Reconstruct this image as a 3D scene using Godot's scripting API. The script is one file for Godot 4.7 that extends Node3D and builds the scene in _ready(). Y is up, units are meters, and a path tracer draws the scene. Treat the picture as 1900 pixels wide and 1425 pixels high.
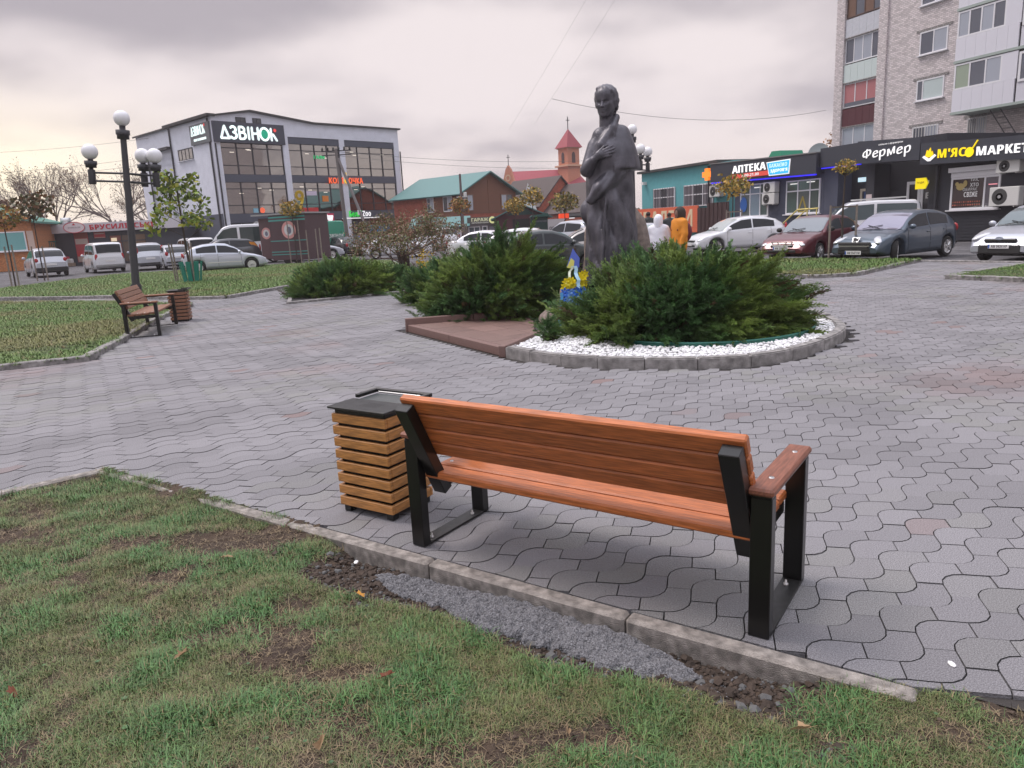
extends Node3D

const V0 := Vector3.ZERO
var rng := RandomNumberGenerator.new()
var M := {}
var T := {}

# ---------------------------------------------------------------- mesh builder
class MB:
	var v := PackedVector3Array()
	var n := PackedVector3Array()
	var uv := PackedVector2Array()
	var c := PackedColorArray()
	var tint := Color(1, 1, 1)

	func tri(a: Vector3, b: Vector3, d: Vector3, na: Vector3, nb: Vector3, nd: Vector3, ua := Vector2.ZERO, ub := Vector2.ZERO, ud := Vector2.ZERO) -> void:
		if (b - a).cross(d - a).dot(na + nb + nd) > 0.0:
			var t := b
			b = d
			d = t
			t = nb
			nb = nd
			nd = t
			var t2 := ub
			ub = ud
			ud = t2
		v.push_back(a)
		v.push_back(b)
		v.push_back(d)
		n.push_back(na)
		n.push_back(nb)
		n.push_back(nd)
		uv.push_back(ua)
		uv.push_back(ub)
		uv.push_back(ud)
		c.push_back(tint)
		c.push_back(tint)
		c.push_back(tint)

	func face(a: Vector3, b: Vector3, d: Vector3, out: Vector3) -> void:
		var m := (b - a).cross(d - a)
		if m.length_squared() < 1e-16:
			return
		m = m.normalized()
		if m.dot(out) < 0.0:
			m = -m
		tri(a, b, d, m, m, m)

	func quad(a: Vector3, b: Vector3, d: Vector3, e: Vector3, out: Vector3) -> void:
		var m := (d - a).cross(e - b)
		if m.length_squared() < 1e-16:
			return
		m = m.normalized()
		if m.dot(out) < 0.0:
			m = -m
		tri(a, b, d, m, m, m, Vector2(0, 1), Vector2(1, 1), Vector2(1, 0))
		tri(a, d, e, m, m, m, Vector2(0, 1), Vector2(1, 0), Vector2(0, 0))

	func box(ctr: Vector3, size: Vector3, bev := 0.0, bs := Basis.IDENTITY) -> void:
		var h := size * 0.5
		var b := minf(bev, minf(h.x, minf(h.y, h.z)) * 0.9)
		var i := h - Vector3(b, b, b)
		var ax := [Vector3.RIGHT, Vector3.UP, Vector3.BACK]
		for k in 3:
			var u: int = (k + 1) % 3
			var w: int = (k + 2) % 3
			for s in [-1.0, 1.0]:
				var o: Vector3 = ax[k] * (h[k] * s)
				var du: Vector3 = ax[u] * i[u]
				var dw: Vector3 = ax[w] * i[w]
				quad(ctr + bs * (o - du - dw), ctr + bs * (o + du - dw), ctr + bs * (o + du + dw), ctr + bs * (o - du + dw), bs * (ax[k] * s))
		if b <= 0.0:
			return
		for k in 3:
			var u: int = (k + 1) % 3
			var w: int = (k + 2) % 3
			for su in [-1.0, 1.0]:
				for sw in [-1.0, 1.0]:
					var p1: Vector3 = ax[u] * (h[u] * su) + ax[w] * (i[w] * sw)
					var p2: Vector3 = ax[u] * (i[u] * su) + ax[w] * (h[w] * sw)
					var e: Vector3 = ax[k] * i[k]
					quad(ctr + bs * (p1 - e), ctr + bs * (p2 - e), ctr + bs * (p2 + e), ctr + bs * (p1 + e), bs * (ax[u] * su + ax[w] * sw))
		for sx in [-1.0, 1.0]:
			for sy in [-1.0, 1.0]:
				for sz in [-1.0, 1.0]:
					var q := Vector3(i.x * sx, i.y * sy, i.z * sz)
					face(ctr + bs * (q + Vector3(b * sx, 0, 0)), ctr + bs * (q + Vector3(0, b * sy, 0)), ctr + bs * (q + Vector3(0, 0, b * sz)), bs * Vector3(sx, sy, sz))

	func bar(p: Vector3, q: Vector3, w: float, d: float, bev := 0.0, upv := Vector3.UP) -> void:   # a straight bar from p to q, w wide across, d deep
		var z := (q - p).normalized()
		var x := upv.cross(z)
		if x.length_squared() < 1e-6:
			x = Vector3.RIGHT.cross(z)
		x = x.normalized()
		box((p + q) * 0.5, Vector3(w, d, p.distance_to(q)), bev, Basis(x, z.cross(x), z))

	func loft(rings: Array, closed := true, cap0 := false, cap1 := false) -> void:   # rings of equal counts, smooth
		var m: int = rings.size()
		var k: int = rings[0].size()
		var nn := []
		for r in m:
			var row := PackedVector3Array()
			var ctr := V3mean(rings[r])
			for j in k:
				var a: Vector3 = rings[r][(j + 1) % k] if closed or j < k - 1 else rings[r][j]
				var b: Vector3 = rings[r][(j + k - 1) % k] if closed or j > 0 else rings[r][j]
				var d: Vector3 = rings[mini(r + 1, m - 1)][j] - rings[maxi(r - 1, 0)][j]
				var q := (a - b).cross(d)
				if q.length_squared() < 1e-18:
					q = rings[r][j] - ctr
				q = q.normalized()
				row.push_back(q)
			nn.push_back(row)
		# orient as a whole
		var s := 0.0
		var all := Vector3.ZERO
		for r in m:
			all += V3mean(rings[r])
		all /= m
		for r in m:
			var ctr := V3mean(rings[r]) if closed else all
			for j in k:
				s += nn[r][j].dot(rings[r][j] - ctr)
		var sg := 1.0 if s >= 0.0 else -1.0
		var last: int = k if closed else k - 1
		for r in m - 1:
			for j in last:
				var j2: int = (j + 1) % k
				var a: Vector3 = rings[r][j]
				var b: Vector3 = rings[r][j2]
				var d: Vector3 = rings[r + 1][j2]
				var e: Vector3 = rings[r + 1][j]
				var na: Vector3 = nn[r][j] * sg
				var nb: Vector3 = nn[r][j2] * sg
				var nd: Vector3 = nn[r + 1][j2] * sg
				var ne: Vector3 = nn[r + 1][j] * sg
				tri(a, b, d, na, nb, nd)
				tri(a, d, e, na, nd, ne)
		if cap0:
			fan(rings[0], V3mean(rings[0]) - V3mean(rings[1]))
		if cap1:
			fan(rings[m - 1], V3mean(rings[m - 1]) - V3mean(rings[m - 2]))

	static func V3mean(a) -> Vector3:
		var s := Vector3.ZERO
		for p in a:
			s += p
		return s / a.size()

	func fan(ring, out: Vector3) -> void:
		var ctr := V3mean(ring)
		for j in ring.size():
			face(ctr, ring[j], ring[(j + 1) % ring.size()], out)

	func tube(path: Array, radii: Array, sides := 8, caps := true) -> void:
		var rings := []
		var x := Vector3.ZERO
		for i in path.size():
			var d: Vector3 = (path[mini(i + 1, path.size() - 1)] - path[maxi(i - 1, 0)]).normalized()
			if x == Vector3.ZERO:
				x = d.cross(Vector3.UP if absf(d.y) < 0.9 else Vector3.RIGHT).normalized()
			x = (x - d * x.dot(d)).normalized()
			var y := d.cross(x)
			var ring := PackedVector3Array()
			var r: float = radii[i] if i < radii.size() else radii[radii.size() - 1]
			for j in sides:
				var a := TAU * j / sides
				ring.push_back(path[i] + (x * cos(a) + y * sin(a)) * r)
			rings.push_back(ring)
		loft(rings, true, caps, caps)

	func lathe(prof: Array, segs := 20, at := Vector3.ZERO, bs := Basis.IDENTITY) -> void:   # prof of Vector2(radius, height)
		var rings := []
		for p in prof:
			var ring := PackedVector3Array()
			for j in segs:
				var a := TAU * j / segs
				ring.push_back(at + bs * Vector3(cos(a) * p.x, p.y, sin(a) * p.x))
			rings.push_back(ring)
		loft(rings, true, prof[0].x > 0.002, prof[prof.size() - 1].x > 0.002)

	func disc(at: Vector3, r: float, out: Vector3, segs := 20, ry := -1.0) -> void:
		var x := out.cross(Vector3.UP if absf(out.y) < 0.9 else Vector3.RIGHT).normalized()
		var y := out.cross(x).normalized()
		var ring := PackedVector3Array()
		for j in segs:
			var a := TAU * j / segs
			ring.push_back(at + x * cos(a) * r + y * sin(a) * (r if ry < 0.0 else ry))
		fan(ring, out)

	func ball(at: Vector3, r: Vector3, segs := 14, rows := 9, bs := Basis.IDENTITY) -> void:
		for i in rows:
			var t0 := PI * i / rows
			var t1 := PI * (i + 1) / rows
			for j in segs:
				var a0 := TAU * j / segs
				var a1 := TAU * (j + 1) / segs
				var q := [sp(t0, a0), sp(t0, a1), sp(t1, a1), sp(t1, a0)]
				var p := []
				var m := []
				for e in q:
					p.push_back(at + bs * (e * r))
					m.push_back((bs * (e / r)).normalized())
				if i > 0:
					tri(p[0], p[1], p[2], m[0], m[1], m[2])
				if i < rows - 1:
					tri(p[0], p[2], p[3], m[0], m[2], m[3])

	static func sp(t: float, a: float) -> Vector3:
		return Vector3(sin(t) * cos(a), cos(t), sin(t) * sin(a))

	func prism(poly: PackedVector2Array, z0: float, z1: float, bs := Basis.IDENTITY, at := Vector3.ZERO) -> void:   # polygon in x, y; between z0 and z1
		var ids := Geometry2D.triangulate_polygon(poly)
		for i in ids.size() / 3:
			var a := poly[ids[i * 3]]
			var b := poly[ids[i * 3 + 1]]
			var d := poly[ids[i * 3 + 2]]
			for z in [z0, z1]:
				face(at + bs * Vector3(a.x, a.y, z), at + bs * Vector3(b.x, b.y, z), at + bs * Vector3(d.x, d.y, z), bs * Vector3(0, 0, signf(z - (z0 + z1) * 0.5)))
		var cw := 1.0 if Geometry2D.is_polygon_clockwise(poly) else -1.0
		for i in poly.size():
			var a := poly[i]
			var b := poly[(i + 1) % poly.size()]
			var o := Vector2(-(b.y - a.y), b.x - a.x) * cw
			quad(at + bs * Vector3(a.x, a.y, z0), at + bs * Vector3(b.x, b.y, z0), at + bs * Vector3(b.x, b.y, z1), at + bs * Vector3(a.x, a.y, z1), bs * Vector3(o.x, o.y, 0))

	func flat(poly: PackedVector2Array, y: float) -> void:   # a level sheet, polygon in x, z
		var ids := Geometry2D.triangulate_polygon(poly)
		for i in ids.size() / 3:
			var a := poly[ids[i * 3]]
			var b := poly[ids[i * 3 + 1]]
			var d := poly[ids[i * 3 + 2]]
			tri(Vector3(a.x, y, a.y), Vector3(b.x, y, b.y), Vector3(d.x, y, d.y), Vector3.UP, Vector3.UP, Vector3.UP)

	func mesh() -> ArrayMesh:
		var arr := []
		arr.resize(Mesh.ARRAY_MAX)
		arr[Mesh.ARRAY_VERTEX] = v
		arr[Mesh.ARRAY_NORMAL] = n
		arr[Mesh.ARRAY_TEX_UV] = uv
		arr[Mesh.ARRAY_COLOR] = c
		var m := ArrayMesh.new()
		m.add_surface_from_arrays(Mesh.PRIMITIVE_TRIANGLES, arr)
		return m

# ---------------------------------------------------------------- nodes
func thing(called: String, label: String, cat: String, at := V0, yaw := 0.0, group := "") -> Node3D:
	var o := Node3D.new()
	o.name = called
	add_child(o, true)
	o.position = at
	o.rotation.y = yaw
	tag(o, label, cat, group)
	return o

func tag(o: Node, label: String, cat := "", group := "", kind := "") -> void:
	o.set_meta("label", label)
	if cat: o.set_meta("category", cat)
	if group: o.set_meta("group", group)
	if kind: o.set_meta("kind", kind)

func part(called: String, mb, m: Material, parent: Node, at := V0, bs := Basis.IDENTITY) -> MeshInstance3D:
	var o := MeshInstance3D.new()
	o.name = called
	o.mesh = mb.mesh() if mb is MB else mb
	o.material_override = m
	o.cast_shadow = GeometryInstance3D.SHADOW_CASTING_SETTING_ON
	parent.add_child(o, true)
	o.transform = Transform3D(bs, at)
	return o

func solo(called: String, mb, m: Material, label: String, cat: String, at := V0, group := "", bs := Basis.IDENTITY) -> MeshInstance3D:
	var o := part(called, mb, m, self, at, bs)
	tag(o, label, cat, group)
	return o

func struct(called: String, mb, m: Material, parent: Node = self, label := "") -> MeshInstance3D:
	var o := part(called, mb, m, parent)
	if parent == self: o.set_meta("kind", "structure")
	if label: o.set_meta("label", label)
	return o

func many(called: String, m: Mesh, mt: Material, xs: Array, cols, parent: Node = self, label := "", cat := "") -> MultiMeshInstance3D:
	var mm := MultiMesh.new()
	mm.transform_format = MultiMesh.TRANSFORM_3D
	mm.use_colors = true
	mm.mesh = m
	mm.instance_count = xs.size()
	for i in xs.size():
		mm.set_instance_transform(i, xs[i])
		mm.set_instance_color(i, cols[i])
	var o := MultiMeshInstance3D.new()
	o.name = called
	o.multimesh = mm
	o.material_override = mt
	parent.add_child(o, true)
	o.set_meta("kind", "stuff")
	if label: tag(o, label, cat)
	return o

func copy(o: Node3D, at: Vector3, yaw: float, label: String) -> Node3D:
	var r: Node3D = o.duplicate()
	r.name = String(o.name).rstrip("0123456789_")
	add_child(r, true)
	r.position = at
	r.rotation.y = yaw
	r.set_meta("label", label)
	return r

# lettering: a TextMesh brought to an exact width and height, its face towards local +z
func letters(called: String, txt: String, w: float, h: float, m: Material, parent: Node, at: Vector3, bs := Basis.IDENTITY, depth := 0.03, font: Font = null) -> MeshInstance3D:
	var t := TextMesh.new()
	t.text = txt
	t.font = font if font else T.bold
	t.font_size = 48
	t.pixel_size = 0.01
	t.depth = 0.1
	t.curve_step = 1.5
	var bb := t.get_aabb()
	var o := MeshInstance3D.new()
	o.name = called
	o.mesh = t
	o.material_override = m
	parent.add_child(o, true)
	var s := Vector3(w / maxf(bb.size.x, 0.001), h / maxf(bb.size.y, 0.001), depth / 0.1)
	var ctr := bb.position + bb.size * 0.5
	o.transform = Transform3D(bs * Basis.from_scale(s), at - bs * (s * ctr))
	return o

# rounded strokes in the x, y plane: each stroke a list of points
func strokes(mb: MB, list: Array, half: float, depth: float, bs: Basis, at: Vector3, sc := Vector2.ONE) -> void:
	for s in list:
		for i in s.size() - 1:
			var a: Vector2 = s[i] * sc
			var b: Vector2 = s[i + 1] * sc
			var d: Vector2 = (b - a).normalized()
			var q := Vector2(-d.y, d.x) * half
			mb.quad(at + bs * Vector3(a.x + q.x, a.y + q.y, depth), at + bs * Vector3(b.x + q.x, b.y + q.y, depth), at + bs * Vector3(b.x - q.x, b.y - q.y, depth), at + bs * Vector3(a.x - q.x, a.y - q.y, depth), bs.z)
			for sg in [-1.0, 1.0]:
				mb.quad(at + bs * Vector3(a.x + q.x * sg, a.y + q.y * sg, 0), at + bs * Vector3(b.x + q.x * sg, b.y + q.y * sg, 0), at + bs * Vector3(b.x + q.x * sg, b.y + q.y * sg, depth), at + bs * Vector3(a.x + q.x * sg, a.y + q.y * sg, depth), bs * Vector3(q.x * sg, q.y * sg, 0))
		for p in s:
			mb.disc(at + bs * Vector3(p.x * sc.x, p.y * sc.y, depth + 0.001), half, bs.z, 12)

func arc(cx: float, cy: float, rx: float, ry: float, a0: float, a1: float, k := 12) -> Array:
	var o := []
	for i in k + 1:
		var a := deg_to_rad(lerpf(a0, a1, float(i) / k))
		o.push_back(Vector2(cx + rx * cos(a), cy + ry * sin(a)))
	return o

# ---------------------------------------------------------------- textures and materials
func noise_tex(freq: float, lo: float, hi: float, type := FastNoiseLite.TYPE_SIMPLEX_SMOOTH, oct := 4, sd := 1, size := 512, as_normal := false, bump := 4.0) -> NoiseTexture2D:
	var f := FastNoiseLite.new()
	f.noise_type = type
	f.frequency = freq
	f.fractal_octaves = oct
	f.seed = sd
	var t := NoiseTexture2D.new()
	t.width = size
	t.height = size
	t.seamless = true
	t.noise = f
	if as_normal:
		t.as_normal_map = true
		t.bump_strength = bump
	else:
		var g := Gradient.new()
		g.set_color(0, Color(lo, lo, lo))
		g.set_color(1, Color(hi, hi, hi))
		t.color_ramp = g
	return t

func mat(col: Color, rough := 0.8, metal := 0.0, tex: Texture2D = null, sc := Vector3.ONE, nrm: Texture2D = null, ns := 1.0, vc := false) -> StandardMaterial3D:
	var m := StandardMaterial3D.new()
	m.albedo_color = col.linear_to_srgb()
	m.roughness = rough
	m.metallic = metal
	if tex:
		m.albedo_texture = tex
	if nrm:
		m.normal_enabled = true
		m.normal_texture = nrm
		m.normal_scale = ns
	if tex or nrm:
		m.uv1_triplanar = true
		m.uv1_scale = sc
	m.vertex_color_use_as_albedo = vc
	return m

func glow(col: Color, energy: float) -> StandardMaterial3D:
	var m := mat(col, 0.5)
	m.emission_enabled = true
	m.emission = col.linear_to_srgb()
	m.emission_energy_multiplier = energy
	return m

func pane(col: Color, alpha: float, rough := 0.03) -> StandardMaterial3D:
	var m := mat(col, rough)
	m.transparency = BaseMaterial3D.TRANSPARENCY_ALPHA
	m.albedo_color.a = alpha
	return m

func g(x: float, s := 1.0) -> Color:
	return Color(x, x, x * s)

func font(nm: String, bold := false, slant := 0.0) -> Font:
	var f := SystemFont.new()
	f.font_names = PackedStringArray([nm])
	f.font_weight = 700 if bold else 400
	if slant == 0.0:
		return f
	var fv := FontVariation.new()
	fv.base_font = f
	fv.variation_transform = Transform2D(Vector2(1, 0), Vector2(slant, 1), Vector2.ZERO)
	return fv

func materials() -> void:
	T.bold = font("Droid Sans", true)
	T.reg = font("Droid Sans")
	T.serif = font("Droid Serif", true)
	T.slant = font("Droid Sans", false, 0.32)
	T.grain = noise_tex(0.22, 0.52, 1.0, FastNoiseLite.TYPE_SIMPLEX_SMOOTH, 3, 3)
	T.blotch = noise_tex(0.012, 0.6, 1.0, FastNoiseLite.TYPE_SIMPLEX_SMOOTH, 5, 5)
	T.soft = noise_tex(0.012, 0.94, 1.0, FastNoiseLite.TYPE_SIMPLEX_SMOOTH, 5, 6)
	T.speck = noise_tex(0.16, 0.3, 1.0, FastNoiseLite.TYPE_CELLULAR, 2, 8)
	T.woodn = noise_tex(0.02, 0.66, 1.0, FastNoiseLite.TYPE_SIMPLEX_SMOOTH, 5, 9)
	T.bump = noise_tex(0.12, 0, 1, FastNoiseLite.TYPE_SIMPLEX_SMOOTH, 4, 11, 512, true, 6.0)
	T.wave = noise_tex(0.006, 0, 1, FastNoiseLite.TYPE_SIMPLEX_SMOOTH, 2, 12, 256, true, 3.0)
	M.paver = mat(Color(0.92, 0.92, 0.92), 0.82, 0, T.grain, Vector3(1.35, 1.35, 1.35), T.bump, 0.4, true)
	M.paver.uv1_world_triplanar = true
	M.joint = mat(Color(0.075, 0.066, 0.062), 0.95, 0, T.grain, Vector3(2, 2, 2))
	M.asphalt = mat(Color(0.15, 0.145, 0.155), 0.9, 0, T.blotch, Vector3(0.12, 0.12, 0.12), T.bump, 0.5)
	M.kerb = mat(Color(0.43, 0.41, 0.40), 0.9, 0, T.blotch, Vector3(1.3, 1.3, 1.3), T.bump, 0.6)
	M.kerb_dirty = mat(Color(0.44, 0.40, 0.365), 0.95, 0, T.blotch, Vector3(2.3, 2.3, 2.3), T.bump, 0.8)
	M.soil = mat(Color(1, 1, 1), 0.97, 0, T.grain, Vector3(1.6, 1.6, 1.6), T.bump, 1.0, true)
	M.leafv = mat(Color(1, 1, 1), 0.6, 0, null, V0, null, 1.0, true)
	M.leafv.backlight_enabled = true
	M.leafv.backlight = Color(0.25, 0.25, 0.2)
	M.stone = mat(Color(1, 1, 1), 0.85, 0, T.grain, Vector3(6, 6, 6), null, 1.0, true)
	M.chips = mat(Color(1, 1, 1), 0.8, 0, null, V0, null, 1.0, true)
	M.black = mat(g(0.006), 0.28)
	M.black_dusty = mat(g(0.03), 0.45, 0, T.blotch, Vector3(3, 3, 3))
	M.wood = mat(Color(0.62, 0.185, 0.055), 0.42, 0, T.woodn, Vector3(0.55, 7, 7))
	M.wood_arm = mat(Color(0.30, 0.11, 0.065), 0.5, 0, T.woodn, Vector3(7, 7, 0.7))
	M.wood_bin = mat(Color(0.62, 0.285, 0.085), 0.45, 0, T.woodn, Vector3(0.7, 8, 0.7))
	M.wood_old = mat(Color(0.36, 0.17, 0.10), 0.6, 0, T.woodn, Vector3(0.55, 7, 7))
	M.stake = mat(Color(0.34, 0.29, 0.25), 0.9, 0, T.woodn, Vector3(6, 0.7, 6))
	M.steel = mat(g(0.6), 0.35, 0.9)
	M.granite = mat(Color(0.50, 0.30, 0.26), 0.6, 0, T.speck, Vector3(5, 5, 5))
	M.rock = mat(Color(0.34, 0.27, 0.235), 0.85, 0, T.blotch, Vector3(1.5, 1.5, 1.5), T.bump, 1.0)
	M.bronze = mat(Color(0.155, 0.148, 0.175), 0.40, 0.3, T.blotch, Vector3(0.8, 0.5, 0.8), T.bump, 0.25)
	M.bark = mat(Color(0.11, 0.085, 0.07), 0.95, 0, T.grain, Vector3(4, 1, 4))
	M.globe = mat(Color(0.82, 0.82, 0.85), 0.25)
	M.lamp_metal = mat(Color(0.055, 0.055, 0.062), 0.5, 0.2)
	M.white = mat(g(0.78), 0.45)
	M.tyre = mat(g(0.018), 0.85)
	M.chrome = mat(g(0.62), 0.25, 0.9)
	M.car_glass = mat(Color(0.02, 0.024, 0.028), 0.04)
	M.car_glass.metallic_specular = 0.45
	M.dark = mat(g(0.02), 0.7)
	M.plate = mat(g(0.7), 0.4)
	M.red_lens = mat(Color(0.35, 0.015, 0.02), 0.15)
	M.lamp_lens = mat(Color(0.62, 0.64, 0.68), 0.12, 0.3)
	M.mirror_glass = mat(Color(0.34, 0.33, 0.315), 0.04, 1.0, null, Vector3(0.35, 0.35, 0.35), T.wave, 0.10)
	M.frame = mat(Color(0.03, 0.032, 0.04), 0.5)
	M.pvc = mat(Color(0.72, 0.72, 0.75), 0.4)
	M.room_glass = mat(Color(0.10, 0.11, 0.12), 0.05, 0.35)
	M.ac = mat(Color(0.62, 0.62, 0.60), 0.5)
	M.print = mat(g(1.0), 0.5, 0, null, V0, null, 1.0, true)
	M.wire = mat(g(0.12), 0.8)

# ---------------------------------------------------------------- the place
const LAWN := Color(0.075, 0.125, 0.035)

func view() -> void:
	var cam := Camera3D.new()
	cam.name = "camera"
	cam.fov = 55.66
	cam.near = 0.05
	cam.far = 2000.0
	add_child(cam)
	var p := deg_to_rad(12.4)
	var r := deg_to_rad(3.0)
	var fw := Vector3(0, -sin(p), -cos(p))
	var rt := Vector3.RIGHT
	var up := rt.cross(fw)
	cam.transform = Transform3D(Basis(rt * cos(r) - up * sin(r), rt * sin(r) + up * cos(r), -fw), Vector3(0, 1.6, 0))
	cam.current = true
	var env := Environment.new()
	env.background_mode = Environment.BG_SKY
	env.tonemap_mode = Environment.TONE_MAPPER_LINEAR
	env.tonemap_exposure = 1.34
	env.sdfgi_enabled = true
	env.ssao_enabled = true
	env.ssil_enabled = true
	env.fog_enabled = true
	env.fog_density = 0.0007
	env.fog_light_color = Color(0.83, 0.79, 0.80)
	var sky := Sky.new()
	var pm := PanoramaSkyMaterial.new()
	pm.panorama = ImageTexture.create_from_image(sky_image())
	pm.energy_multiplier = 1.0
	sky.sky_material = pm
	env.sky = sky
	var we := WorldEnvironment.new()
	we.name = "world_environment"
	we.environment = env
	add_child(we)
	var sun := DirectionalLight3D.new()
	sun.name = "sun"
	sun.light_energy = 0.5
	sun.light_color = Color(1.0, 0.95, 0.92)
	sun.light_angular_distance = 20.0
	sun.shadow_enabled = true
	add_child(sun)
	sun.look_at_from_position(V0, -Vector3(-0.55, 1.0, -0.25), Vector3.UP)

func sky_image() -> Image:
	var w := 1536
	var h := 768
	var im := Image.create(w, h, false, Image.FORMAT_RGBF)
	var f := FastNoiseLite.new()
	f.noise_type = FastNoiseLite.TYPE_SIMPLEX_SMOOTH
	f.frequency = 1.0
	f.fractal_octaves = 6
	f.seed = 21
	var f2 := FastNoiseLite.new()
	f2.noise_type = FastNoiseLite.TYPE_SIMPLEX_SMOOTH
	f2.frequency = 1.0
	f2.fractal_octaves = 3
	f2.seed = 77
	var grey := Color(0.385, 0.35, 0.395)
	var pink := Color(0.79, 0.71, 0.725)
	var low := Color(0.84, 0.74, 0.71)
	var gold := Color(1.25, 1.08, 0.80)
	for j in h:
		var el := PI * (0.5 - (j + 0.5) / h)
		var y := sin(el)
		for i in w:
			var az := TAU * (i + 0.5) / w     # straight ahead is the picture's edge
			if az > PI: az -= TAU
			if el < -0.05:
				im.set_pixel(i, j, Color(0.25, 0.24, 0.23))
				continue
			var d := Vector3(sin(az) * cos(el), y, -cos(az) * cos(el))
			var q := Vector3(d.x, d.z, 0) / (absf(y) + 0.20)
			var n := f.get_noise_3d(q.x * 0.85, q.y * 1.0, 0.3)
			var n2 := f2.get_noise_3d(q.x * 0.28 + 4.0, q.y * 0.36, 5.0)
			# cloud cover: grey overhead, thinner and brighter low down
			var cover := 0.36 + n * 1.05 + n2 * 0.75 + (y - 0.17) * 2.0 - 0.55 * exp(-pow((az + 0.10) / 0.20, 2.0) - pow((el - 0.2) / 0.06, 2.0))
			cover += 0.7 * exp(-pow((az + 0.45) / 0.35, 2.0) - pow((el - 0.27) / 0.09, 2.0))
			cover = smoothstep(0.0, 1.0, cover)
			var c := low.lerp(pink, smoothstep(0.02, 0.14, el))
			c = c.lerp(grey, cover * smoothstep(0.0, 0.12, el + 0.03) * 0.92)
			var sunw := exp(-pow((az + 0.62) / 0.20, 2.0) - pow((el - 0.07) / 0.075, 2.0))
			c = c.lerp(gold, sunw * (1.0 - 0.45 * cover))
			if el > 0.3:   # an even overcast, brighter towards the zenith as overcast skies are
				c = c.lerp(Color(0.60, 0.61, 0.68), 0.85 * smoothstep(0.3, 0.7, el)) * (1.0 + 1.2 * smoothstep(0.3, 1.2, el))
			im.set_pixel(i, j, c * Color(0.86, 0.87, 0.86) if el < 0.3 else c * lerpf(0.86, 1.05, smoothstep(0.3, 0.8, el)))
	return im

func poly(a: Array) -> PackedVector2Array:
	var o := PackedVector2Array()
	for i in a.size() / 2:
		o.push_back(Vector2(a[i * 2], a[i * 2 + 1]))
	return o

var P := {}

func smooth_line(a: PackedVector2Array, k: int) -> PackedVector2Array:
	var o := PackedVector2Array()
	for i in a.size() - 1:
		var p0 := a[maxi(i - 1, 0)]
		var p3 := a[mini(i + 2, a.size() - 1)]
		for j in k:
			o.push_back(a[i].cubic_interpolate(a[i + 1], p0, p3, float(j) / k))
	o.push_back(a[a.size() - 1])
	return o
const BED := Vector2(1.6, -10.9)
const BED_R := 3.25
const BED_LINE := [-0.06, -8.9, 0.4, -8.33, 0.95, -7.9, 1.7, -7.62, 2.55, -7.58, 3.35, -8.0, 4.12, -8.85, 4.5, -9.8, 4.58, -11.0, 4.2, -12.3, 3.3, -13.4, 2.0, -14.0, 0.6, -14.05, -0.7, -13.4, -1.5, -12.5, -1.68, -11.75]

func plan() -> void:
	P.plaza = poly([-40, -30.0, -16, -24.0, -8, -26.5, -5, -36.0, 2.0, -38.0, 5.6, -27.2, 11.9, -20.2, 20.4, -11.2, 20, 0.5, -20, 0.5, -28, -13.0])
	P.front = poly([-9.0, -0.2, -3.02, -5.12, 1.3, -2.17, 3.2, -1.7, 3.2, 2.0, -9.0, 2.0])
	P.near_left = poly([-24.0, -12.4, -6.95, -9.85, -6.0, -10.25, -6.56, -12.5, -7.35, -15.33, -7.9, -18.4, -11.0, -20.6, -16.0, -22.9, -30.0, -28.5])
	P.far_left = poly([-30.0, -30.0, -17.0, -24.6, -11.9, -22.45, -9.0, -20.5, -7.7, -20.1, -7.0, -22.9, -5.3, -25.6, -4.2, -30.5, -6.0, -38.5, -8.0, -40.3, -13.2, -40.6, -20.6, -39.0, -21.0, -30.5, -30.0, -36.0])
	P.wedge = poly([-1.68, -11.75, -0.06, -8.9, 0.46, -10.05, 0.5, -12.15])
	P.bed = smooth_line(poly(BED_LINE), 6)
	P.bed_out = Geometry2D.offset_polygon(P.bed, 0.03)[0]
	P.bed_more = Geometry2D.offset_polygon(P.bed, 0.09)[0]
	P.hedge = poly([-5.25, -17.4, -2.5, -19.1, -1.6, -21.5, -2.9, -24.5, -5.2, -24.9, -6.6, -22.4])
	P.right_back = poly([7.2, -16.95, 8.2, -17.05, 11.5, -20.3, 9.4, -22.9, 5.6, -26.6, 3.5, -26.0, 5.0, -20.0])
	P.right = poly([9.25, -15.4, 9.9, -14.0, 20.0, -9.6, 20.0, -11.3, 13.0, -17.8])
	P.centre_back = poly([-1.6, -26.5, -0.8, -24.0, 1.2, -23.0, 2.0, -25.0, 0.5, -34.0, -3.0, -38.0, -4.0, -33.0])

func ground() -> void:
	var mb := MB.new()
	for r in [[-900, -900, 900, -5.3], [-900, -5.3, -9.5, 2.5], [3.3, -5.3, 900, 2.5], [-900, 2.5, 900, 300]]:
		mb.flat(poly([r[0], r[1], r[2], r[1], r[2], r[3], r[0], r[3]]), -0.075)
	struct("ground", mb, M.asphalt)
	mb = MB.new()
	for pc in Geometry2D.clip_polygons(P.plaza, P.front):
		mb.flat(pc, -0.022)
	struct("plaza_base", mb, M.joint)

# the wavy paving stone, in its own axes: x right, y (as z) towards the viewer; a is one unit of its lattice
const PA := 0.1045

func paver_outline(flip: bool) -> PackedVector2Array:
	var a := PA
	var o := PackedVector2Array()
	o.push_back(Vector2(0, a))
	for i in 5:
		var t := PI + PI * 0.5 * i / 4.0
		o.push_back(Vector2(a + a * cos(t), a * sin(t)))
	o.push_back(Vector2(2 * a, -a))
	o.push_back(Vector2(2 * a, 0))
	for i in 5:
		var t := PI * 1.5 - PI * 0.5 * i / 4.0
		o.push_back(Vector2(2 * a + a * cos(t), a + a * sin(t)))
	var ctr := Vector2(0.82 * a, 0.0)
	for i in o.size():
		o[i] = o[i] - ctr
		if flip:
			o[i] = -o[i]
	return o

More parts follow.
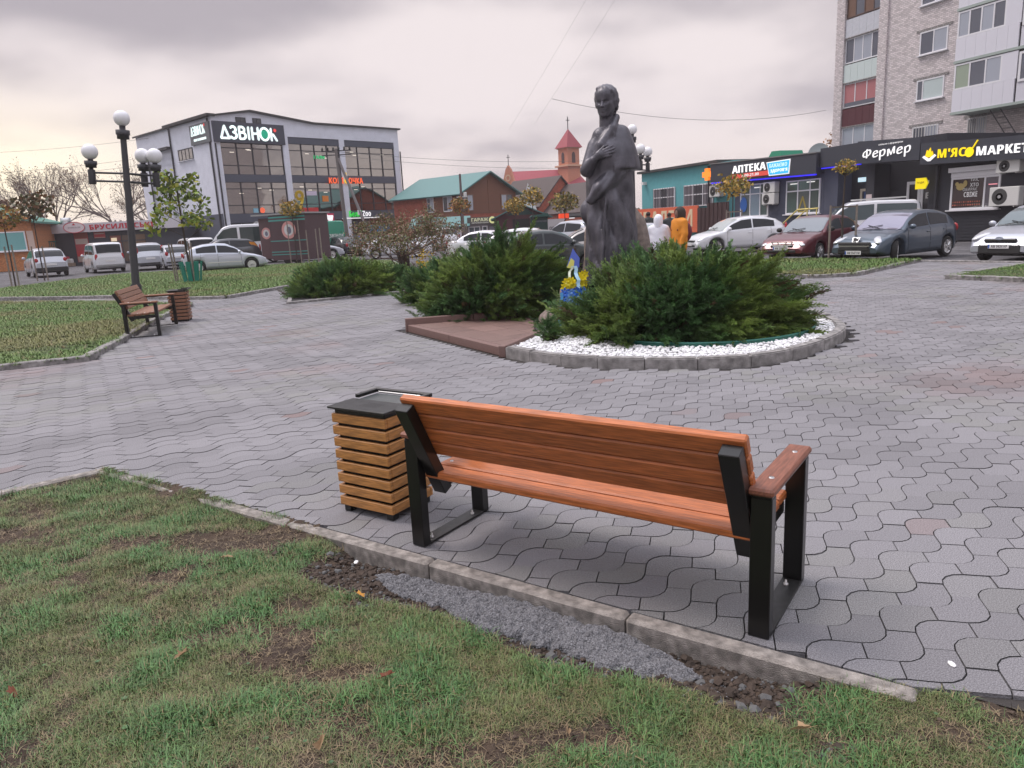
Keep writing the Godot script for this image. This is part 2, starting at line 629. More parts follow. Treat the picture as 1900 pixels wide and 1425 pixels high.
func stone_slab(o: PackedVector2Array, gap: float, bev: float, thick: float) -> ArrayMesh:   # a flat stone with eased edges, top at y = 0
	var mb := MB.new()
	var cw := Geometry2D.is_polygon_clockwise(o)
	var a := Geometry2D.offset_polygon(o, -gap)
	if a.is_empty():
		return null
	var rim: PackedVector2Array = a[0]
	var b := Geometry2D.offset_polygon(rim, -bev)
	var top: PackedVector2Array = b[0] if not b.is_empty() and b[0].size() == rim.size() else rim
	mb.flat(top, 0.0)
	var s := -1.0 if Geometry2D.is_polygon_clockwise(rim) else 1.0
	# pair each rim point with the nearest point of the top
	var k := 0
	var best := 1e9
	for i in top.size():
		if top[i].distance_to(rim[0]) < best:
			best = top[i].distance_to(rim[0])
			k = i
	for i in rim.size():
		var j := (i + 1) % rim.size()
		var p := rim[i]
		var q := rim[j]
		var out := Vector3(q.y - p.y, 0, p.x - q.x) * s
		mb.quad(Vector3(p.x, -thick, p.y), Vector3(q.x, -thick, q.y), Vector3(q.x, -bev, q.y), Vector3(p.x, -bev, p.y), out)
		if top != rim:
			var t := top[(i + k) % top.size()]
			var u := top[(j + k) % top.size()]
			mb.quad(Vector3(p.x, -bev, p.y), Vector3(q.x, -bev, q.y), Vector3(u.x, 0, u.y), Vector3(t.x, 0, t.y), out + Vector3.UP * out.length())
	return mb.mesh()

func in_front_of_wedge(p: Vector2, by: float) -> bool:   # on the paving side of the granite platform's front edge
	var a: Vector2 = P.wedge[0]
	var d: Vector2 = (P.wedge[1] - a).normalized()
	return (p - a).dot(Vector2(-d.y, d.x)) > by

func inside(p: Vector2, grow := 0.0) -> bool:   # is it lawn or bed rather than paving
	if Geometry2D.is_point_in_polygon(p, P.bed_out if grow < 0.01 else P.bed_more):
		return true
	for k in ["front", "near_left", "far_left", "hedge", "right_back", "right", "centre_back"]:
		if Geometry2D.is_point_in_polygon(p, P[k]):
			return true
	return false

func paver_tone(p: Vector2, f: FastNoiseLite) -> Color:
	var k := rng.randf_range(0.92, 1.06)
	var c := Color(0.415, 0.403, 0.428) * k
	var red := f.get_noise_2d(p.x * 0.45 + 30.0, p.y * 0.45)
	var warm := clampf((red - 0.26) * 2.0, 0.0, 0.7)
	if rng.randf() < 0.012:
		warm = 0.95
	c = c.lerp(Color(0.43, 0.30, 0.285) * k, warm * rng.randf_range(0.3, 1.0))
	var gn := f.get_noise_2d(p.x * 0.6 - 50.0, p.y * 0.6 + 9.0)
	if gn > 0.2:
		c = c.lerp(Color(0.39, 0.395, 0.35), rng.randf_range(0.0, 0.45))
	var dirt := f.get_noise_2d(p.x * 1.4 + 11.0, p.y * 1.4 - 17.0)
	c *= 1.0 - clampf(dirt * 0.32, -0.05, 0.18)
	c.a = 1.0
	return c

func paving() -> void:
	var f := FastNoiseLite.new()
	f.frequency = 0.5
	f.fractal_octaves = 3
	f.seed = 4
	var outl := [paver_outline(false), paver_outline(true)]
	var slabs := [stone_slab(outl[0], 0.0026, 0.003, 0.03), stone_slab(outl[1], 0.0026, 0.003, 0.03)]
	var th := deg_to_rad(15.1)
	var ux := Vector2(cos(th), sin(th))
	var uy := Vector2(-sin(th), cos(th))
	var origin := Vector2(1.342, -2.746)
	var a := PA
	var plaza := struct("plaza_paving", _sheet(), M.joint)
	var near := []
	var far_x := [[], []]
	var far_c := [[], []]
	var c0 := Vector2(0.82 * a, 0.0)
	var big: PackedVector2Array = P.plaza
	var th_basis := Basis(Vector3(ux.x, 0, ux.y), Vector3.UP, Vector3(uy.x, 0, uy.y))
	for i in range(-170, 200):
		for j in range(-95, 130):
			for k in 2:
				# strips step by (a, a); along a strip one period is (3a, -3a)
				var l := Vector2(i * a + j * 3 * a, i * a - j * 3 * a)
				l += c0 if k == 0 else Vector2(4 * a, -a) - c0
				var p := origin + ux * l.x + uy * l.y
				if p.y > -1.2 or p.y < -40.0 or absf(p.x) > -p.y * 0.86 + 0.8 or p.x > 21 or p.x < -26:
					continue
				if not Geometry2D.is_point_in_polygon(p, big):
					continue
				var d := Vector2(p.x, p.y).length()
				var tilt := Basis(Vector3(1, 0, 0), rng.randf_range(-0.006, 0.006)) * Basis(Vector3(0, 0, 1), rng.randf_range(-0.006, 0.006))
				var col := paver_tone(p, f)
				var at := Vector3(p.x, rng.randf_range(-0.0025, 0.0015), p.y)
				if d < 6.0:
					near.push_back([d, k, at, tilt * th_basis, col, p])
					continue
				if inside(p, 0.06):
					continue
				far_x[k].push_back(Transform3D(tilt * th_basis, at))
				far_c[k].push_back(col)
	near.sort_custom(func(x, y): return x[0] < y[0])
	var made := 0
	var mats := {}
	for e in near:
		var k: int = e[1]
		var world := PackedVector2Array()
		var bs: Basis = e[3]
		var hit := 0
		for q in outl[k]:
			var w3: Vector3 = e[2] + bs * Vector3(q.x, 0, q.y)
			world.push_back(Vector2(w3.x, w3.z))
			if Geometry2D.is_point_in_polygon(Vector2(w3.x, w3.z), P.front):
				hit += 1
		if hit == outl[k].size():
			continue
		var ms: Mesh = slabs[k]
		if hit > 0:
			# stones cut along the kerb
			var cut := Geometry2D.clip_polygons(world, P.front_grown)
			if cut.is_empty():
				continue
			var local := PackedVector2Array()
			for q in cut[0]:
				var l3: Vector3 = bs.inverse() * (Vector3(q.x, 0, q.y) - Vector3(e[2].x, 0, e[2].z))
				local.push_back(Vector2(l3.x, l3.z))
			var area := 0.0
			for q in local.size():
				area += local[q].cross(local[(q + 1) % local.size()]) * 0.5
			if absf(area) < 0.0025:
				continue
			ms = stone_slab(local, 0.003, 0.002, 0.03)
			if ms == null:
				continue
		if made >= 300 or Vector2(e[2].x, e[2].z).length() > 4.9 and hit == 0 or absf(e[2].x) > -e[2].z * 0.75 + 0.3:
			if hit == 0:
				far_x[k].push_back(Transform3D(bs, e[2]))
				far_c[k].push_back(e[4])
			continue
		made += 1
		var qc: Color = e[4]
		var key := "%d_%d_%d" % [int(qc.r * 60), int(qc.g * 60), int(qc.b * 60)]
		if not mats.has(key):
			var mm: StandardMaterial3D = M.paver.duplicate()
			mm.vertex_color_use_as_albedo = false
			mm.albedo_color = (qc * 0.92).linear_to_srgb()
			mm.albedo_color.a = 1.0
			mats[key] = mm
		part("paving_stone", ms, mats[key], plaza, e[2], bs)
	for k in 2:
		many("paving_stones", slabs[k], M.paver, far_x[k], far_c[k], plaza)

func _sheet() -> MB:
	var mb := MB.new()
	mb.flat(poly([-3.0, -5.3, -1, -5.4, 3.2, -3.6, 3.2, -1.2, 2.9, -1.15, -2.9, -5.11]), -0.016)
	return mb

func kerb_line(name_: String, pts: Array, top: float, m: Material, width := 0.1, step := 1.0, out := 1.0, label := "") -> void:
	var root := Node3D.new()
	root.name = name_
	add_child(root, true)
	root.set_meta("kind", "structure")
	if label: root.set_meta("label", label)
	for i in pts.size() - 1:
		var a: Vector2 = pts[i]
		var b: Vector2 = pts[i + 1]
		var len := a.distance_to(b)
		var k := maxi(1, int(round(len / step)))
		var d := (b - a) / len
		var nrm := Vector2(-d.y, d.x) * width * 0.5 * out
		for j in k:
			var p := a + d * (len * j / k) + nrm
			var q := a + d * (len * (j + 1) / k - 0.008) + nrm
			var mb := MB.new()
			var h := 0.2
			mb.box(V0, Vector3(p.distance_to(q), h, width), 0.012)
			var yaw := -atan2(d.y, d.x)
			var mid := (p + q) * 0.5
			part("kerb_stone", mb, m, root, Vector3(mid.x, top - h * 0.5 + rng.randf_range(-0.008, 0.004), mid.y), Basis(Vector3.UP, yaw + rng.randf_range(-0.006, 0.006)))

# lawn sheets with an uneven surface and tones of soil
func lawn(called: String, pg: PackedVector2Array, cell: float, y: float, amp: float, clip_view := 0.0, bump := 0.0) -> void:
	var f := FastNoiseLite.new()
	f.frequency = 0.9
	f.fractal_octaves = 4
	f.seed = 6
	var lo := Vector2(1e9, 1e9)
	var hi := -lo
	for p in pg:
		lo = lo.min(p)
		hi = hi.max(p)
	var mb := MB.new()
	mb.tint = Color(0.12, 0.10, 0.06)
	var ids := Geometry2D.triangulate_polygon(pg)
	# refine by clipping a grid
	var nx := int((hi.x - lo.x) / cell) + 1
	var nz := int((hi.y - lo.y) / cell) + 1
	for i in nx:
		for j in nz:
			var sq := PackedVector2Array([lo + Vector2(i, j) * cell, lo + Vector2(i + 1, j) * cell, lo + Vector2(i + 1, j + 1) * cell, lo + Vector2(i, j + 1) * cell])
			var n_in := 0
			for q in sq:
				if Geometry2D.is_point_in_polygon(q, pg):
					n_in += 1
			var pieces := [sq]
			if n_in < 4:
				pieces = Geometry2D.intersect_polygons(sq, pg)
			for pc in pieces:
				for t in range(1, pc.size() - 1):
					var pts := [pc[0], pc[t], pc[t + 1]]
					var vs := []
					for q in pts:
						vs.push_back(Vector3(q.x, y + f.get_noise_2d(q.x, q.y) * amp, q.y))
					var w := f.get_noise_2d(pts[0].x * 0.4 + 7, pts[0].y * 0.4)
					mb.tint = LAWN.lerp(Color(0.14, 0.105, 0.055), clampf(w * 1.6 + 0.12, 0, 0.8))
					mb.face(vs[0], vs[1], vs[2], Vector3.UP)
	struct(called, mb, M.soil)

func blade_mesh(k: int, len0: float, len1: float, wid: float, sd: int, flat_ := 0.6) -> ArrayMesh:
	var r := RandomNumberGenerator.new()
	r.seed = sd
	var mb := MB.new()
	for i in k:
		var a := r.randf() * TAU
		var L := r.randf_range(len0, len1)
		var o := Vector3(r.randf_range(-1, 1), 0, r.randf_range(-1, 1)) * 0.02 * (len1 / 0.07)
		var dir := Vector3(cos(a), 0, sin(a))
		var side := Vector3(-dir.z, 0, dir.x) * wid * 0.5
		var lean := r.randf_range(0.25, 1.0) * flat_
		var p1 := o + dir * L * 0.45 * lean + Vector3.UP * L * 0.5 * (1.0 - lean * 0.45)
		var p2 := o + dir * L * (0.55 + 0.45 * lean) * lean * 1.1 + Vector3.UP * L * (1.0 - lean * 0.85) * 0.9
		var nn := (Vector3.UP + dir * -0.3).normalized()
		mb.tint = Color(1, 1, 1) * r.randf_range(0.75, 1.2)
		mb.tint.a = 1
		mb.tri(o - side, o + side, p1 + side * 0.8, nn, nn, nn)
		mb.tri(o - side, p1 + side * 0.8, p1 - side * 0.8, nn, nn, nn)
		mb.tri(p1 - side * 0.8, p1 + side * 0.8, p2, nn, nn, nn)
	return mb.mesh()

var soil_noise := FastNoiseLite.new()
# how bare the foreground lawn is at a point, 0 to 1
const BARE := [[-1.55, -3.72, 0.42, 0.2], [-2.05, -3.75, 0.25, 0.1], [-3.1, -3.85, 0.55, 0.22], [-3.3, -3.3, 0.45, 0.15], [0.35, -1.75, 0.36, 0.09], [0.62, -1.62, 0.26, 0.12], [0.1, -2.0, 0.3, 0.07], [-0.62, -2.42, 0.25, 0.07], [-0.30, -2.25, 0.2, 0.09], [0.95, -1.5, 0.11, 0.07], [-0.1, -1.5, 0.16, 0.1], [-0.4, -1.85, 0.2, 0.06], [-0.95, -2.55, 0.16, 0.08], [0.55, -1.48, 0.2, 0.1], [0.98, -1.92, 0.32, 0.07], [-1.1, -1.9, 0.25, 0.05], [-0.75, -2.95, 0.2, 0.07]]

func kerb_dist(p: Vector2) -> float:   # how far in front of the kerb line
	var a := Vector2(-3.02, -5.12)
	var d := Vector2(5.92, 4.04).normalized()
	var e := Vector2(1.9, 0.47).normalized()     # past the end of the kerb the edge runs flatter
	return maxf((p - a).dot(Vector2(-d.y, d.x)), (p - Vector2(1.3, -2.17)).dot(Vector2(-e.y, e.x)))

func kerb_along(p: Vector2) -> float:
	return (p - Vector2(-3.02, -5.12)).dot(Vector2(5.92, 4.04).normalized())

func trench(p: Vector2) -> float:   # the strip dug out beside the kerb
	var d := kerb_dist(p)
	var s := kerb_along(p)
	var w := 0.40 + 0.05 * sin(s * 5.0)
	return smoothstep(w + 0.06, w - 0.04, d) * smoothstep(2.45, 2.75, s) * smoothstep(5.1, 4.7, s)

func bare(p: Vector2) -> float:
	var b := soil_noise.get_noise_2d(p.x * 1.5, p.y * 1.5) * 1.3 + soil_noise.get_noise_2d(p.x * 6 + 40, p.y * 6) * 0.75 - 0.04
	for e in BARE:
		var q := Vector2((p.x - e[0]) / e[2], (p.y - e[1]) / e[3])
		b += 1.15 * exp(-q.length_squared())
	return clampf(maxf(b, trench(p) * 1.4), 0.0, 1.0)

func soil_y(p: Vector2) -> float:
	var y := -0.022 + soil_noise.get_noise_2d(p.x * 2.2, p.y * 2.2) * 0.03
	var d := kerb_dist(p)
	y -= 0.08 * trench(p) * clampf(1.15 - d / 0.42, 0.0, 1.0)
	y += 0.035 * smoothstep(0.12, -0.02, d) * smoothstep(2.6, 2.2, kerb_along(p))
	y += bare(p) * soil_noise.get_noise_2d(p.x * 22, p.y * 22) * 0.016
	y += 0.02 * smoothstep(0.25, 0.9, d)
	return y

func pile(p: Vector2) -> float:   # height of the grey gravel heap above the trench
	var d := kerb_dist(p)
	var s := kerb_along(p)
	if s < 2.92 or s > 4.62:
		return 0.0
	var t := (s - 2.92) / 1.7
	var mid := 0.20 + 0.03 * sin(s * 3.1)
	var half := 0.165 * pow(clampf(4.0 * t * (1.0 - t), 0, 1), 0.75) * (1.0 + 0.22 * sin(s * 9.0) + 0.25 * soil_noise.get_noise_2d(s * 14.0, 3.0)) + 0.01
	var e := clampf(1.0 - pow((d - mid) / half, 2.0), 0.0, 1.0)
	return sqrt(e) * (0.052 * minf(1.0, 5.0 * t * (1.0 - t)) + 0.025 * soil_noise.get_noise_2d(p.x * 4, p.y * 4))

func foreground() -> void:
	soil_noise.frequency = 0.7
	soil_noise.fractal_octaves = 3
	soil_noise.seed = 15
	# soil
	var mb := MB.new()
	var cell := 0.035
	var x0 := -4.3
	var z0 := -5.2
	var nx := int(6.6 / cell)
	var nz := int(4.4 / cell)
	var ys := PackedFloat32Array()
	var ok := PackedByteArray()
	var cs := PackedColorArray()
	for j in nz + 1:
		for i in nx + 1:
			var p := Vector2(x0 + i * cell, z0 + j * cell)
			var good := absf(p.x) < -p.y * 0.78 + 0.5 and kerb_dist(p) > -0.02 and (p.x > -3.02 or Geometry2D.is_point_in_polygon(p, P.front))
			ok.push_back(1 if good else 0)
			if not good:
				ys.push_back(0)
				cs.push_back(Color())
				continue
			ys.push_back(soil_y(p))
			var b := bare(p)
			var w := soil_noise.get_noise_2d(p.x * 5 + 90, p.y * 5)
			var soil := Color(0.085, 0.058, 0.042).lerp(Color(0.14, 0.095, 0.062), clampf(0.4 + w, 0, 1))
			cs.push_back(Color(0.062, 0.07, 0.03).lerp(soil, clampf(b * 1.6 + 0.15, 0, 1)))
	var st := SurfaceTool.new()
	st.begin(Mesh.PRIMITIVE_TRIANGLES)
	for j in nz + 1:
		for i in nx + 1:
			var k := j * (nx + 1) + i
			st.set_color(cs[k])
			st.add_vertex(Vector3(x0 + i * cell, ys[k], z0 + j * cell))
	for j in nz:
		for i in nx:
			var k := j * (nx + 1) + i
			if ok[k] + ok[k + 1] + ok[k + nx + 1] + ok[k + nx + 2] == 4:
				for q in [k, k + 1, k + nx + 1, k + 1, k + nx + 2, k + nx + 1]:
					st.add_index(q)
	st.generate_normals()
	struct("lawn_soil", st.commit(), M.soil)
	# grass in tufts
	var tufts := [blade_mesh(7, 0.04, 0.095, 0.0032, 1, 1.0), blade_mesh(8, 0.03, 0.08, 0.003, 2, 1.08), blade_mesh(6, 0.05, 0.12, 0.0034, 3, 0.9)]
	var xs := [[], [], []]
	var cols := [[], [], []]
	for i in 170000:
		var z := -rng.randf_range(1.15, 5.2)
		var x := rng.randf_range(-0.82, 0.82) * (-z) + rng.randf_range(-0.3, 0.3)
		if rng.randf() > (-z) / 3.6 + 0.15:
			continue
		var p := Vector2(x, z)
		if not Geometry2D.is_point_in_polygon(p, P.front) or kerb_dist(p) < (0.1 if kerb_along(p) > 2.4 and kerb_along(p) < 4.95 else -0.02 if kerb_along(p) > 5.1 else 0.02 + 0.05 * soil_noise.get_noise_2d(x * 8, z * 8)):
			continue
		var b := bare(p)
		if rng.randf() < pow(b, 0.75) * 1.12:
			continue
		if pile(p) > 0.004:
			continue
		var k := rng.randi() % 3
		var w := soil_noise.get_noise_2d(x * 3 - 20, z * 3 + 33)
		var lush := clampf(0.5 + w * 1.3, 0.0, 1.0)
		var sc := rng.randf_range(0.5, 1.0) * (0.62 + 0.42 * lush)
		var col := Color(0.125, 0.155, 0.05).lerp(Color(0.068, 0.168, 0.046), lush) * rng.randf_range(0.5, 1.55)
		var dry := rng.randf()
		if dry < 0.20 - 0.13 * lush + b * 0.35:
			col = Color(0.24, 0.19, 0.095) * rng.randf_range(0.6, 1.2)
		elif dry < 0.26:
			col = Color(0.14, 0.155, 0.045) * rng.randf_range(0.7, 1.1)
		col.a = 1
		xs[k].push_back(Transform3D(Basis(Vector3.UP, rng.randf() * TAU).scaled(Vector3(sc, sc, sc)), Vector3(x, soil_y(p) - 0.004, z)))
		cols[k].push_back(col)
	for k in 3:
		many("foreground_grass", tufts[k], M.leafv, xs[k], cols[k], self, "patchy green grass in front of the bench, worn to bare soil", "grass")
	# broad leaved weeds among the grass
	var wm := MB.new()
	for i in 6:
		var a := TAU * i / 6.0
		var d := Vector3(cos(a), 0.25, sin(a))
		var sd := Vector3(-sin(a), 0, cos(a)) * 0.32
		wm.tint = g(0.8 + 0.08 * i)
		wm.face(V0, d * 0.55 + sd, d, Vector3.UP)
		wm.face(V0, d, d * 0.55 - sd, Vector3.UP)
	var wx := []
	var wc := []
	for i in 150:
		var z := -rng.randf_range(1.2, 4.4)
		var p := Vector2(rng.randf_range(-0.8, 0.8) * (-z), z)
		if not Geometry2D.is_point_in_polygon(p, P.front) or kerb_dist(p) < 0.12 or bare(p) > 0.5:
			continue
		var sc := rng.randf_range(0.006, 0.014)
		wx.push_back(Transform3D(Basis(Vector3.UP, rng.randf() * TAU).scaled(Vector3(sc, sc, sc)), Vector3(p.x, soil_y(p) + rng.randf_range(0.008, 0.018), p.y)))
		wc.push_back(Color(0.06, 0.14, 0.045) * rng.randf_range(0.6, 1.2))
	many("weeds", wm.mesh(), M.leafv, wx, wc, self, "small broad leaved weeds scattered in the front lawn", "weeds")
	# dead stems lying flat, and crumbs of soil in the worn places
	var th := blade_mesh(5, 0.03, 0.07, 0.0022, 44, 1.25)
	var tx := []
	var tc := []
	var kx := []
	var kc := []
	for i in 60000:
		var z := -rng.randf_range(1.15, 5.1)
		var p := Vector2(rng.randf_range(-0.78, 0.78) * (-z), z)
		if not Geometry2D.is_point_in_polygon(p, P.front) or kerb_dist(p) < 0.06 or pile(p) > 0.003:
			continue
		var b := bare(p)
		if rng.randf() < 0.22 + b * 0.2 and trench(p) < 0.3:
			var sc := rng.randf_range(0.5, 1.1)
			tx.push_back(Transform3D(Basis(Vector3.UP, rng.randf() * TAU).scaled(Vector3(sc, sc * 0.35, sc)), Vector3(p.x, soil_y(p) + 0.002, p.y)))
			tc.push_back(Color(0.27, 0.20, 0.115) * rng.randf_range(0.45, 1.15))
		if b > 0.25 and rng.randf() < b:
			var r := rng.randf_range(0.0015, 0.0055) * (2.0 if rng.randf() < 0.02 else 1.0)
			kx.push_back(Transform3D(Basis(Vector3(rng.randf(), rng.randf(), rng.randf()).normalized(), rng.randf() * TAU).scaled(Vector3(r, r * 0.7, r)), Vector3(p.x, soil_y(p) + r * 0.3, p.y)))
			kc.push_back(Color(0.115, 0.08, 0.058) * rng.randf_range(0.55, 1.4))
	many("dry_stems", th, M.leafv, tx, tc, self, "dry straw coloured stems lying in the worn front lawn", "grass")
	many("soil_crumbs", pebble(12), M.stone, kx, kc, self, "small crumbs of soil in the bare spots of the front lawn", "soil")
	# the gravel heap
	var peb := []
	for s in 3:
		peb.push_back(pebble(s + 5))
	var hx := [[], [], []]
	var hc := [[], [], []]
	for i in 150000:
		var s := rng.randf_range(2.85, 4.7)
		var d := rng.randf_range(0.03, 0.42)
		var dv := Vector2(5.92, 4.04).normalized()
		var p := Vector2(-3.02, -5.12) + dv * s + Vector2(-dv.y, dv.x) * d
		var h := pile(p)
		if h < 0.003 and rng.randf() > 0.012:
			continue
		var k := rng.randi() % 3
		var r := rng.randf_range(0.002, 0.0046)
		if rng.randf() < 0.006:
			r *= 2.0
		hx[k].push_back(Transform3D(Basis(Vector3(rng.randf(), rng.randf(), rng.randf()).normalized(), rng.randf() * TAU).scaled(Vector3(r, r, r)), Vector3(p.x, soil_y(p) + h + rng.randf_range(-0.003, 0.003), p.y)))
		var gq := rng.randf_range(0.17, 0.46)
		hc[k].push_back(Color(gq, gq, gq * 1.06))
	var hm := MB.new()
	for i in 90:
		for j in 14:
			var dv := Vector2(5.92, 4.04).normalized()
			var q := []
			var tall := false
			for e in [[0, 0], [1, 0], [1, 1], [0, 1]]:
				var s: float = 2.88 + (i + e[0]) * 1.8 / 90
				var d: float = 0.03 + (j + e[1]) * 0.38 / 14
				var p := Vector2(-3.02, -5.12) + dv * s + Vector2(-dv.y, dv.x) * d
				var h := pile(p)
				tall = tall or h > 0.003
				q.push_back(Vector3(p.x, soil_y(p) + h - (0.001 if h > 0.003 else 0.012), p.y))
			hm.tint = g(0.20, 1.04)
			if tall: hm.quad(q[0], q[1], q[2], q[3], Vector3.UP)
	var heap := thing("gravel_heap", "grey gravel heap spread along the kerb behind the front bench", "gravel")
	heap.set_meta("kind", "stuff")
	part("heap_body", hm, M.soil, heap)
	for k in 3:
		many("gravel", peb[k], M.stone, hx[k], hc[k], heap)
	# clods of dug earth and small stones
	var cx := []
	var cc := []
	for i in 7000:
		var s := rng.randf_range(2.3, 5.3)
		var d := rng.randf_range(0.02, 0.5)
		var dv := Vector2(5.92, 4.04).normalized()
		var p := Vector2(-3.02, -5.12) + dv * s + Vector2(-dv.y, dv.x) * d
		if bare(p) < 0.6 or pile(p) > 0.005:
			continue
		var r := rng.randf_range(0.003, 0.013) * (2.0 if rng.randf() < 0.06 else 1.0)
		cx.push_back(Transform3D(Basis(Vector3(rng.randf(), rng.randf(), rng.randf()).normalized(), rng.randf() * TAU).scaled(Vector3(r, r * 0.7, r)), Vector3(p.x, soil_y(p) + r * 0.2, p.y)))
		var q := rng.randf_range(0.6, 1.3)
		cc.push_back(Color(0.10 * q, 0.07 * q, 0.052 * q) if rng.randf() < 0.85 else g(0.2))
	many("soil_clods", pebble(9), M.stone, cx, cc, self, "crumbs of dug earth beside the grey gravel", "soil")
	# fallen leaves
	var spots := [[165, -3.35, -2.75, 1], [0, -1.5, -3.45, 0], [1, -0.66, -2.0, 0], [2, -1.35, -2.58, 0], [3, -0.5, -2.35, 2], [4, -0.73, -3.0, 1], [5, 0.44, -1.47, 2], [6, 0.36, -1.44, 2], [7, 0.98, -1.62, 2], [8, 0.86, -2.0, 0], [9, 1.3, -1.55, 2], [10, -1.05, -1.72, 3], [11, -1.9, -2.4, 2], [12, 0.12, -2.0, 0], [13, -0.92, -1.4, 2], [14, 0.72, -1.42, 2]]
	var names := ["pale tan", "orange yellow", "reddish brown", "small red"]
	var tones := [Color(0.40, 0.27, 0.15), Color(0.62, 0.30, 0.05), Color(0.26, 0.085, 0.045), Color(0.5, 0.06, 0.03)]
	var where := ["at the left of the lawn, nearest the picture edge", "beside the brown soil patch left of the bin", "low in the middle of the lawn", "in the grass left of the gravel", "standing in the grass beside the worn patches", "at the left end of the grey gravel", "at the bottom edge, left one of two together", "at the bottom edge, right one of two together", "under the right end of the kerb", "on the dark soil at the right end of the gravel", "in the lush grass below the paving corner", "tiny, in the lower left of the lawn", "in the lower left grass", "on soil below the middle of the gravel", "at the bottom edge left of the middle", "near the bottom edge beside white litter"]
	for i in spots.size():
		var e = spots[i]
		var p := Vector2(e[1], e[2])
		var k: int = e[3]
		var m := mat(tones[k] * rng.randf_range(0.55, 0.95), 0.8)
		var lf := leaf_mesh(0.028 if k != 3 else 0.016, rng.randf_range(0.2, 0.6), i)
		solo("fallen_leaf", lf, m, "%s fallen leaf %s" % [names[k], where[i]], "leaf", Vector3(p.x, soil_y(p) + 0.028, p.y), "fallen leaves on the front lawn", Basis(Vector3(rng.randf_range(-0.3, 0.3), 1, rng.randf_range(-0.3, 0.3)).normalized(), rng.randf() * TAU))
	var lit := [[-0.82, -3.35, "white cigarette end on the soil left of the gravel"], [1.05, -1.4, "crumpled pale wrapper in the grass at the lower right"], [1.5, -2.28, "white chewing gum spot on the corner paving stone"], [-1.95, -2.35, "clear crumpled plastic scrap in the left grass"]]
	for e in lit:
		var b := MB.new()
		b.ball(V0, Vector3(0.012, 0.006, 0.02) if e[0] != 1.05 else Vector3(0.035, 0.014, 0.02), 7, 5)
		var p := Vector2(e[0], e[1])
		solo("litter", b, M.white, e[2], "litter", Vector3(p.x, maxf(soil_y(p) + 0.035, 0.0) if e[1] > -2.2 or e[0] < 1 else 0.004, p.y))

func leaf_mesh(r: float, curl: float, sd: int) -> MB:
	var mb := MB.new()
	var q := RandomNumberGenerator.new()
	q.seed = sd + 40
	var pts := []
	for i in 15:
		var a := TAU * i / 15.0
		var rr := r * (0.9 if i % 3 == 0 else 0.66) * q.randf_range(0.55, 1.25)
		pts.push_back(Vector3(cos(a) * rr * 1.35, curl * rr * 1.6 * absf(sin(a)) + q.randf_range(-0.1, 0.25) * rr, sin(a) * rr * 0.62))
	for i in 15:
		mb.face(V0, pts[i], pts[(i + 1) % 15], Vector3.UP)
	mb.tube([V0, Vector3(-r * 1.6, 0.003, r * 0.2)], [0.001, 0.0008], 4)
	return mb

func pebble(sd: int) -> ArrayMesh:
	var r := RandomNumberGenerator.new()
	r.seed = sd
	var base := [Vector3.RIGHT, Vector3.LEFT, Vector3.UP, Vector3.DOWN, Vector3.BACK, Vector3.FORWARD]
	var mb := MB.new()
	var cache := {}
	for sx in [0, 1]:
		for sy in [2, 3]:
			for sz in [4, 5]:
				var a: Vector3 = base[sx]
				var b: Vector3 = base[sy]
				var c: Vector3 = base[sz]
				var mids := [a, b, c, (a + b).normalized(), (b + c).normalized(), (c + a).normalized()]
				var ps := []
				for m in mids:
					var key := "%.2f %.2f %.2f" % [m.x, m.y, m.z]
					if not cache.has(key):
						cache[key] = m * r.randf_range(0.72, 1.2)
					ps.push_back(cache[key])
				for f in [[0, 3, 5], [3, 1, 4], [5, 4, 2], [3, 4, 5]]:
					mb.face(ps[f[0]], ps[f[1]], ps[f[2]], a + b + c)
	return mb.mesh()

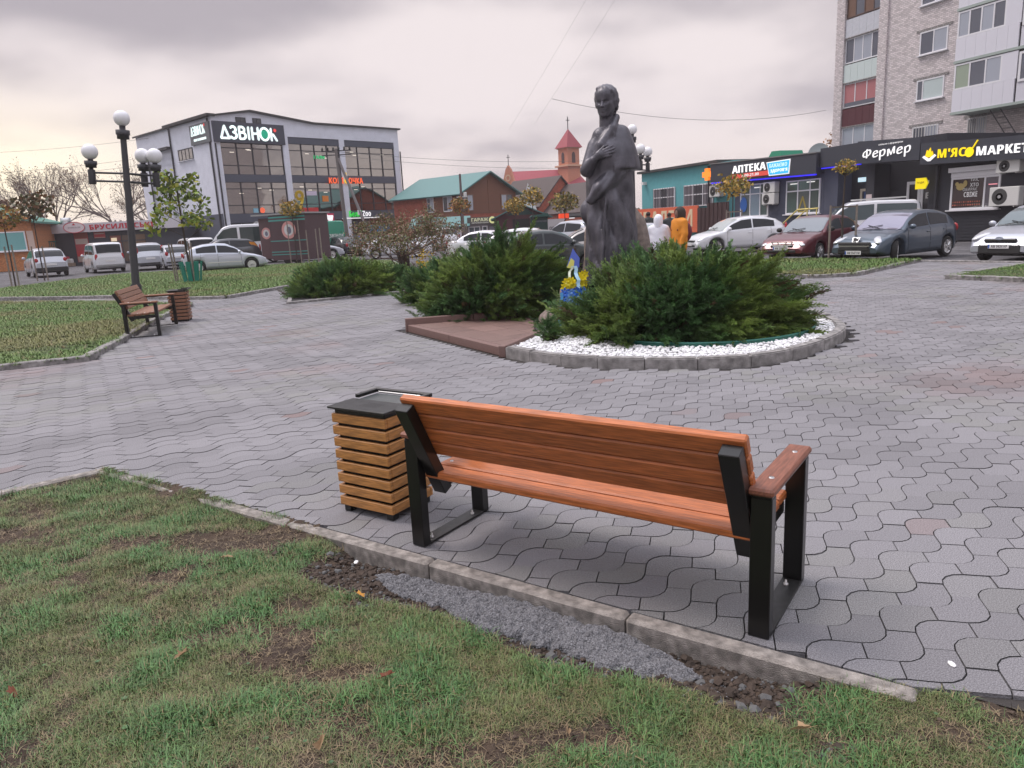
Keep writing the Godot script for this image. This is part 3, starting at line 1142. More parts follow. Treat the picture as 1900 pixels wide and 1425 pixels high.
func lawns() -> void:
	lawn("left_lawn", P.near_left, 0.7, 0.05, 0.05)
	lawn("far_lawn", P.far_left, 0.9, 0.05, 0.06)
	lawn("right_back_lawn", P.right_back, 0.7, 0.07, 0.05)
	lawn("right_lawn", P.right, 0.7, 0.07, 0.05)
	lawn("centre_lawn", P.centre_back, 0.9, 0.05, 0.05)
	var tuft := blade_mesh(14, 0.04, 0.09, 0.007, 31, 0.9)
	var xs := []
	var cols := []
	var f := FastNoiseLite.new()
	f.frequency = 0.22
	f.fractal_octaves = 4
	f.seed = 90
	for k in ["near_left", "far_left", "right_back", "right", "centre_back"]:
		var pg: PackedVector2Array = P[k]
		var lo := Vector2(1e9, 1e9)
		var hi := -lo
		for p in pg:
			lo = lo.min(p)
			hi = hi.max(p)
		lo.x = maxf(lo.x, -25)
		var area := (hi.x - lo.x) * (hi.y - lo.y)
		var dens := 330.0 if k in ["near_left", "right"] else 150.0
		for i in int(area * dens):
			var p := Vector2(rng.randf_range(lo.x, hi.x), rng.randf_range(lo.y, hi.y))
			if absf(p.x) > -p.y * 0.74 + 0.5 or not Geometry2D.is_point_in_polygon(p, pg):
				continue
			if k == "near_left":   # worn tracks
				var t := absf(p.y + 17.6 - (p.x + 9.0) * 0.42)
				if t < 0.22 and rng.randf() < 0.8:
					continue
				if Vector2((p.x + 6.9) / 1.0, (p.y + 11.3) / 0.35).length() < 1.0 and rng.randf() < 0.75:
					continue
			var w := f.get_noise_2d(p.x, p.y)
			var c := Color(0.115, 0.20, 0.042).lerp(Color(0.19, 0.18, 0.06), clampf(w * 1.8 + (0.2 if k == "near_left" else -0.15), 0, 0.85)) * rng.randf_range(0.75, 1.35)
			if rng.randf() < 0.05:
				c = Color(0.26, 0.21, 0.10)
			c.a = 1
			var s := rng.randf_range(0.7, 1.3) * (1.0 if k in ["near_left", "right"] else 1.5)
			xs.push_back(Transform3D(Basis(Vector3.UP, rng.randf() * TAU).scaled(Vector3(s, s, s)), Vector3(p.x, 0.05, p.y)))
			cols.push_back(c)
	many("lawn_grass", tuft, M.leafv, xs, cols, self, "short green grass of the lawns around the plaza", "grass")
	# kerbs
	kerb_line("front_kerb", [Vector2(-3.02, -5.12), Vector2(1.32, -2.155)], 0.004, M.kerb_dirty, 0.075, 0.98, 1.0, "thin worn concrete kerb between front lawn and paving")
	kerb_line("front_kerb_left", [Vector2(-7.0, -1.85), Vector2(-3.02, -5.12)], 0.006, M.kerb_dirty, 0.075, 0.98, 1.0)
	var nl: PackedVector2Array = P.near_left
	kerb_line("left_lawn_kerb", [Vector2(-15.0, -11.05), nl[1], nl[2], nl[3], nl[4], nl[5], nl[6], nl[7]], 0.08, M.kerb, 0.12, 1.0, -1.0)
	var fl: PackedVector2Array = P.far_left
	kerb_line("far_lawn_kerb", [fl[0], fl[1], fl[2], fl[3], fl[4], fl[5], fl[6]], 0.09, M.kerb, 0.12, 1.0, 1.0)
	kerb_line("road_kerb", [fl[7], fl[8], fl[9], fl[10], fl[11], fl[12]], 0.08, M.kerb, 0.12, 1.5, 1.0)
	var hd: PackedVector2Array = P.hedge
	kerb_line("hedge_bed_kerb", [hd[5], hd[0], hd[1], hd[2]], 0.06, M.kerb, 0.1, 1.0, -1.0)
	var rb: PackedVector2Array = P.right_back
	kerb_line("right_back_kerb", [rb[6], rb[0], rb[1], rb[2]], 0.09, M.kerb, 0.13, 1.0, -1.0)
	var rl: PackedVector2Array = P.right
	kerb_line("right_lawn_kerb", [rl[4], rl[0], rl[1], rl[2]], 0.09, M.kerb, 0.13, 1.0, -1.0)
	kerb_line("car_park_kerb", [Vector2(5.6, -27.0), Vector2(9.5, -23.0), Vector2(11.7, -20.3), Vector2(13.2, -18.0)], 0.04, M.kerb, 0.13, 1.2, 1.0)
	var hm := MB.new()
	hm.tint = Color(0.05, 0.045, 0.05)
	hm.flat(P.hedge, 0.03)
	struct("hedge_bed_soil", hm, M.soil)

# ---------------------------------------------------------------- benches and bins
var slat_cache := {}

func slat_wood(m: StandardMaterial3D, k: int) -> StandardMaterial3D:   # every board its own tone and figure
	var key := "%d %d" % [m.get_instance_id(), k]
	if not slat_cache.has(key):
		var c: StandardMaterial3D = m.duplicate()
		var t: float = [1.0, 0.94, 1.03, 0.96, 1.02, 0.97, 1.0, 0.95][k % 8]
		c.albedo_color = Color(m.albedo_color.r * t, m.albedo_color.g * t, m.albedo_color.b * t)
		c.uv1_offset = Vector3(0.37 * k, 0.71 * k, 0.53 * k)
		c.roughness = m.roughness * (0.85 + 0.05 * (k % 5))
		slat_cache[key] = c
	return slat_cache[key]

func make_bench(called: String, label: String, at: Vector3, yaw: float, wood: Material, arm: Material) -> Node3D:
	var b := thing(called, label, "bench", at, yaw, "slatted wooden benches on the plaza")
	# local x along the bench, +z is its back; the rear legs stand at z = 0
	for s in [-1.0, 1.0]:
		var x: float = s * 0.864
		for z in [0.0, -0.51]:
			var mb := MB.new()
			mb.box(V0, Vector3(0.08, 0.568, 0.055), 0.003)
			part("leg", mb, M.black, b, Vector3(x, 0.286, z))
		var rail := MB.new()
		rail.box(V0, Vector3(0.08, 0.012, 0.52), 0.001)
		part("floor_plate", rail, M.black_dusty, b, Vector3(x, 0.008, -0.255))
		for z in [-0.07, -0.42]:
			var bolt := MB.new()
			bolt.lathe([Vector2(0.011, 0), Vector2(0.011, 0.009), Vector2(0.005, 0.01), Vector2(0.005, 0.024), Vector2(0.0, 0.025)], 6)
			part("floor_bolt", bolt, M.steel, b, Vector3(x - s * 0.01, 0.014, z))
		var top := MB.new()
		top.box(V0, Vector3(0.076, 0.014, 0.56), 0.002)
		part("arm_bracket", top, M.black, b, Vector3(x, 0.575, -0.255))
		var ar := MB.new()
		ar.box(V0, Vector3(0.098, 0.03, 0.60), 0.009)
		var arm_o := part("armrest", ar, arm, b, Vector3(x, 0.597, -0.252))
		for z in [-0.19, 0.16]:
			var sc := MB.new()
			sc.lathe([Vector2(0.011, 0.0), Vector2(0.010, 0.003), Vector2(0.0, 0.004)], 10)
			part("screw_head", sc, M.steel, arm_o, Vector3(0.004, 0.015, z))
		# bent side bar: leaning back post, then the seat rail
		var bar := MB.new()
		var xi: float = s * 0.782
		bar.bar(Vector3(xi, 0.285, -0.105), Vector3(xi, 0.775, 0.135), 0.078, 0.06, 0.003, Vector3.RIGHT.cross(Vector3(0, 0.49, 0.24)).normalized())
		bar.bar(Vector3(xi, 0.335, -0.10), Vector3(xi, 0.345, -0.49), 0.078, 0.05, 0.003)
		part("side_bar", bar, M.black, b)
	# back slats, parallel to the leaning post and in front of it
	var dir := Vector3(0, 0.49, 0.24).normalized()
	var nrm := Vector3(0, dir.z, -dir.y)     # towards the sitter
	for k in 4:
		var sl := MB.new()
		sl.box(V0, Vector3(1.66, 0.084, 0.042), 0.007)
		var mid := Vector3(0, 0.79, 0.142) - dir * (0.035 + k * 0.0905) + nrm * 0.052
		part("back_slat", sl, slat_wood(wood, k), b, mid, Basis(Vector3.RIGHT, dir, -nrm))
	for k in 4:
		var sl := MB.new()
		sl.box(V0, Vector3(1.66, 0.04, 0.112), 0.008)
		part("seat_slat", sl, slat_wood(wood, k + 4), b, Vector3(0.0, 0.383 + 0.006 * k, -0.082 - k * 0.119), Basis(Vector3.RIGHT, 0.0))
	for s in [-1.0, 1.0]:
		for k in 4:
			var bt := MB.new()
			bt.lathe([Vector2(0.010, 0.0), Vector2(0.009, 0.003), Vector2(0.0, 0.004)], 8)
			part("seat_bolt", bt, M.steel, b, Vector3(s * 0.782, 0.403 + 0.006 * k, -0.07 - k * 0.119))
	return b

func make_bin(called: String, label: String, at: Vector3, yaw: float, wood: Material) -> Node3D:
	var b := thing(called, label, "litter bin", at, yaw, "slatted litter bins beside the benches")
	var w := 0.41
	var d := 0.36
	for sx in [-1.0, 1.0]:
		for sz in [-1.0, 1.0]:
			var f := MB.new()
			f.box(V0, Vector3(0.05, 0.06, 0.05), 0.003)
			part("foot", f, M.black, b, Vector3(sx * (w * 0.5 - 0.04), 0.03, sz * (d * 0.5 - 0.04)))
	var body := MB.new()
	body.box(Vector3(0, 0.315, 0), Vector3(w - 0.05, 0.57, d - 0.05), 0.004)
	part("body", body, M.black, b)
	for k in 8:
		var y := 0.068 + k * 0.0715
		for s in [-1.0, 1.0]:
			var sl := MB.new()
			sl.box(V0, Vector3(w, 0.053, 0.022), 0.004)
			part("slat", sl, wood, b, Vector3(0, y, s * (d * 0.5 - 0.011)))
			var sl2 := MB.new()
			sl2.box(V0, Vector3(0.022, 0.053, d - 0.045), 0.004)
			part("slat", sl2, wood, b, Vector3(s * (w * 0.5 - 0.011), y, 0))
	# rear ash plate and open front frame
	var neck := MB.new()
	neck.box(Vector3(0, 0.608, 0), Vector3(w - 0.03, 0.03, d - 0.03), 0.003)
	part("collar", neck, M.black, b)
	var lid := MB.new()
	lid.box(V0, Vector3(0.44, 0.014, 0.21), 0.003)
	var lo := part("ash_lid", lid, M.black_dusty, b, Vector3(0, 0.632, 0.088))
	var holes := MB.new()
	for i in 7:
		for j in 5:
			holes.disc(Vector3(-0.03 + i * 0.019 + (j % 2) * 0.009, 0.0076, -0.045 + j * 0.018), 0.0052, Vector3.UP, 8)
	var hp := part("holes", holes, M.dark, lo)
	hp.set_meta("kind", "stuff")
	var fr := MB.new()
	fr.box(Vector3(0, 0, -0.095), Vector3(0.44, 0.022, 0.03), 0.003)
	fr.box(Vector3(-0.205, 0, 0.0), Vector3(0.03, 0.022, 0.16), 0.003)
	fr.box(Vector3(0.205, 0, 0.0), Vector3(0.03, 0.022, 0.16), 0.003)
	part("opening_frame", fr, M.black, b, Vector3(0, 0.648, -0.115))
	var bag := MB.new()
	bag.box(Vector3(0, 0.632, -0.105), Vector3(0.36, 0.006, 0.15), 0.002)
	part("liner", bag, mat(Color(0.05, 0.06, 0.06), 0.3), b)
	var rim := MB.new()
	rim.box(Vector3(0.0, 0.642, -0.187), Vector3(0.34, 0.012, 0.008), 0.002)
	part("liner_rim", rim, M.steel, b)
	return b

func furniture() -> void:
	var o := Vector3(0.199, 0.0, -3.024)
	make_bench("park_bench", "glossy orange brown slatted bench with black frame, seen from behind, nearest", o, deg_to_rad(-34.87), M.wood, M.wood_arm)
	make_bin("litter_bin", "orange wood slatted litter bin with black lid beside the front bench", Vector3(-0.775, 0, -4.085), deg_to_rad(-34.87 + 1.5), M.wood_bin)
	make_bench("park_bench", "weathered brown slatted bench beside the left lawn kerb", Vector3(-6.85, 0.0, -13.45), deg_to_rad(-75.0), M.wood_old, M.wood_old)
	make_bin("litter_bin", "brown slatted litter bin behind the far left bench", Vector3(-6.72, 0, -15.0), deg_to_rad(-75.0), M.wood_old)
	street_lamp("street_lamp", "dark four globe street lamp rising behind the left bench", Vector3(-9.6, 0.05, -19.0), 0.075, 4.12, [180.0, -88.0, -64.0])
	street_lamp("street_lamp", "dark globe street lamp standing behind the bronze statue", Vector3(5.15, 0.0, -29.5), 0.0, 4.45, [180.0, -37.0, 80.0])

func street_lamp(called: String, label: String, at: Vector3, lean: float, h: float, turns: Array) -> void:
	var l := thing(called, label, "street lamp", at, 0.0, "globe street lamps on the plaza")
	l.rotation.z = -lean
	var p := MB.new()
	p.lathe([Vector2(0.13, 0), Vector2(0.13, 0.5), Vector2(0.095, 0.55), Vector2(0.085, h * 0.5), Vector2(0.07, h)], 12)
	part("pole", p, M.lamp_metal, l)
	var sock := MB.new()
	sock.lathe([Vector2(0.0, 0.0), Vector2(0.14, 0.0), Vector2(0.14, 0.1), Vector2(0.16, 0.1), Vector2(0.16, 0.21), Vector2(0.07, 0.22), Vector2(0.07, 0.32), Vector2(0.0, 0.33)], 14)
	var ball := MB.new()
	ball.ball(V0, Vector3(0.19, 0.19, 0.19), 20, 14)
	var cup := MB.new()
	cup.lathe([Vector2(0.0, -0.4), Vector2(0.085, -0.4), Vector2(0.085, -0.05), Vector2(0.05, -0.04), Vector2(0.05, 0.0), Vector2(0.125, 0.0), Vector2(0.125, 0.07), Vector2(0.145, 0.07), Vector2(0.145, 0.16), Vector2(0.06, 0.17), Vector2(0.06, 0.24), Vector2(0.0, 0.25)], 14)
	part("socket", sock, M.lamp_metal, l, Vector3(0, h - 0.02, 0))
	part("globe", ball, M.globe, l, Vector3(0, h + 0.47, 0))
	for k in 3:
		var a := deg_to_rad(turns[k])
		var d := Vector3(cos(a), 0, sin(a)) * 0.86
		var y := h - 0.72
		var arm := MB.new()
		arm.tube([Vector3(0, y - 0.32, 0), d + Vector3(0, y - 0.32, 0)], [0.025], 8)
		arm.tube([Vector3(0, y - 0.12, 0), d + Vector3(0, y - 0.12, 0)], [0.025], 8)
		part("arm", arm, M.lamp_metal, l)
		part("cup", cup, M.lamp_metal, l, d + Vector3(0, y, 0))
		part("globe", ball, M.globe, l, d + Vector3(0, y + 0.38, 0))

# ---------------------------------------------------------------- distance fields, for the statue and the people
func cap(p: Vector3, a: Vector3, b: Vector3, ra: float, rb: float) -> float:
	var ba := b - a
	var t := clampf((p - a).dot(ba) / ba.length_squared(), 0.0, 1.0)
	return (p - a - ba * t).length() - lerpf(ra, rb, t)

func ell(p: Vector3, c: Vector3, r: Vector3) -> float:
	var q := (p - c) / r
	var k := q.length()
	return (k - 1.0) * minf(r.x, minf(r.y, r.z)) if k > 0.001 else -minf(r.x, minf(r.y, r.z))

func smin(a: float, b: float, k: float) -> float:
	var h := maxf(k - absf(a - b), 0.0) / k
	return minf(a, b) - h * h * k * 0.25

func smax(a: float, b: float, k: float) -> float:
	return -smin(-a, -b, k)

# surface nets of a field on a grid; adds to st. colour: an optional function of the point
func nets(st: SurfaceTool, f: Callable, lo: Vector3, hi: Vector3, cell: float, base: int, colour = null) -> int:
	var nx := int((hi.x - lo.x) / cell) + 2
	var ny := int((hi.y - lo.y) / cell) + 2
	var nz := int((hi.z - lo.z) / cell) + 2
	var d := PackedFloat32Array()
	d.resize(nx * ny * nz)
	var far := cell * 4.0
	# coarse pass first: cells far from the surface keep the coarse value
	for i in range(0, nx, 3):
		for j in range(0, ny, 3):
			for k in range(0, nz, 3):
				var v: float = f.call(lo + Vector3(i + 1, j + 1, k + 1) * cell)
				var near := absf(v) < far
				for a in 3:
					if i + a >= nx: break
					for b in 3:
						if j + b >= ny: break
						for c in 3:
							if k + c >= nz: break
							d[((i + a) * ny + j + b) * nz + k + c] = f.call(lo + Vector3(i + a, j + b, k + c) * cell) if near else v
	var id := PackedInt32Array()
	id.resize(nx * ny * nz)
	id.fill(-1)
	var n := base
	var off := [Vector3i(0, 0, 0), Vector3i(1, 0, 0), Vector3i(0, 1, 0), Vector3i(1, 1, 0), Vector3i(0, 0, 1), Vector3i(1, 0, 1), Vector3i(0, 1, 1), Vector3i(1, 1, 1)]
	var edges := [[0, 1], [2, 3], [4, 5], [6, 7], [0, 2], [1, 3], [4, 6], [5, 7], [0, 4], [1, 5], [2, 6], [3, 7]]
	for i in nx - 1:
		for j in ny - 1:
			for k in nz - 1:
				var b0 := (i * ny + j) * nz + k
				var q := [d[b0], d[b0 + ny * nz], d[b0 + nz], d[b0 + ny * nz + nz], d[b0 + 1], d[b0 + ny * nz + 1], d[b0 + nz + 1], d[b0 + ny * nz + nz + 1]]
				var neg := 0
				for e in q:
					if e < 0.0: neg += 1
				if neg == 0 or neg == 8:
					continue
				var s := Vector3.ZERO
				var m := 0
				for e in edges:
					var va: float = q[e[0]]
					var vb: float = q[e[1]]
					if (va < 0.0) != (vb < 0.0):
						s += Vector3(off[e[0]]).lerp(Vector3(off[e[1]]), va / (va - vb))
						m += 1
				id[b0] = n
				n += 1
				var p: Vector3 = lo + (Vector3(i, j, k) + s / m) * cell
				if colour != null:
					st.set_color((colour as Callable).call(p))
				st.add_vertex(p)
	for i in range(1, nx - 1):
		for j in range(1, ny - 1):
			for k in range(1, nz - 1):
				var b0 := (i * ny + j) * nz + k
				for ax in 3:
					var st1: int = [ny * nz, nz, 1][ax]
					var u: int = [nz, 1, ny * nz][ax]
					var w: int = [1, ny * nz, nz][ax]
					var va := d[b0]
					var vb := d[b0 + st1]
					if (va < 0.0) == (vb < 0.0):
						continue
					var q := [id[b0], id[b0 - u], id[b0 - u - w], id[b0 - w]]
					if q.min() < 0:
						continue
					var order := [0, 1, 2, 0, 2, 3] if va >= 0.0 else [0, 2, 1, 0, 3, 2]
					for e in order:
						st.add_index(q[e])
	return n

# the bronze figure; x to the right, z towards the viewer, y from the ground
var HB: Basis

func f_head(p: Vector3) -> float:
	var q := HB.inverse() * (p - Vector3(-0.02, 3.215, 0.03))
	var m := Vector3(absf(q.x), q.y, q.z)
	var d := ell(q, Vector3(0, 0.05, -0.03), Vector3(0.142, 0.172, 0.182))
	d = smin(d, ell(q, Vector3(0, -0.06, 0.045), Vector3(0.112, 0.148, 0.108)), 0.05)
	d = smin(d, cap(m, Vector3(0.088, -0.10, 0.0), Vector3(0.02, -0.17, 0.10), 0.034, 0.036), 0.04)
	d = smin(d, ell(q, Vector3(0, 0.09, 0.105), Vector3(0.095, 0.06, 0.045)), 0.05)
	d = smin(d, cap(m, Vector3(0.068, -0.035, 0.095), Vector3(0.06, -0.05, 0.1), 0.036, 0.034), 0.03)
	d = smin(d, cap(m, Vector3(0.012, 0.028, 0.146), Vector3(0.086, 0.026, 0.108), 0.016, 0.013), 0.015)
	d = smax(d, -ell(m, Vector3(0.047, -0.004, 0.158), Vector3(0.034, 0.021, 0.036)), 0.018)
	d = smin(d, (m - Vector3(0.046, -0.004, 0.109)).length() - 0.024, 0.006)
	d = smin(d, cap(q, Vector3(0, 0.012, 0.145), Vector3(0, -0.058, 0.180), 0.013, 0.021), 0.014)
	d = smin(d, (m - Vector3(0.019, -0.062, 0.160)).length() - 0.015, 0.012)
	d = smin(d, ell(q, Vector3(0, -0.100, 0.140), Vector3(0.04, 0.012, 0.02)), 0.012)
	d = smin(d, ell(q, Vector3(0, -0.124, 0.136), Vector3(0.034, 0.012, 0.02)), 0.012)
	d = smax(d, -cap(m, Vector3(0, -0.1125, 0.162), Vector3(0.042, -0.114, 0.142), 0.005, 0.004), 0.006)
	d = smin(d, ell(m, Vector3(0.142, -0.02, -0.02), Vector3(0.018, 0.048, 0.03)), 0.015)
	# hair, swept to one side, over the ears and the nape
	var wv := 0.004 * sin(q.y * 60.0 + q.z * 44.0 + q.x * 26.0) + 0.003 * sin(q.x * 90.0 - q.z * 60.0)
	var h := ell(q, Vector3(-0.002, 0.066, -0.045), Vector3(0.158, 0.166, 0.184)) + wv
	h = smin(h, ell(m, Vector3(0.128, -0.005, -0.055), Vector3(0.036, 0.10, 0.07)) + wv, 0.05)
	h = smin(h, ell(q, Vector3(0, -0.08, -0.13), Vector3(0.115, 0.12, 0.06)) + wv, 0.06)
	h = smin(h, cap(q, Vector3(-0.07, 0.185, 0.06), Vector3(0.11, 0.13, 0.075), 0.03, 0.03) + wv, 0.05)
	h = smax(h, -ell(q, Vector3(0.0, -0.03, 0.175), Vector3(0.135, 0.17, 0.155)), 0.025)
	d = smin(d, h, 0.012)
	d = smin(d, cap(p, Vector3(-0.01, 3.06, -0.02), Vector3(0.01, 2.74, -0.03), 0.098, 0.125), 0.04)
	return d

func f_hand(p: Vector3) -> float:
	var d := ell(p, Vector3(-0.155, 2.475, 0.345), Vector3(0.075, 0.062, 0.032))
	d = smin(d, cap(p, Vector3(-0.235, 2.42, 0.31), Vector3(-0.16, 2.47, 0.342), 0.05, 0.042), 0.03)
	var roots := [Vector3(-0.115, 2.528, 0.352), Vector3(-0.105, 2.502, 0.362), Vector3(-0.105, 2.472, 0.364), Vector3(-0.115, 2.444, 0.358)]
	var tips := [Vector3(0.02, 2.592, 0.325), Vector3(0.045, 2.556, 0.332), Vector3(0.04, 2.514, 0.336), Vector3(0.005, 2.464, 0.338)]
	for k in 4:
		var mid: Vector3 = (roots[k] + tips[k]) * 0.5 + Vector3(0, 0.0, 0.022)
		d = smin(d, cap(p, roots[k], mid, 0.0195, 0.018), 0.008)
		d = smin(d, cap(p, mid, tips[k], 0.018, 0.0135), 0.006)
	d = smin(d, cap(p, Vector3(-0.17, 2.52, 0.335), Vector3(-0.10, 2.582, 0.335), 0.022, 0.018), 0.012)
	d = smin(d, cap(p, Vector3(-0.10, 2.582, 0.335), Vector3(-0.045, 2.602, 0.318), 0.018, 0.014), 0.006)
	return d

func f_body(p: Vector3) -> float:
	# the long coat
	var y := p.y
	var rx := lerpf(0.385, 0.335, clampf((y - 0.5) / 1.8, 0, 1))
	var rz := lerpf(0.34, 0.26, clampf((y - 0.5) / 1.8, 0, 1))
	var th := atan2(p.z, p.x - 0.015)
	var fold := 0.017 * sin(th * 9.0 + y * 1.3) + 0.013 * sin(th * 5.0 - y * 3.2) + 0.006 * sin(th * 17.0 + y * 5.0)
	var diag := 0.022 * sin((p.x * 0.9 + y * 0.62) * 13.0 + sin(y * 3.0)) * smoothstep(-0.1, 0.25, p.z)
	fold *= smoothstep(2.4, 1.4, y)
	var rr := Vector2((p.x - 0.015) / rx, p.z / rz)
	var d := (rr.length() - 1.0) * minf(rx, rz) - fold - diag * smoothstep(2.3, 1.9, y) * smoothstep(1.0, 1.5, y)
	var crease := pow(1.0 - absf(sin((p.x * 1.0 + y * 0.55) * 8.5 + 0.6 * sin(y * 2.6))), 4.0)
	d += 0.03 * crease * smoothstep(-0.05, 0.2, p.z) * smoothstep(2.25, 1.8, y)
	var hang := pow(1.0 - absf(sin(th * 4.5 + 0.5 * sin(y * 2.0))), 5.0)
	d += 0.028 * hang * smoothstep(2.1, 1.2, y)
	d *= 0.75
	d = maxf(d, y - 2.40)
	d = maxf(d, 0.42 - y)
	# chest and shoulders
	d = smin(d, ell(p, Vector3(0.0, 2.48, 0.02), Vector3(0.27, 0.34, 0.235)), 0.08)
	d = smin(d, cap(p, Vector3(-0.10, 2.755, 0.03), Vector3(0.17, 2.745, -0.03), 0.12, 0.155), 0.09)
	# the cape on the near shoulder, with its overhanging hem
	var cu := clampf((y - 2.26) / 0.66, 0, 1)
	var cr := lerpf(0.325, 0.13, cu * cu * 0.75 + cu * 0.25)
	var cth := atan2(p.z + 0.03, p.x - 0.135)
	var c := (Vector2((p.x - 0.135), (p.z + 0.03) * 0.92).length() - cr - 0.007 * sin(cth * 9.0) * smoothstep(2.7, 2.3, y)) * 0.86
	c = smax(c, (2.262 - 0.05 * (p.x - 0.44)) - y, 0.02)
	c = smax(c, y - 2.90, 0.08)
	c = smax(c, 0.045 - p.x + (2.5 - y) * 0.12, 0.02)
	d = smin(d, c, 0.018)
	# cape front flap, behind the hand
	var fl := ell(p, Vector3(-0.01, 2.42, 0.20), Vector3(0.18, 0.26, 0.105))
	fl = smax(fl, 2.235 - y, 0.015)
	d = smin(d, fl, 0.02)
	# lapel and turned-up collar
	d = smin(d, cap(p, Vector3(0.125, 3.0, 0.0), Vector3(0.05, 2.85, 0.13), 0.055, 0.065), 0.02)
	d = smin(d, cap(p, Vector3(0.07, 2.80, 0.19), Vector3(0.055, 2.26, 0.315), 0.016, 0.022), 0.012)
	d = smin(d, cap(p, Vector3(-0.06, 2.22, 0.285), Vector3(-0.20, 0.55, 0.335), 0.018, 0.03), 0.02)
	d = smin(d, cap(p, Vector3(0.05, 2.84, 0.13), Vector3(-0.13, 2.62, 0.21), 0.06, 0.065), 0.025)
	d = smin(d, cap(p, Vector3(-0.13, 2.60, 0.22), Vector3(-0.20, 2.42, 0.21), 0.055, 0.04), 0.025)
	d = smin(d, cap(p, Vector3(0.13, 3.0, -0.01), Vector3(0.05, 2.98, -0.12), 0.035, 0.05), 0.03)
	d = smin(d, cap(p, Vector3(-0.13, 2.76, 0.06), Vector3(-0.21, 2.55, 0.12), 0.06, 0.05), 0.03)
	# the arm across the chest
	d = smin(d, cap(p, Vector3(-0.20, 2.62, 0.05), Vector3(-0.335, 2.29, 0.17), 0.10, 0.085), 0.05)
	d = smin(d, cap(p, Vector3(-0.335, 2.28, 0.17), Vector3(-0.245, 2.41, 0.30), 0.083, 0.062), 0.035)
	# the other sleeve, hanging across the waist
	var sl := cap(p, Vector3(0.10, 2.24, 0.16), Vector3(-0.17, 2.02, 0.27), 0.14, 0.105)
	sl = smin(sl, cap(p, Vector3(-0.17, 2.02, 0.27), Vector3(-0.30, 1.86, 0.25), 0.105, 0.055), 0.06)
	sl += 0.008 * sin((p.x - p.y * 0.8) * 45.0)
	d = smin(d, sl, 0.025)
	# cloth thrown back over the far arm
	d = smin(d, ell(p, Vector3(-0.345, 1.72, -0.06), Vector3(0.075, 0.14, 0.09)), 0.05)
	return d

func f_statue(p: Vector3) -> float:
	var d := f_body(p)
	if p.y > 2.72:
		d = smin(d, f_head(p), 0.03)
	return d

func f_top(p: Vector3) -> float:
	var d := f_head(p)
	return smin(d, f_body(p), 0.03) if p.y < 3.1 else d

func lumpy(seed_: int, r: Vector3, rough: float, segs := 22, rows := 14) -> MB:
	var f := FastNoiseLite.new()
	f.seed = seed_
	f.frequency = 0.9
	f.fractal_octaves = 4
	var rings := []
	for i in rows + 1:
		var t := PI * i / rows
		var ring := PackedVector3Array()
		for j in segs:
			var e := MB.sp(t, TAU * j / segs)
			ring.push_back(e * r * (1.0 + rough * f.get_noise_3d(e.x * 1.5, e.y * 1.5, e.z * 1.5) + rough * 0.25 * f.get_noise_3d(e.x * 6, e.y * 6, e.z * 6)))
		rings.push_back(ring)
	var mb := MB.new()
	mb.loft(rings)
	return mb

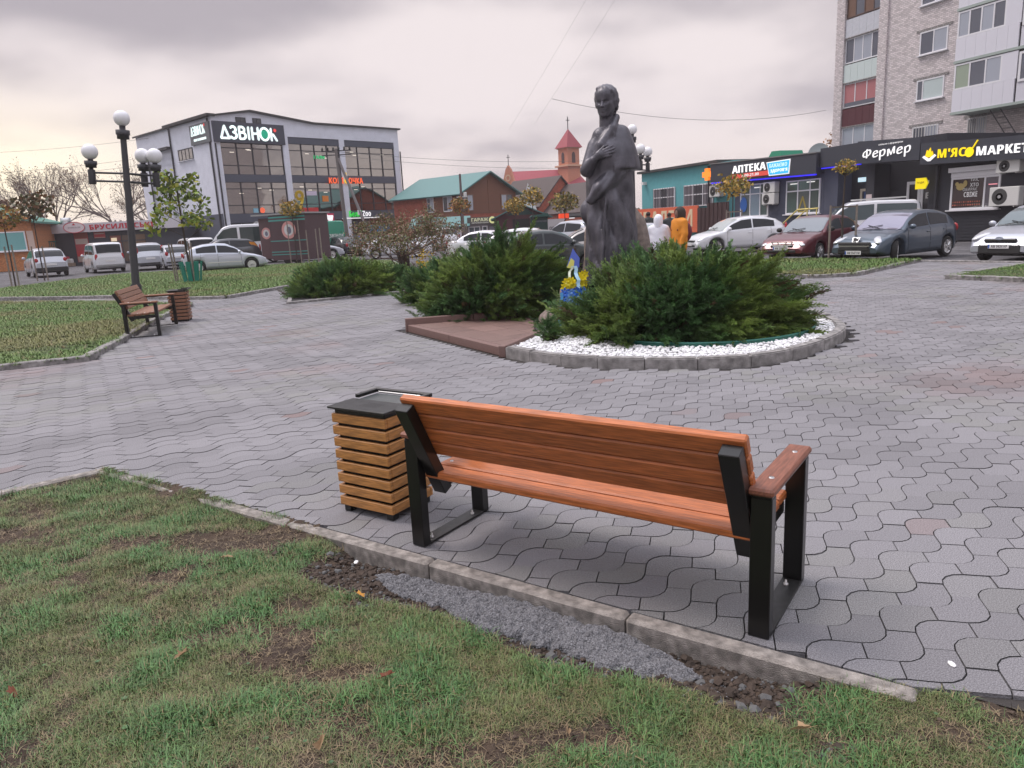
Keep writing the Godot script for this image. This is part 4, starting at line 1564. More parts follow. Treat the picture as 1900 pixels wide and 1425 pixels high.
func monument() -> void:
	var C := Vector3(BED.x, 0, BED.y)
	# ring of kerb stones, left open where the granite wedge cuts in
	var ring := Node3D.new()
	ring.name = "flowerbed_kerb"
	add_child(ring, true)
	tag(ring, "round kerb of grey concrete stones around the monument bed", "kerb")
	var line: PackedVector2Array = P.bed
	var inner_line: PackedVector2Array = line.duplicate()
	for i in line.size():
		var d := (line[mini(i + 1, line.size() - 1)] - line[maxi(i - 1, 0)]).normalized()
		var nn := Vector2(-d.y, d.x)
		if nn.dot(BED - line[i]) < 0.0:
			nn = -nn
		inner_line[i] = line[i] + nn * 0.13
	var step := 4
	for k in range(0, line.size() - 1, step):
		var e := mini(k + step, line.size() - 1)
		var pts := PackedVector2Array()
		for i in range(k, e + 1):
			pts.push_back(line[i].lerp(line[i + 1], 0.06) if i == k else line[i])
		for i in range(e, k - 1, -1):
			pts.push_back(inner_line[i].lerp(inner_line[i + 1], 0.06) if i == k else inner_line[i])
		var mb := MB.new()
		var up := rng.randf_range(-0.008, 0.008)
		var inner := Geometry2D.offset_polygon(pts, -0.016)
		mb.prism(pts, -0.03, 0.105 + up, Basis(Vector3.RIGHT, Vector3.BACK, Vector3.UP))
		if not inner.is_empty():
			mb.prism(inner[0], 0.10 + up, 0.118 + up, Basis(Vector3.RIGHT, Vector3.BACK, Vector3.UP))
		part("kerb_stone", mb, M.kerb, ring)
	# white marble chips over the bed, soil inside the green edging
	var base := MB.new()
	base.tint = g(0.62)
	var circ: PackedVector2Array = Geometry2D.offset_polygon(P.bed, -0.06)[0]
	base.flat(circ, 0.06)
	struct("bed_base", base, M.soil)
	var edge := []
	var soilp := PackedVector2Array()
	for i in 41:
		var t := deg_to_rad(lerpf(-80.0, 135.0, i / 40.0))
		var e := Vector2(2.55, -10.1) + Vector2(cos(t) * 1.72, sin(t) * 1.85)
		e = e.lerp(Vector2(2.2, -10.4), 0.06)
		edge.push_back(Vector3(e.x, 0.12, e.y))
		soilp.push_back(e)
	soilp.push_back(Vector2(0.9, -10.2))
	soilp.push_back(Vector2(1.2, -11.9))
	var sm := MB.new()
	sm.tint = Color(0.06, 0.042, 0.033)
	sm.flat(soilp, 0.085)
	struct("bed_soil", sm, M.soil)
	var em := MB.new()
	var lo := []
	for e in edge:
		lo.push_back(e)
	for i in edge.size() - 1:
		var a: Vector3 = edge[i]
		var b: Vector3 = edge[i + 1]
		em.bar(a - Vector3(0, 0.03, 0), b - Vector3(0, 0.03, 0), 0.008, 0.09)
	em.tube(edge, [0.012], 6)
	solo("bed_edging", em, mat(Color(0.02, 0.13, 0.10), 0.5), "green plastic edging strip between white chips and bed soil", "garden edging")
	var xs := []
	var cs := []
	for i in 44000:
		var p := Vector2(rng.randf_range(-1.7, 4.6), rng.randf_range(-14.1, -7.5))
		if not Geometry2D.is_point_in_polygon(p, circ):
			continue
		if Geometry2D.is_point_in_polygon(p, soilp) and rng.randf() > 0.004:
			continue
		if Geometry2D.is_point_in_polygon(p, P.wedge):
			continue
		var s := rng.randf_range(0.009, 0.02)
		xs.push_back(Transform3D(Basis(Vector3(rng.randf(), rng.randf(), rng.randf()).normalized(), rng.randf() * TAU).scaled(Vector3(s * 1.2, s * 0.8, s)), Vector3(p.x, 0.062 + rng.randf_range(0.0, 0.03), p.y)))
		var q := rng.randf_range(0.70, 0.90)
		cs.push_back(Color(q, q, q * 1.01))
	many("white_chips", pebble(2), M.chips, xs, cs, self, "white marble chips spread around the monument bed", "gravel")
	# the granite wedge: paved floor between raised granite borders
	var w: PackedVector2Array = P.wedge
	var wedge := thing("granite_platform", "reddish granite wedge platform with raised borders before the statue", "platform")
	var mid := MB.new()
	var wi: PackedVector2Array = Geometry2D.offset_polygon(w, -0.02)[0]
	for p in wi.size():
		pass
	mid.prism(wi, -0.03, 0.088, Basis(Vector3.RIGHT, Vector3.BACK, Vector3.UP))
	part("bed_of_floor", mid, M.joint, wedge)
	# rows of slabs parallel to the front edge
	var fa := w[0]
	var fb := w[1]
	var fd := (fb - fa).normalized()
	var bd := Vector2(-fd.y, fd.x)
	if bd.dot(w[2] - w[1]) < 0.0:
		bd = -bd
	var wf: PackedVector2Array = Geometry2D.offset_polygon(w, -0.10)[0]
	var gmats := []
	for k in 4:
		gmats.push_back(mat(Color(0.52, 0.32, 0.27) * (0.86 + 0.09 * k), 0.55, 0, T.speck, Vector3(7, 7, 7)))
	for r in 7:
		for q in range(-1, 8):
			var o := fa + bd * (0.1 + r * 0.40) + fd * (q * 0.60 + (r % 2) * 0.3 - 0.3)
			var sq := PackedVector2Array([o, o + fd * 0.594, o + fd * 0.594 + bd * 0.394, o + bd * 0.394])
			for pc in Geometry2D.intersect_polygons(sq, wf):
				var ms := stone_slab(pc, 0.002, 0.003, 0.02)
				if ms:
					part("floor_tile", ms, gmats[rng.randi() % 4], wedge, Vector3(0, 0.10 + rng.randf_range(-0.002, 0.002), 0))
	var borders := [[w[0], w[1], 0.10, 2], [w[1], w[2], 0.13, 3], [w[3], w[0], 0.20, 2]]
	for b in borders:
		var pa: Vector2 = b[0]
		var pb: Vector2 = b[1]
		var L := pa.distance_to(pb)
		var dd := (pb - pa) / L
		var nn := Vector2(-dd.y, dd.x)
		var ctr := Vector2.ZERO
		for q in w:
			ctr += q * 0.25
		if nn.dot(ctr - pa) < 0.0:
			nn = -nn
		for k in b[3]:
			var s: Vector2 = pa + dd * (L * k / b[3] + 0.003) + nn * 0.05
			var e: Vector2 = pa + dd * (L * (k + 1) / b[3] - 0.003) + nn * 0.05
			var mb := MB.new()
			mb.bar(Vector3(s.x, b[2] * 0.5 - 0.01, s.y), Vector3(e.x, b[2] * 0.5 - 0.01, e.y), 0.10, b[2] + 0.02, 0.008)
			part("border_stone", mb, M.granite, wedge)
	# boulder under the figure and the upright one behind
	var boulder := solo("pedestal_boulder", lumpy(3, Vector3(1.0, 0.62, 0.75), 0.22), M.rock, "rough brown boulder under the bronze statue", "boulder", Vector3(1.48, 0.08, -11.1))
	var up := lumpy(8, Vector3(0.56, 1.25, 0.34), 0.14, 26, 22)
	solo("upright_boulder", up, M.rock, "tall brown boulder standing right behind the bronze statue", "boulder", Vector3(1.74, 0.72, -11.55))
	# statue
	HB = Basis(Vector3.UP, deg_to_rad(-27.0)) * Basis(Vector3.RIGHT, deg_to_rad(7.0))
	var st := SurfaceTool.new()
	st.begin(Mesh.PRIMITIVE_TRIANGLES)
	var k := nets(st, f_body, Vector3(-0.52, 0.40, -0.46), Vector3(0.56, 3.08, 0.48), 0.021, 0)
	k = nets(st, f_head, Vector3(-0.26, 2.70, -0.24), Vector3(0.24, 3.48, 0.28), 0.0105, k)
	k = nets(st, f_hand, Vector3(-0.30, 2.34, 0.24), Vector3(0.08, 2.64, 0.42), 0.0085, k)
	st.generate_normals()
	solo("bronze_statue", st.commit(), M.bronze, "dark bronze statue of a standing man in a caped coat, hand on chest", "statue", Vector3(1.55, 0.0, -10.9))
	# wreath at his feet
	var wr := thing("memorial_wreath", "blue and yellow flower wreath with ribbons leaning at the statue's foot", "wreath", Vector3(0.93, 0.62, -10.35))
	var fr := MB.new()
	fr.tube([Vector3(-0.16, -0.5, 0.1), Vector3(0.06, 0.62, -0.12)], [0.012], 6)
	fr.tube([Vector3(0.26, -0.5, 0.1), Vector3(0.06, 0.62, -0.12)], [0.012], 6)
	part("stand", fr, M.bark, wr)
	var tones := {"blue_flower": Color(0.03, 0.17, 0.66), "pale_blue_flower": Color(0.25, 0.48, 0.85), "yellow_flower": Color(0.80, 0.66, 0.01), "dark_leaf": Color(0.015, 0.035, 0.02)}
	var fmats := {}
	for q in tones:
		fmats[q] = mat(tones[q], 0.7)
	var fl := MB.new()
	for i in 7:
		var t := TAU * i / 7.0
		var d := Vector3(cos(t), sin(t), 0.35)
		fl.face(Vector3(0, 0, 0), Vector3(cos(t - 0.4), sin(t - 0.4), 0.5) * 0.05, Vector3(cos(t + 0.4), sin(t + 0.4), 0.5) * 0.05, Vector3.BACK)
		fl.face(Vector3(cos(t - 0.4), sin(t - 0.4), 0.5) * 0.05, d * 0.075, Vector3(cos(t + 0.4), sin(t + 0.4), 0.5) * 0.05, Vector3.BACK)
	fl.ball(Vector3(0, 0, 0.012), Vector3(0.02, 0.02, 0.02), 8, 5)
	var fm := fl.mesh()
	for i in 72:
		var nm := "blue_flower"
		var p := Vector3(rng.randf_range(-0.17, 0.20), rng.randf_range(-0.22, 0.02), rng.randf_range(0.02, 0.14))
		if i % 3 == 1:
			nm = "pale_blue_flower"
		if i % 5 == 2:
			nm = "yellow_flower"
			p = Vector3(rng.randf_range(-0.12, 0.02), rng.randf_range(0.02, 0.16), rng.randf_range(0.03, 0.12)) if i % 10 == 2 else Vector3(rng.randf_range(0.08, 0.16), rng.randf_range(0.02, 0.28), 0.05)
		if i % 9 == 5:
			nm = "dark_leaf"
			p = Vector3(rng.randf_range(0.16, 0.38), rng.randf_range(-0.12, 0.08), 0.05)
		part(nm, fm, fmats[nm], wr, p, Basis(Vector3(0, 0, 1), rng.randf() * TAU) * Basis(Vector3.RIGHT, rng.randf_range(-0.9, 0.3)))
	var rib := [[Vector3(0.04, 0.36, 0.02), Vector3(0.09, 0.02, 0.13), 0.05, Color(0.45, 0.72, 0.92)], [Vector3(0.0, 0.36, 0.02), Vector3(-0.10, 0.10, 0.12), 0.035, Color(0.65, 0.72, 0.55)], [Vector3(-0.17, 0.0, 0.12), Vector3(-0.22, -0.48, 0.2), 0.04, Color(0.12, 0.42, 0.8)], [Vector3(0.06, -0.05, 0.15), Vector3(0.02, -0.42, 0.24), 0.03, Color(0.4, 0.65, 0.75)]]
	for r in rib:
		var mb := MB.new()
		var path := []
		for i in 8:
			path.push_back((r[0] as Vector3).lerp(r[1], i / 7.0) + Vector3(0.012 * sin(i * 2.0), 0, 0.012 * cos(i * 1.7)))
		for i in 7:
			mb.quad(path[i] - Vector3(r[2] * 0.5, 0, 0), path[i] + Vector3(r[2] * 0.5, 0, 0), path[i + 1] + Vector3(r[2] * 0.5, 0, 0), path[i + 1] - Vector3(r[2] * 0.5, 0, 0), Vector3.BACK)
			mb.quad(path[i] - Vector3(r[2] * 0.5, 0, 0.003), path[i] + Vector3(r[2] * 0.5, 0, -0.003), path[i + 1] + Vector3(r[2] * 0.5, 0, -0.003), path[i + 1] - Vector3(r[2] * 0.5, 0, 0.003), Vector3.FORWARD)
		part("ribbon", mb, mat(r[3], 0.35), wr)
	var bow := MB.new()
	bow.prism(poly([-0.07, 0.36, 0.02, 0.60, 0.11, 0.46, 0.10, 0.34, 0.04, 0.30]), 0.0, 0.015)
	part("blue_bow", bow, mat(Color(0.10, 0.16, 0.60), 0.4), wr)
	var yb := MB.new()
	yb.prism(poly([-0.075, 0.34, -0.01, 0.47, 0.035, 0.43, 0.02, 0.32]), 0.016, 0.022)
	part("yellow_bow", yb, mat(Color(0.75, 0.72, 0.18), 0.4), wr)

# ---------------------------------------------------------------- plants
func spray_mesh(sd: int) -> ArrayMesh:   # one feathery juniper shoot, a unit long, along +y, drooping to +x
	var r := RandomNumberGenerator.new()
	r.seed = sd
	var mb := MB.new()
	var ax := []
	for i in 12:
		var t := i / 11.0
		ax.push_back(Vector3(0.22 * t * t, t * (1.0 - 0.10 * t), 0.05 * sin(t * 4.0)))
	for i in 11:
		mb.tint = Color(0.55, 0.5, 0.4)
		twig(mb, ax[i], ax[i + 1], 0.011 * (1.15 - i / 11.0))
	for i in range(1, 12):
		var t := i / 11.0
		for s in [-1.0, 1.0]:
			for q in 2:
				var a := r.randf_range(0.5, 0.95)
				var roll := r.randf_range(-0.9, 0.9) + (0.0 if s > 0 else PI)
				var up := (ax[i] - ax[i - 1]) as Vector3
				up = up.normalized()
				var side := Vector3(cos(roll) * 0.45, 0, sin(roll) + s * 0.2).normalized()
				side = (side - up * side.dot(up)).normalized()
				var d := (up * cos(a) + side * sin(a)).normalized()
				var L := (0.30 - 0.17 * t) * r.randf_range(0.6, 1.15)
				var p0: Vector3 = (ax[i] as Vector3).lerp(ax[i - 1], r.randf())
				var p1 := p0 + d * L * 0.5
				var p2 := p0 + (d + up * 0.35).normalized() * L
				var sh := r.randf_range(0.7, 1.1)
				mb.tint = Color(sh, sh, sh)
				twig(mb, p0, p1, 0.017)
				mb.tint = Color(sh * 1.25, sh * 1.25, sh * 1.15)
				twig(mb, p1, p2, 0.014)
				for e in 3:
					var f0 := p0.lerp(p2, 0.3 + 0.25 * e)
					var sd2 := d.cross(Vector3(r.randf_range(-1, 1), r.randf_range(-1, 1), r.randf_range(-1, 1))).normalized()
					mb.tint = Color(sh * 1.3, sh * 1.35, sh * 1.15)
					twig(mb, f0, f0 + (d * 0.8 + sd2 * 0.6).normalized() * L * 0.33, 0.011)
	return mb.mesh()

func twig(mb: MB, a: Vector3, b: Vector3, w: float) -> void:   # a flat tapering sliver
	var d := (b - a).normalized()
	var s := d.cross(Vector3(0.3, 0.2, 1.0)).normalized() * w
	var s2 := d.cross(s).normalized() * w
	var nn := (s2.normalized() + Vector3.UP * 0.6).normalized()
	mb.tri(a - s, a + s, b, nn, nn, nn)
	mb.tri(a - s2, a + s2, b, nn, nn, nn)

func juniper(label: String, ctr: Vector3, r: Vector3, count: int, sd: int, size: float, avoid := []) -> Node3D:
	var rr := RandomNumberGenerator.new()
	rr.seed = sd
	var f := FastNoiseLite.new()
	f.seed = sd
	f.frequency = 0.8
	f.fractal_octaves = 3
	var b := thing("juniper_bush", label, "bush", ctr, 0.0, "juniper bushes on the plaza")
	var xs := [[], [], []]
	var cs := [[], [], []]
	for i in count:
		var az := rr.randf() * TAU
		var u := pow(rr.randf(), 0.72)
		var el := asin(clampf(u * 1.08 - 0.06, -0.06, 1.0))
		var e := Vector3(cos(az) * cos(el), sin(el), sin(az) * cos(el))
		var lump := 1.0 + 0.30 * f.get_noise_3d(e.x * 1.7, e.y * 1.7, e.z * 1.7) + 0.22 * f.get_noise_3d(e.x * 4.5 + 9, e.y * 4.5, e.z * 4.5)
		var depth := rr.randf()
		var k := (0.97 - 0.42 * depth * depth + (0.14 if rr.randf() < 0.05 else 0.0)) * lump
		var p := Vector3(e.x * r.x, maxf(e.y * r.y, 0.02) , e.z * r.z) * k
		p.y += 0.06
		var out := (Vector3(e.x / r.x, e.y / r.y * 0.8, e.z / r.z)).normalized()
		var bias := Vector3(0.26, 0.28, 0.10)
		var d := (out * 0.85 + bias + Vector3(rr.randf_range(-1, 1), rr.randf_range(-0.6, 0.9), rr.randf_range(-1, 1)) * 0.28).normalized()
		var L := size * rr.randf_range(0.65, 1.25)
		var x := d.cross(Vector3(rr.randf_range(-1, 1), 0.15, rr.randf_range(-1, 1)).normalized()).normalized()
		var down := (Vector3.DOWN * 0.4 + out)
		x = (down - d * down.dot(d)).normalized().rotated(d, rr.randf_range(-1.2, 1.2))
		var m := Basis(x, d, x.cross(d)).scaled_local(Vector3(L, L, L))
		var at := p - d * L * 0.55
		var world := ctr + p
		var bad := false
		for q in avoid:
			if Vector2(world.x - q[0], world.z - q[1]).length() < q[2] and world.y > q[3]:
				bad = true
		if bad:
			continue
		var s := rr.randi() % 3
		xs[s].push_back(Transform3D(m, at))
		var tone := f.get_noise_3d(p.x * 1.2, p.y * 1.2 + 20, p.z * 1.2)
		var c := Color(0.095, 0.21, 0.07).lerp(Color(0.25, 0.35, 0.08), clampf(0.42 + tone * 1.6, 0, 1)) * rr.randf_range(0.7, 1.35)
		if rr.randf() < 0.02:
			c = Color(0.14, 0.10, 0.05)
		c.a = 1
		cs[s].push_back(c)
	for s in 3:
		many("foliage", T.sprays[s], M.leafv, xs[s], cs[s], b)
	for i in 12:
		var az := rr.randf() * TAU
		var e := Vector3(cos(az) * r.x * 0.62, r.y * rr.randf_range(0.1, 0.6), sin(az) * r.z * 0.62)
		var mb := MB.new()
		mb.tube([Vector3(0, 0, 0), e * Vector3(0.4, 0.25, 0.4) + Vector3(rr.randf_range(-0.1, 0.1), 0.05, 0), e], [0.035, 0.022, 0.008], 6)
		part("stem", mb, M.bark, b)
	return b

# a branching skeleton; returns twig ends
func grow(mb: MB, rr: RandomNumberGenerator, a: Vector3, d: Vector3, L: float, rad: float, gen: int, spread: float, ends: Array, up := 0.12, kids := 3) -> void:
	var mid := a + d * L * 0.5 + Vector3(rr.randf_range(-1, 1), rr.randf_range(-0.5, 0.5), rr.randf_range(-1, 1)) * L * 0.06
	var b := a + (d + Vector3(rr.randf_range(-1, 1), 0, rr.randf_range(-1, 1)) * 0.12).normalized() * L
	mb.tube([a, mid, b], [rad, rad * 0.85, rad * 0.68], 6 if gen > 3 else (4 if gen > 1 else 3), false)
	if gen <= 0:
		ends.push_back([b, (b - a).normalized()])
		return
	for k in kids:
		var ax := Vector3(rr.randf_range(-1, 1), rr.randf_range(-1, 1), rr.randf_range(-1, 1)).normalized()
		var nd := (d.rotated(ax, rr.randf_range(0.3, 1.0) * spread) + Vector3.UP * up).normalized()
		var from := b if k < 2 else mid.lerp(b, rr.randf())
		grow(mb, rr, from, nd, L * rr.randf_range(0.62, 0.88), rad * (0.68 if k == 0 else 0.55), gen - 1, spread, ends, up, kids)

func bare_tree(label: String, at: Vector3, h: float, sd: int, spread: float, tone: Color, leaves := 0) -> void:
	var rr := RandomNumberGenerator.new()
	rr.seed = sd
	var t := thing("bare_tree", label, "tree", at, 0.0, "bare trees behind the shops at the left")
	var trunk := MB.new()
	var top := Vector3(rr.randf_range(-0.3, 0.3), h * 0.24, 0)
	trunk.tube([V0, top * 0.5, top], [h * 0.022, h * 0.018, h * 0.016], 8)
	part("trunk", trunk, M.bark, t)
	var mb := MB.new()
	var ends := []
	for k in 4:
		var a := TAU * k / 4.0 + rr.randf()
		grow(mb, rr, top * rr.randf_range(0.75, 1.0), Vector3(cos(a) * 0.62, 0.9, sin(a) * 0.62).normalized(), h * 0.215, h * 0.011, 5, spread, ends, 0.1)
	part("crown", mb, mat(tone, 0.95), t)
	if leaves:
		var lf := MB.new()
		for e in ends:
			for q in leaves:
				lf.tint = Color(0.16, 0.09, 0.045) * rr.randf_range(0.6, 1.3)
				leaf_quad(lf, rr, e[0] + Vector3(rr.randf_range(-1, 1), rr.randf_range(-1, 1), rr.randf_range(-1, 1)) * 0.3, 0.09)
		part("leaves", lf, M.leafv, t)

func leaf_quad(mb: MB, rr: RandomNumberGenerator, p: Vector3, s: float) -> void:
	var nrm := Vector3(rr.randf_range(-1, 1), rr.randf_range(-0.2, 1), rr.randf_range(-1, 1)).normalized()
	var x := nrm.cross(Vector3(rr.randf_range(-1, 1), rr.randf_range(-1, 1), rr.randf_range(-1, 1))).normalized() * s
	var y := nrm.cross(x).normalized() * s * 0.62
	mb.tri(p - x, p + y, p + x, nrm, nrm, nrm)
	mb.tri(p - x, p + x, p - y, nrm, nrm, nrm)

# young street tree with a clipped round crown, and the timber frame that props it
func ball_tree(label: String, at: Vector3, stem: float, r: float, tones: Array, sd: int, dens := 1.0) -> void:
	var rr := RandomNumberGenerator.new()
	rr.seed = sd
	var t := thing("young_tree", label, "tree", at, 0.0, "young round headed street trees")
	var tr := MB.new()
	tr.tube([V0, Vector3(rr.randf_range(-0.03, 0.03), stem * 0.5, 0), Vector3(0, stem + r * 0.4, 0)], [0.035, 0.028, 0.022], 7)
	part("trunk", tr, M.bark, t)
	var ends := []
	var br := MB.new()
	for k in 7:
		var a := TAU * k / 7.0
		grow(br, rr, Vector3(0, stem * 0.96, 0), Vector3(cos(a), rr.randf_range(0.4, 1.3), sin(a)).normalized(), r * 0.62, 0.012, 1, 0.7, ends, 0.05)
	part("branches", br, M.bark, t)
	var lf := MB.new()
	var f := FastNoiseLite.new()
	f.seed = sd
	f.frequency = 1.6 / r
	for i in int(900 * dens):
		var e := Vector3(rr.randf_range(-1, 1), rr.randf_range(-1, 1), rr.randf_range(-1, 1))
		if e.length() > 1.0:
			continue
		var p := Vector3(0, stem + r * 0.45, 0) + e * Vector3(r, r * 0.68, r) * 0.9 * (1.0 + 0.5 * f.get_noise_3d(e.x * r, e.y * r, e.z * r))
		if f.get_noise_3d(p.x * 2.0, p.y * 2.0, p.z * 2.0) > 0.32:
			continue
		var c: Color = tones[rr.randi() % tones.size()]
		lf.tint = c * rr.randf_range(0.7, 1.25)
		leaf_quad(lf, rr, p, r * rr.randf_range(0.08, 0.13))
	part("crown", lf, M.leafv, t)

func stakes(label: String, at: Vector3, h: float, w: float, count: int, lean := 0.0, rail := true) -> void:
	var t := thing("tree_stakes", label, "tree stakes", at, 0.0, "timber stakes around young trees")
	for k in count:
		var a := TAU * k / count + 0.5
		var o := Vector3(cos(a), 0, sin(a)) * w
		var mb := MB.new()
		mb.tube([o * (1.0 + lean), o + Vector3(0, h + rng.randf_range(-0.04, 0.04), 0)], [0.034, 0.032], 8)
		part("stake", mb, M.stake, t)
		if rail:
			var b := TAU * (k + 1) / count + 0.5
			var o2 := Vector3(cos(b), 0, sin(b)) * w
			var rl := MB.new()
			rl.bar(o + Vector3(0, h - 0.06, 0), o2 + Vector3(0, h - 0.06, 0), 0.022, 0.05)
			part("crossbar", rl, M.stake, t)

func plants() -> void:
	T.sprays = [spray_mesh(1), spray_mesh(2), spray_mesh(3)]
	var no := [[1.55, -10.8, 0.5, 0.95], [0.93, -10.3, 0.33, 0.42], [1.1, -9.6, 0.45, 0.62], [0.8, -9.9, 0.3, 0.5]]
	juniper("large spreading juniper bush right of the statue, the widest", Vector3(2.32, 0.05, -9.98), Vector3(1.6, 0.92, 1.42), 5600, 11, 0.40, no)
	juniper("spreading juniper bush left of the statue behind the granite wedge", Vector3(-0.08, 0.05, -12.75), Vector3(1.38, 1.08, 1.12), 3400, 12, 0.40, [[1.55, -10.9, 0.6, 0.5]])
	juniper("small juniper sprig growing in the white chips beside the platform", Vector3(0.53, 0.06, -9.42), Vector3(0.16, 0.28, 0.14), 60, 13, 0.2)
	juniper("low wide juniper hedge in the kerbed bed left of the path", Vector3(-4.35, 0.02, -19.5), Vector3(1.3, 0.66, 1.3), 2600, 14, 0.5)
	juniper("low juniper at the right end of the hedge bed", Vector3(-3.5, 0.02, -20.0), Vector3(1.1, 0.5, 1.1), 1100, 15, 0.42)
	juniper("dark juniper just left of and behind the monument bed", Vector3(-1.5, 0.02, -16.2), Vector3(0.9, 0.7, 0.8), 700, 16, 0.42)
	# thin leafed shrub behind the hedge
	var rr := RandomNumberGenerator.new()
	rr.seed = 5
	var sh := thing("twiggy_shrub", "brownish half bare shrub with thick stems behind the low hedge", "shrub", Vector3(-3.05, 0.03, -21.8))
	var stem := MB.new()
	for k in 4:
		stem.tube([Vector3(-0.05 + k * 0.06, 0, 0.05 * (k % 2)), Vector3(-0.04 + k * 0.07, 0.5, 0), Vector3(-0.12 + k * 0.1, 1.0, 0)], [0.075, 0.06, 0.04], 7)
	part("trunk", stem, M.bark, sh)
	var tw := MB.new()
	var ends := []
	for k in 12:
		var a := TAU * k / 12.0
		grow(tw, rr, Vector3(rr.randf_range(-0.1, 0.2), rr.randf_range(0.3, 0.9), 0), Vector3(cos(a), rr.randf_range(0.1, 1.1), sin(a)).normalized(), 0.60, 0.018, 3, 0.8, ends, 0.14)
	part("branches", tw, mat(Color(0.13, 0.085, 0.065), 0.95), sh)
	var lf := MB.new()
	for e in ends:
		for q in 24:
			var w := rr.randf()
			lf.tint = (Color(0.13, 0.14, 0.05) if w < 0.5 else Color(0.20, 0.115, 0.075)) * rr.randf_range(0.7, 1.3)
			leaf_quad(lf, rr, e[0] + Vector3(rr.randf_range(-1, 1), rr.randf_range(-1, 1), rr.randf_range(-1, 1)) * 0.2, 0.032)
	part("foliage", lf, M.leafv, sh)
	var yf := thing("yellow_flower_clump", "small bright yellow flowering clump right of the twiggy shrub", "flowers", Vector3(-2.45, 0.35, -22.0))
	var ym := MB.new()
	for i in 160:
		ym.tint = Color(0.72, 0.50, 0.05) * rr.randf_range(0.6, 1.2)
		leaf_quad(ym, rr, Vector3(rr.randfn(0, 0.14), rr.randfn(0.3, 0.16), rr.randfn(0, 0.12)), 0.04)
	part("flowers", ym, M.leafv, yf)
	var ystem := MB.new()
	ystem.tube([Vector3(0, -0.33, 0), Vector3(0, 0.3, 0)], [0.02, 0.01], 5)
	part("stem", ystem, M.bark, yf)
	# maple with a green guard
	var mp := thing("young_maple", "young green maple with large leaves beside the left street lamp", "tree", Vector3(-12.0, 0.05, -28.2))
	var mt := MB.new()
	mt.tube([V0, Vector3(-0.08, 1.2, 0), Vector3(-0.1, 2.5, 0), Vector3(-0.12, 4.1, 0)], [0.05, 0.045, 0.035, 0.012], 8)
	part("trunk", mt, M.bark, mp)
	var mbr := MB.new()
	var me := []
	for k in 15:
		var y := 1.55 + k * 0.16
		var a := k * 2.4
		grow(mbr, rr, Vector3(-0.09, y, 0), Vector3(cos(a), 0.55, sin(a)).normalized(), 0.66 - k * 0.026, 0.014, 1, 0.6, me, 0.12)
	part("branches", mbr, M.bark, mp)
	var ml := MB.new()
	for e in me:
		for q in 15:
			var w := rr.randf()
			ml.tint = (Color(0.17, 0.25, 0.03) if w < 0.55 else (Color(0.34, 0.34, 0.04) if w < 0.8 else Color(0.06, 0.09, 0.02))) * rr.randf_range(0.7, 1.25)
			leaf_quad(ml, rr, e[0] + Vector3(rr.randf_range(-1, 1), rr.randf_range(-1, 0.5), rr.randf_range(-1, 1)) * 0.30, rr.randf_range(0.08, 0.13))
	part("crown", ml, M.leafv, mp)
	var gd := thing("tree_guard", "green plastic mesh guard around the foot of the young maple", "tree guard", Vector3(-12.0, 0.05, -28.2))
	for k in 9:
		var a := TAU * k / 9.0
		var st := MB.new()
		st.bar(Vector3(cos(a) * 0.30, 0.0, sin(a) * 0.30), Vector3(cos(a) * 0.42, 0.78, sin(a) * 0.42), 0.16, 0.012)
		part("slat", st, mat(Color(0.015, 0.20, 0.15), 0.5), gd)
	var mat_ := MB.new()
	mat_.box(Vector3(0.3, 0.012, 0.35), Vector3(1.7, 0.02, 0.9))
	part("ground_sheet", mat_, mat(Color(0.06, 0.25, 0.19), 0.6), gd)
	var Y := [Color(0.45, 0.27, 0.04), Color(0.34, 0.24, 0.05), Color(0.17, 0.17, 0.04)]
	var O := [Color(0.42, 0.18, 0.04), Color(0.30, 0.20, 0.05), Color(0.14, 0.14, 0.04), Color(0.22, 0.10, 0.04)]
	var D := [Color(0.07, 0.075, 0.03), Color(0.12, 0.09, 0.035), Color(0.17, 0.08, 0.03)]
	# label, x, z, stem height, crown radius, tones, stakes: height, spread, count
	var list := [
		["dark leaved young tree with pale stakes before the silver crossover", -23.0, -36.8, 3.1, 1.15, D, 1.7, 0.3, 3],
		["sparse orange young tree at the left picture edge", -20.9, -31.4, 2.6, 0.8, O, 1.75, 0.28, 2],
		["yellow crowned young tree in front of the brown kiosk", -12.1, -43.0, 2.75, 0.75, Y, 2.4, 0.35, 3],
		["orange crowned young tree before the garage store", -2.55, -45.0, 2.45, 0.75, O, 1.75, 0.35, 4],
		["first yellow young tree left of the dark green booth", 0.75, -46.5, 2.3, 0.8, Y, 1.25, 0.35, 3],
		["taller yellow young tree against the dark green gable", 1.75, -44.0, 2.7, 0.85, [Y[1], Y[0], O[2]], 1.3, 0.35, 3],
		["brownish young tree between the green booth and the white board", 3.55, -43.0, 2.2, 0.95, [Y[1], D[1], O[2]], 1.35, 0.35, 3],
		["bright yellow young tree before the teal wall", 10.35, -33.6, 2.35, 0.86, Y, 1.65, 0.4, 3],
		["thin yellow young tree behind the maroon car", 10.2, -22.3, 2.55, 0.36, Y, 1.62, 0.36, 2]]
	var i := 0
	for e in list:
		ball_tree(e[0], Vector3(e[1], 0.03, e[2]), e[3], e[4], e[5], 50 + i, 1.0)
		stakes("stakes of the " + String(e[0]).split(" young tree")[0] + " tree " + " ".join(String(e[0]).split(" young tree ")[1].split(" ").slice(0, 5)), Vector3(e[1], 0.03, e[2]), e[6], e[7], e[8], 0.0, i not in [0, 1, 2])
		i += 1
	stakes("three bare stakes without a crown right of the brown kiosk", Vector3(-10.3, 0.03, -40.4), 1.85, 0.42, 3, 0.0, false)
	stakes("leaning thin stakes around the young maple", Vector3(-12.6, 0.03, -28.9), 1.5, 0.5, 4, -0.2, false)
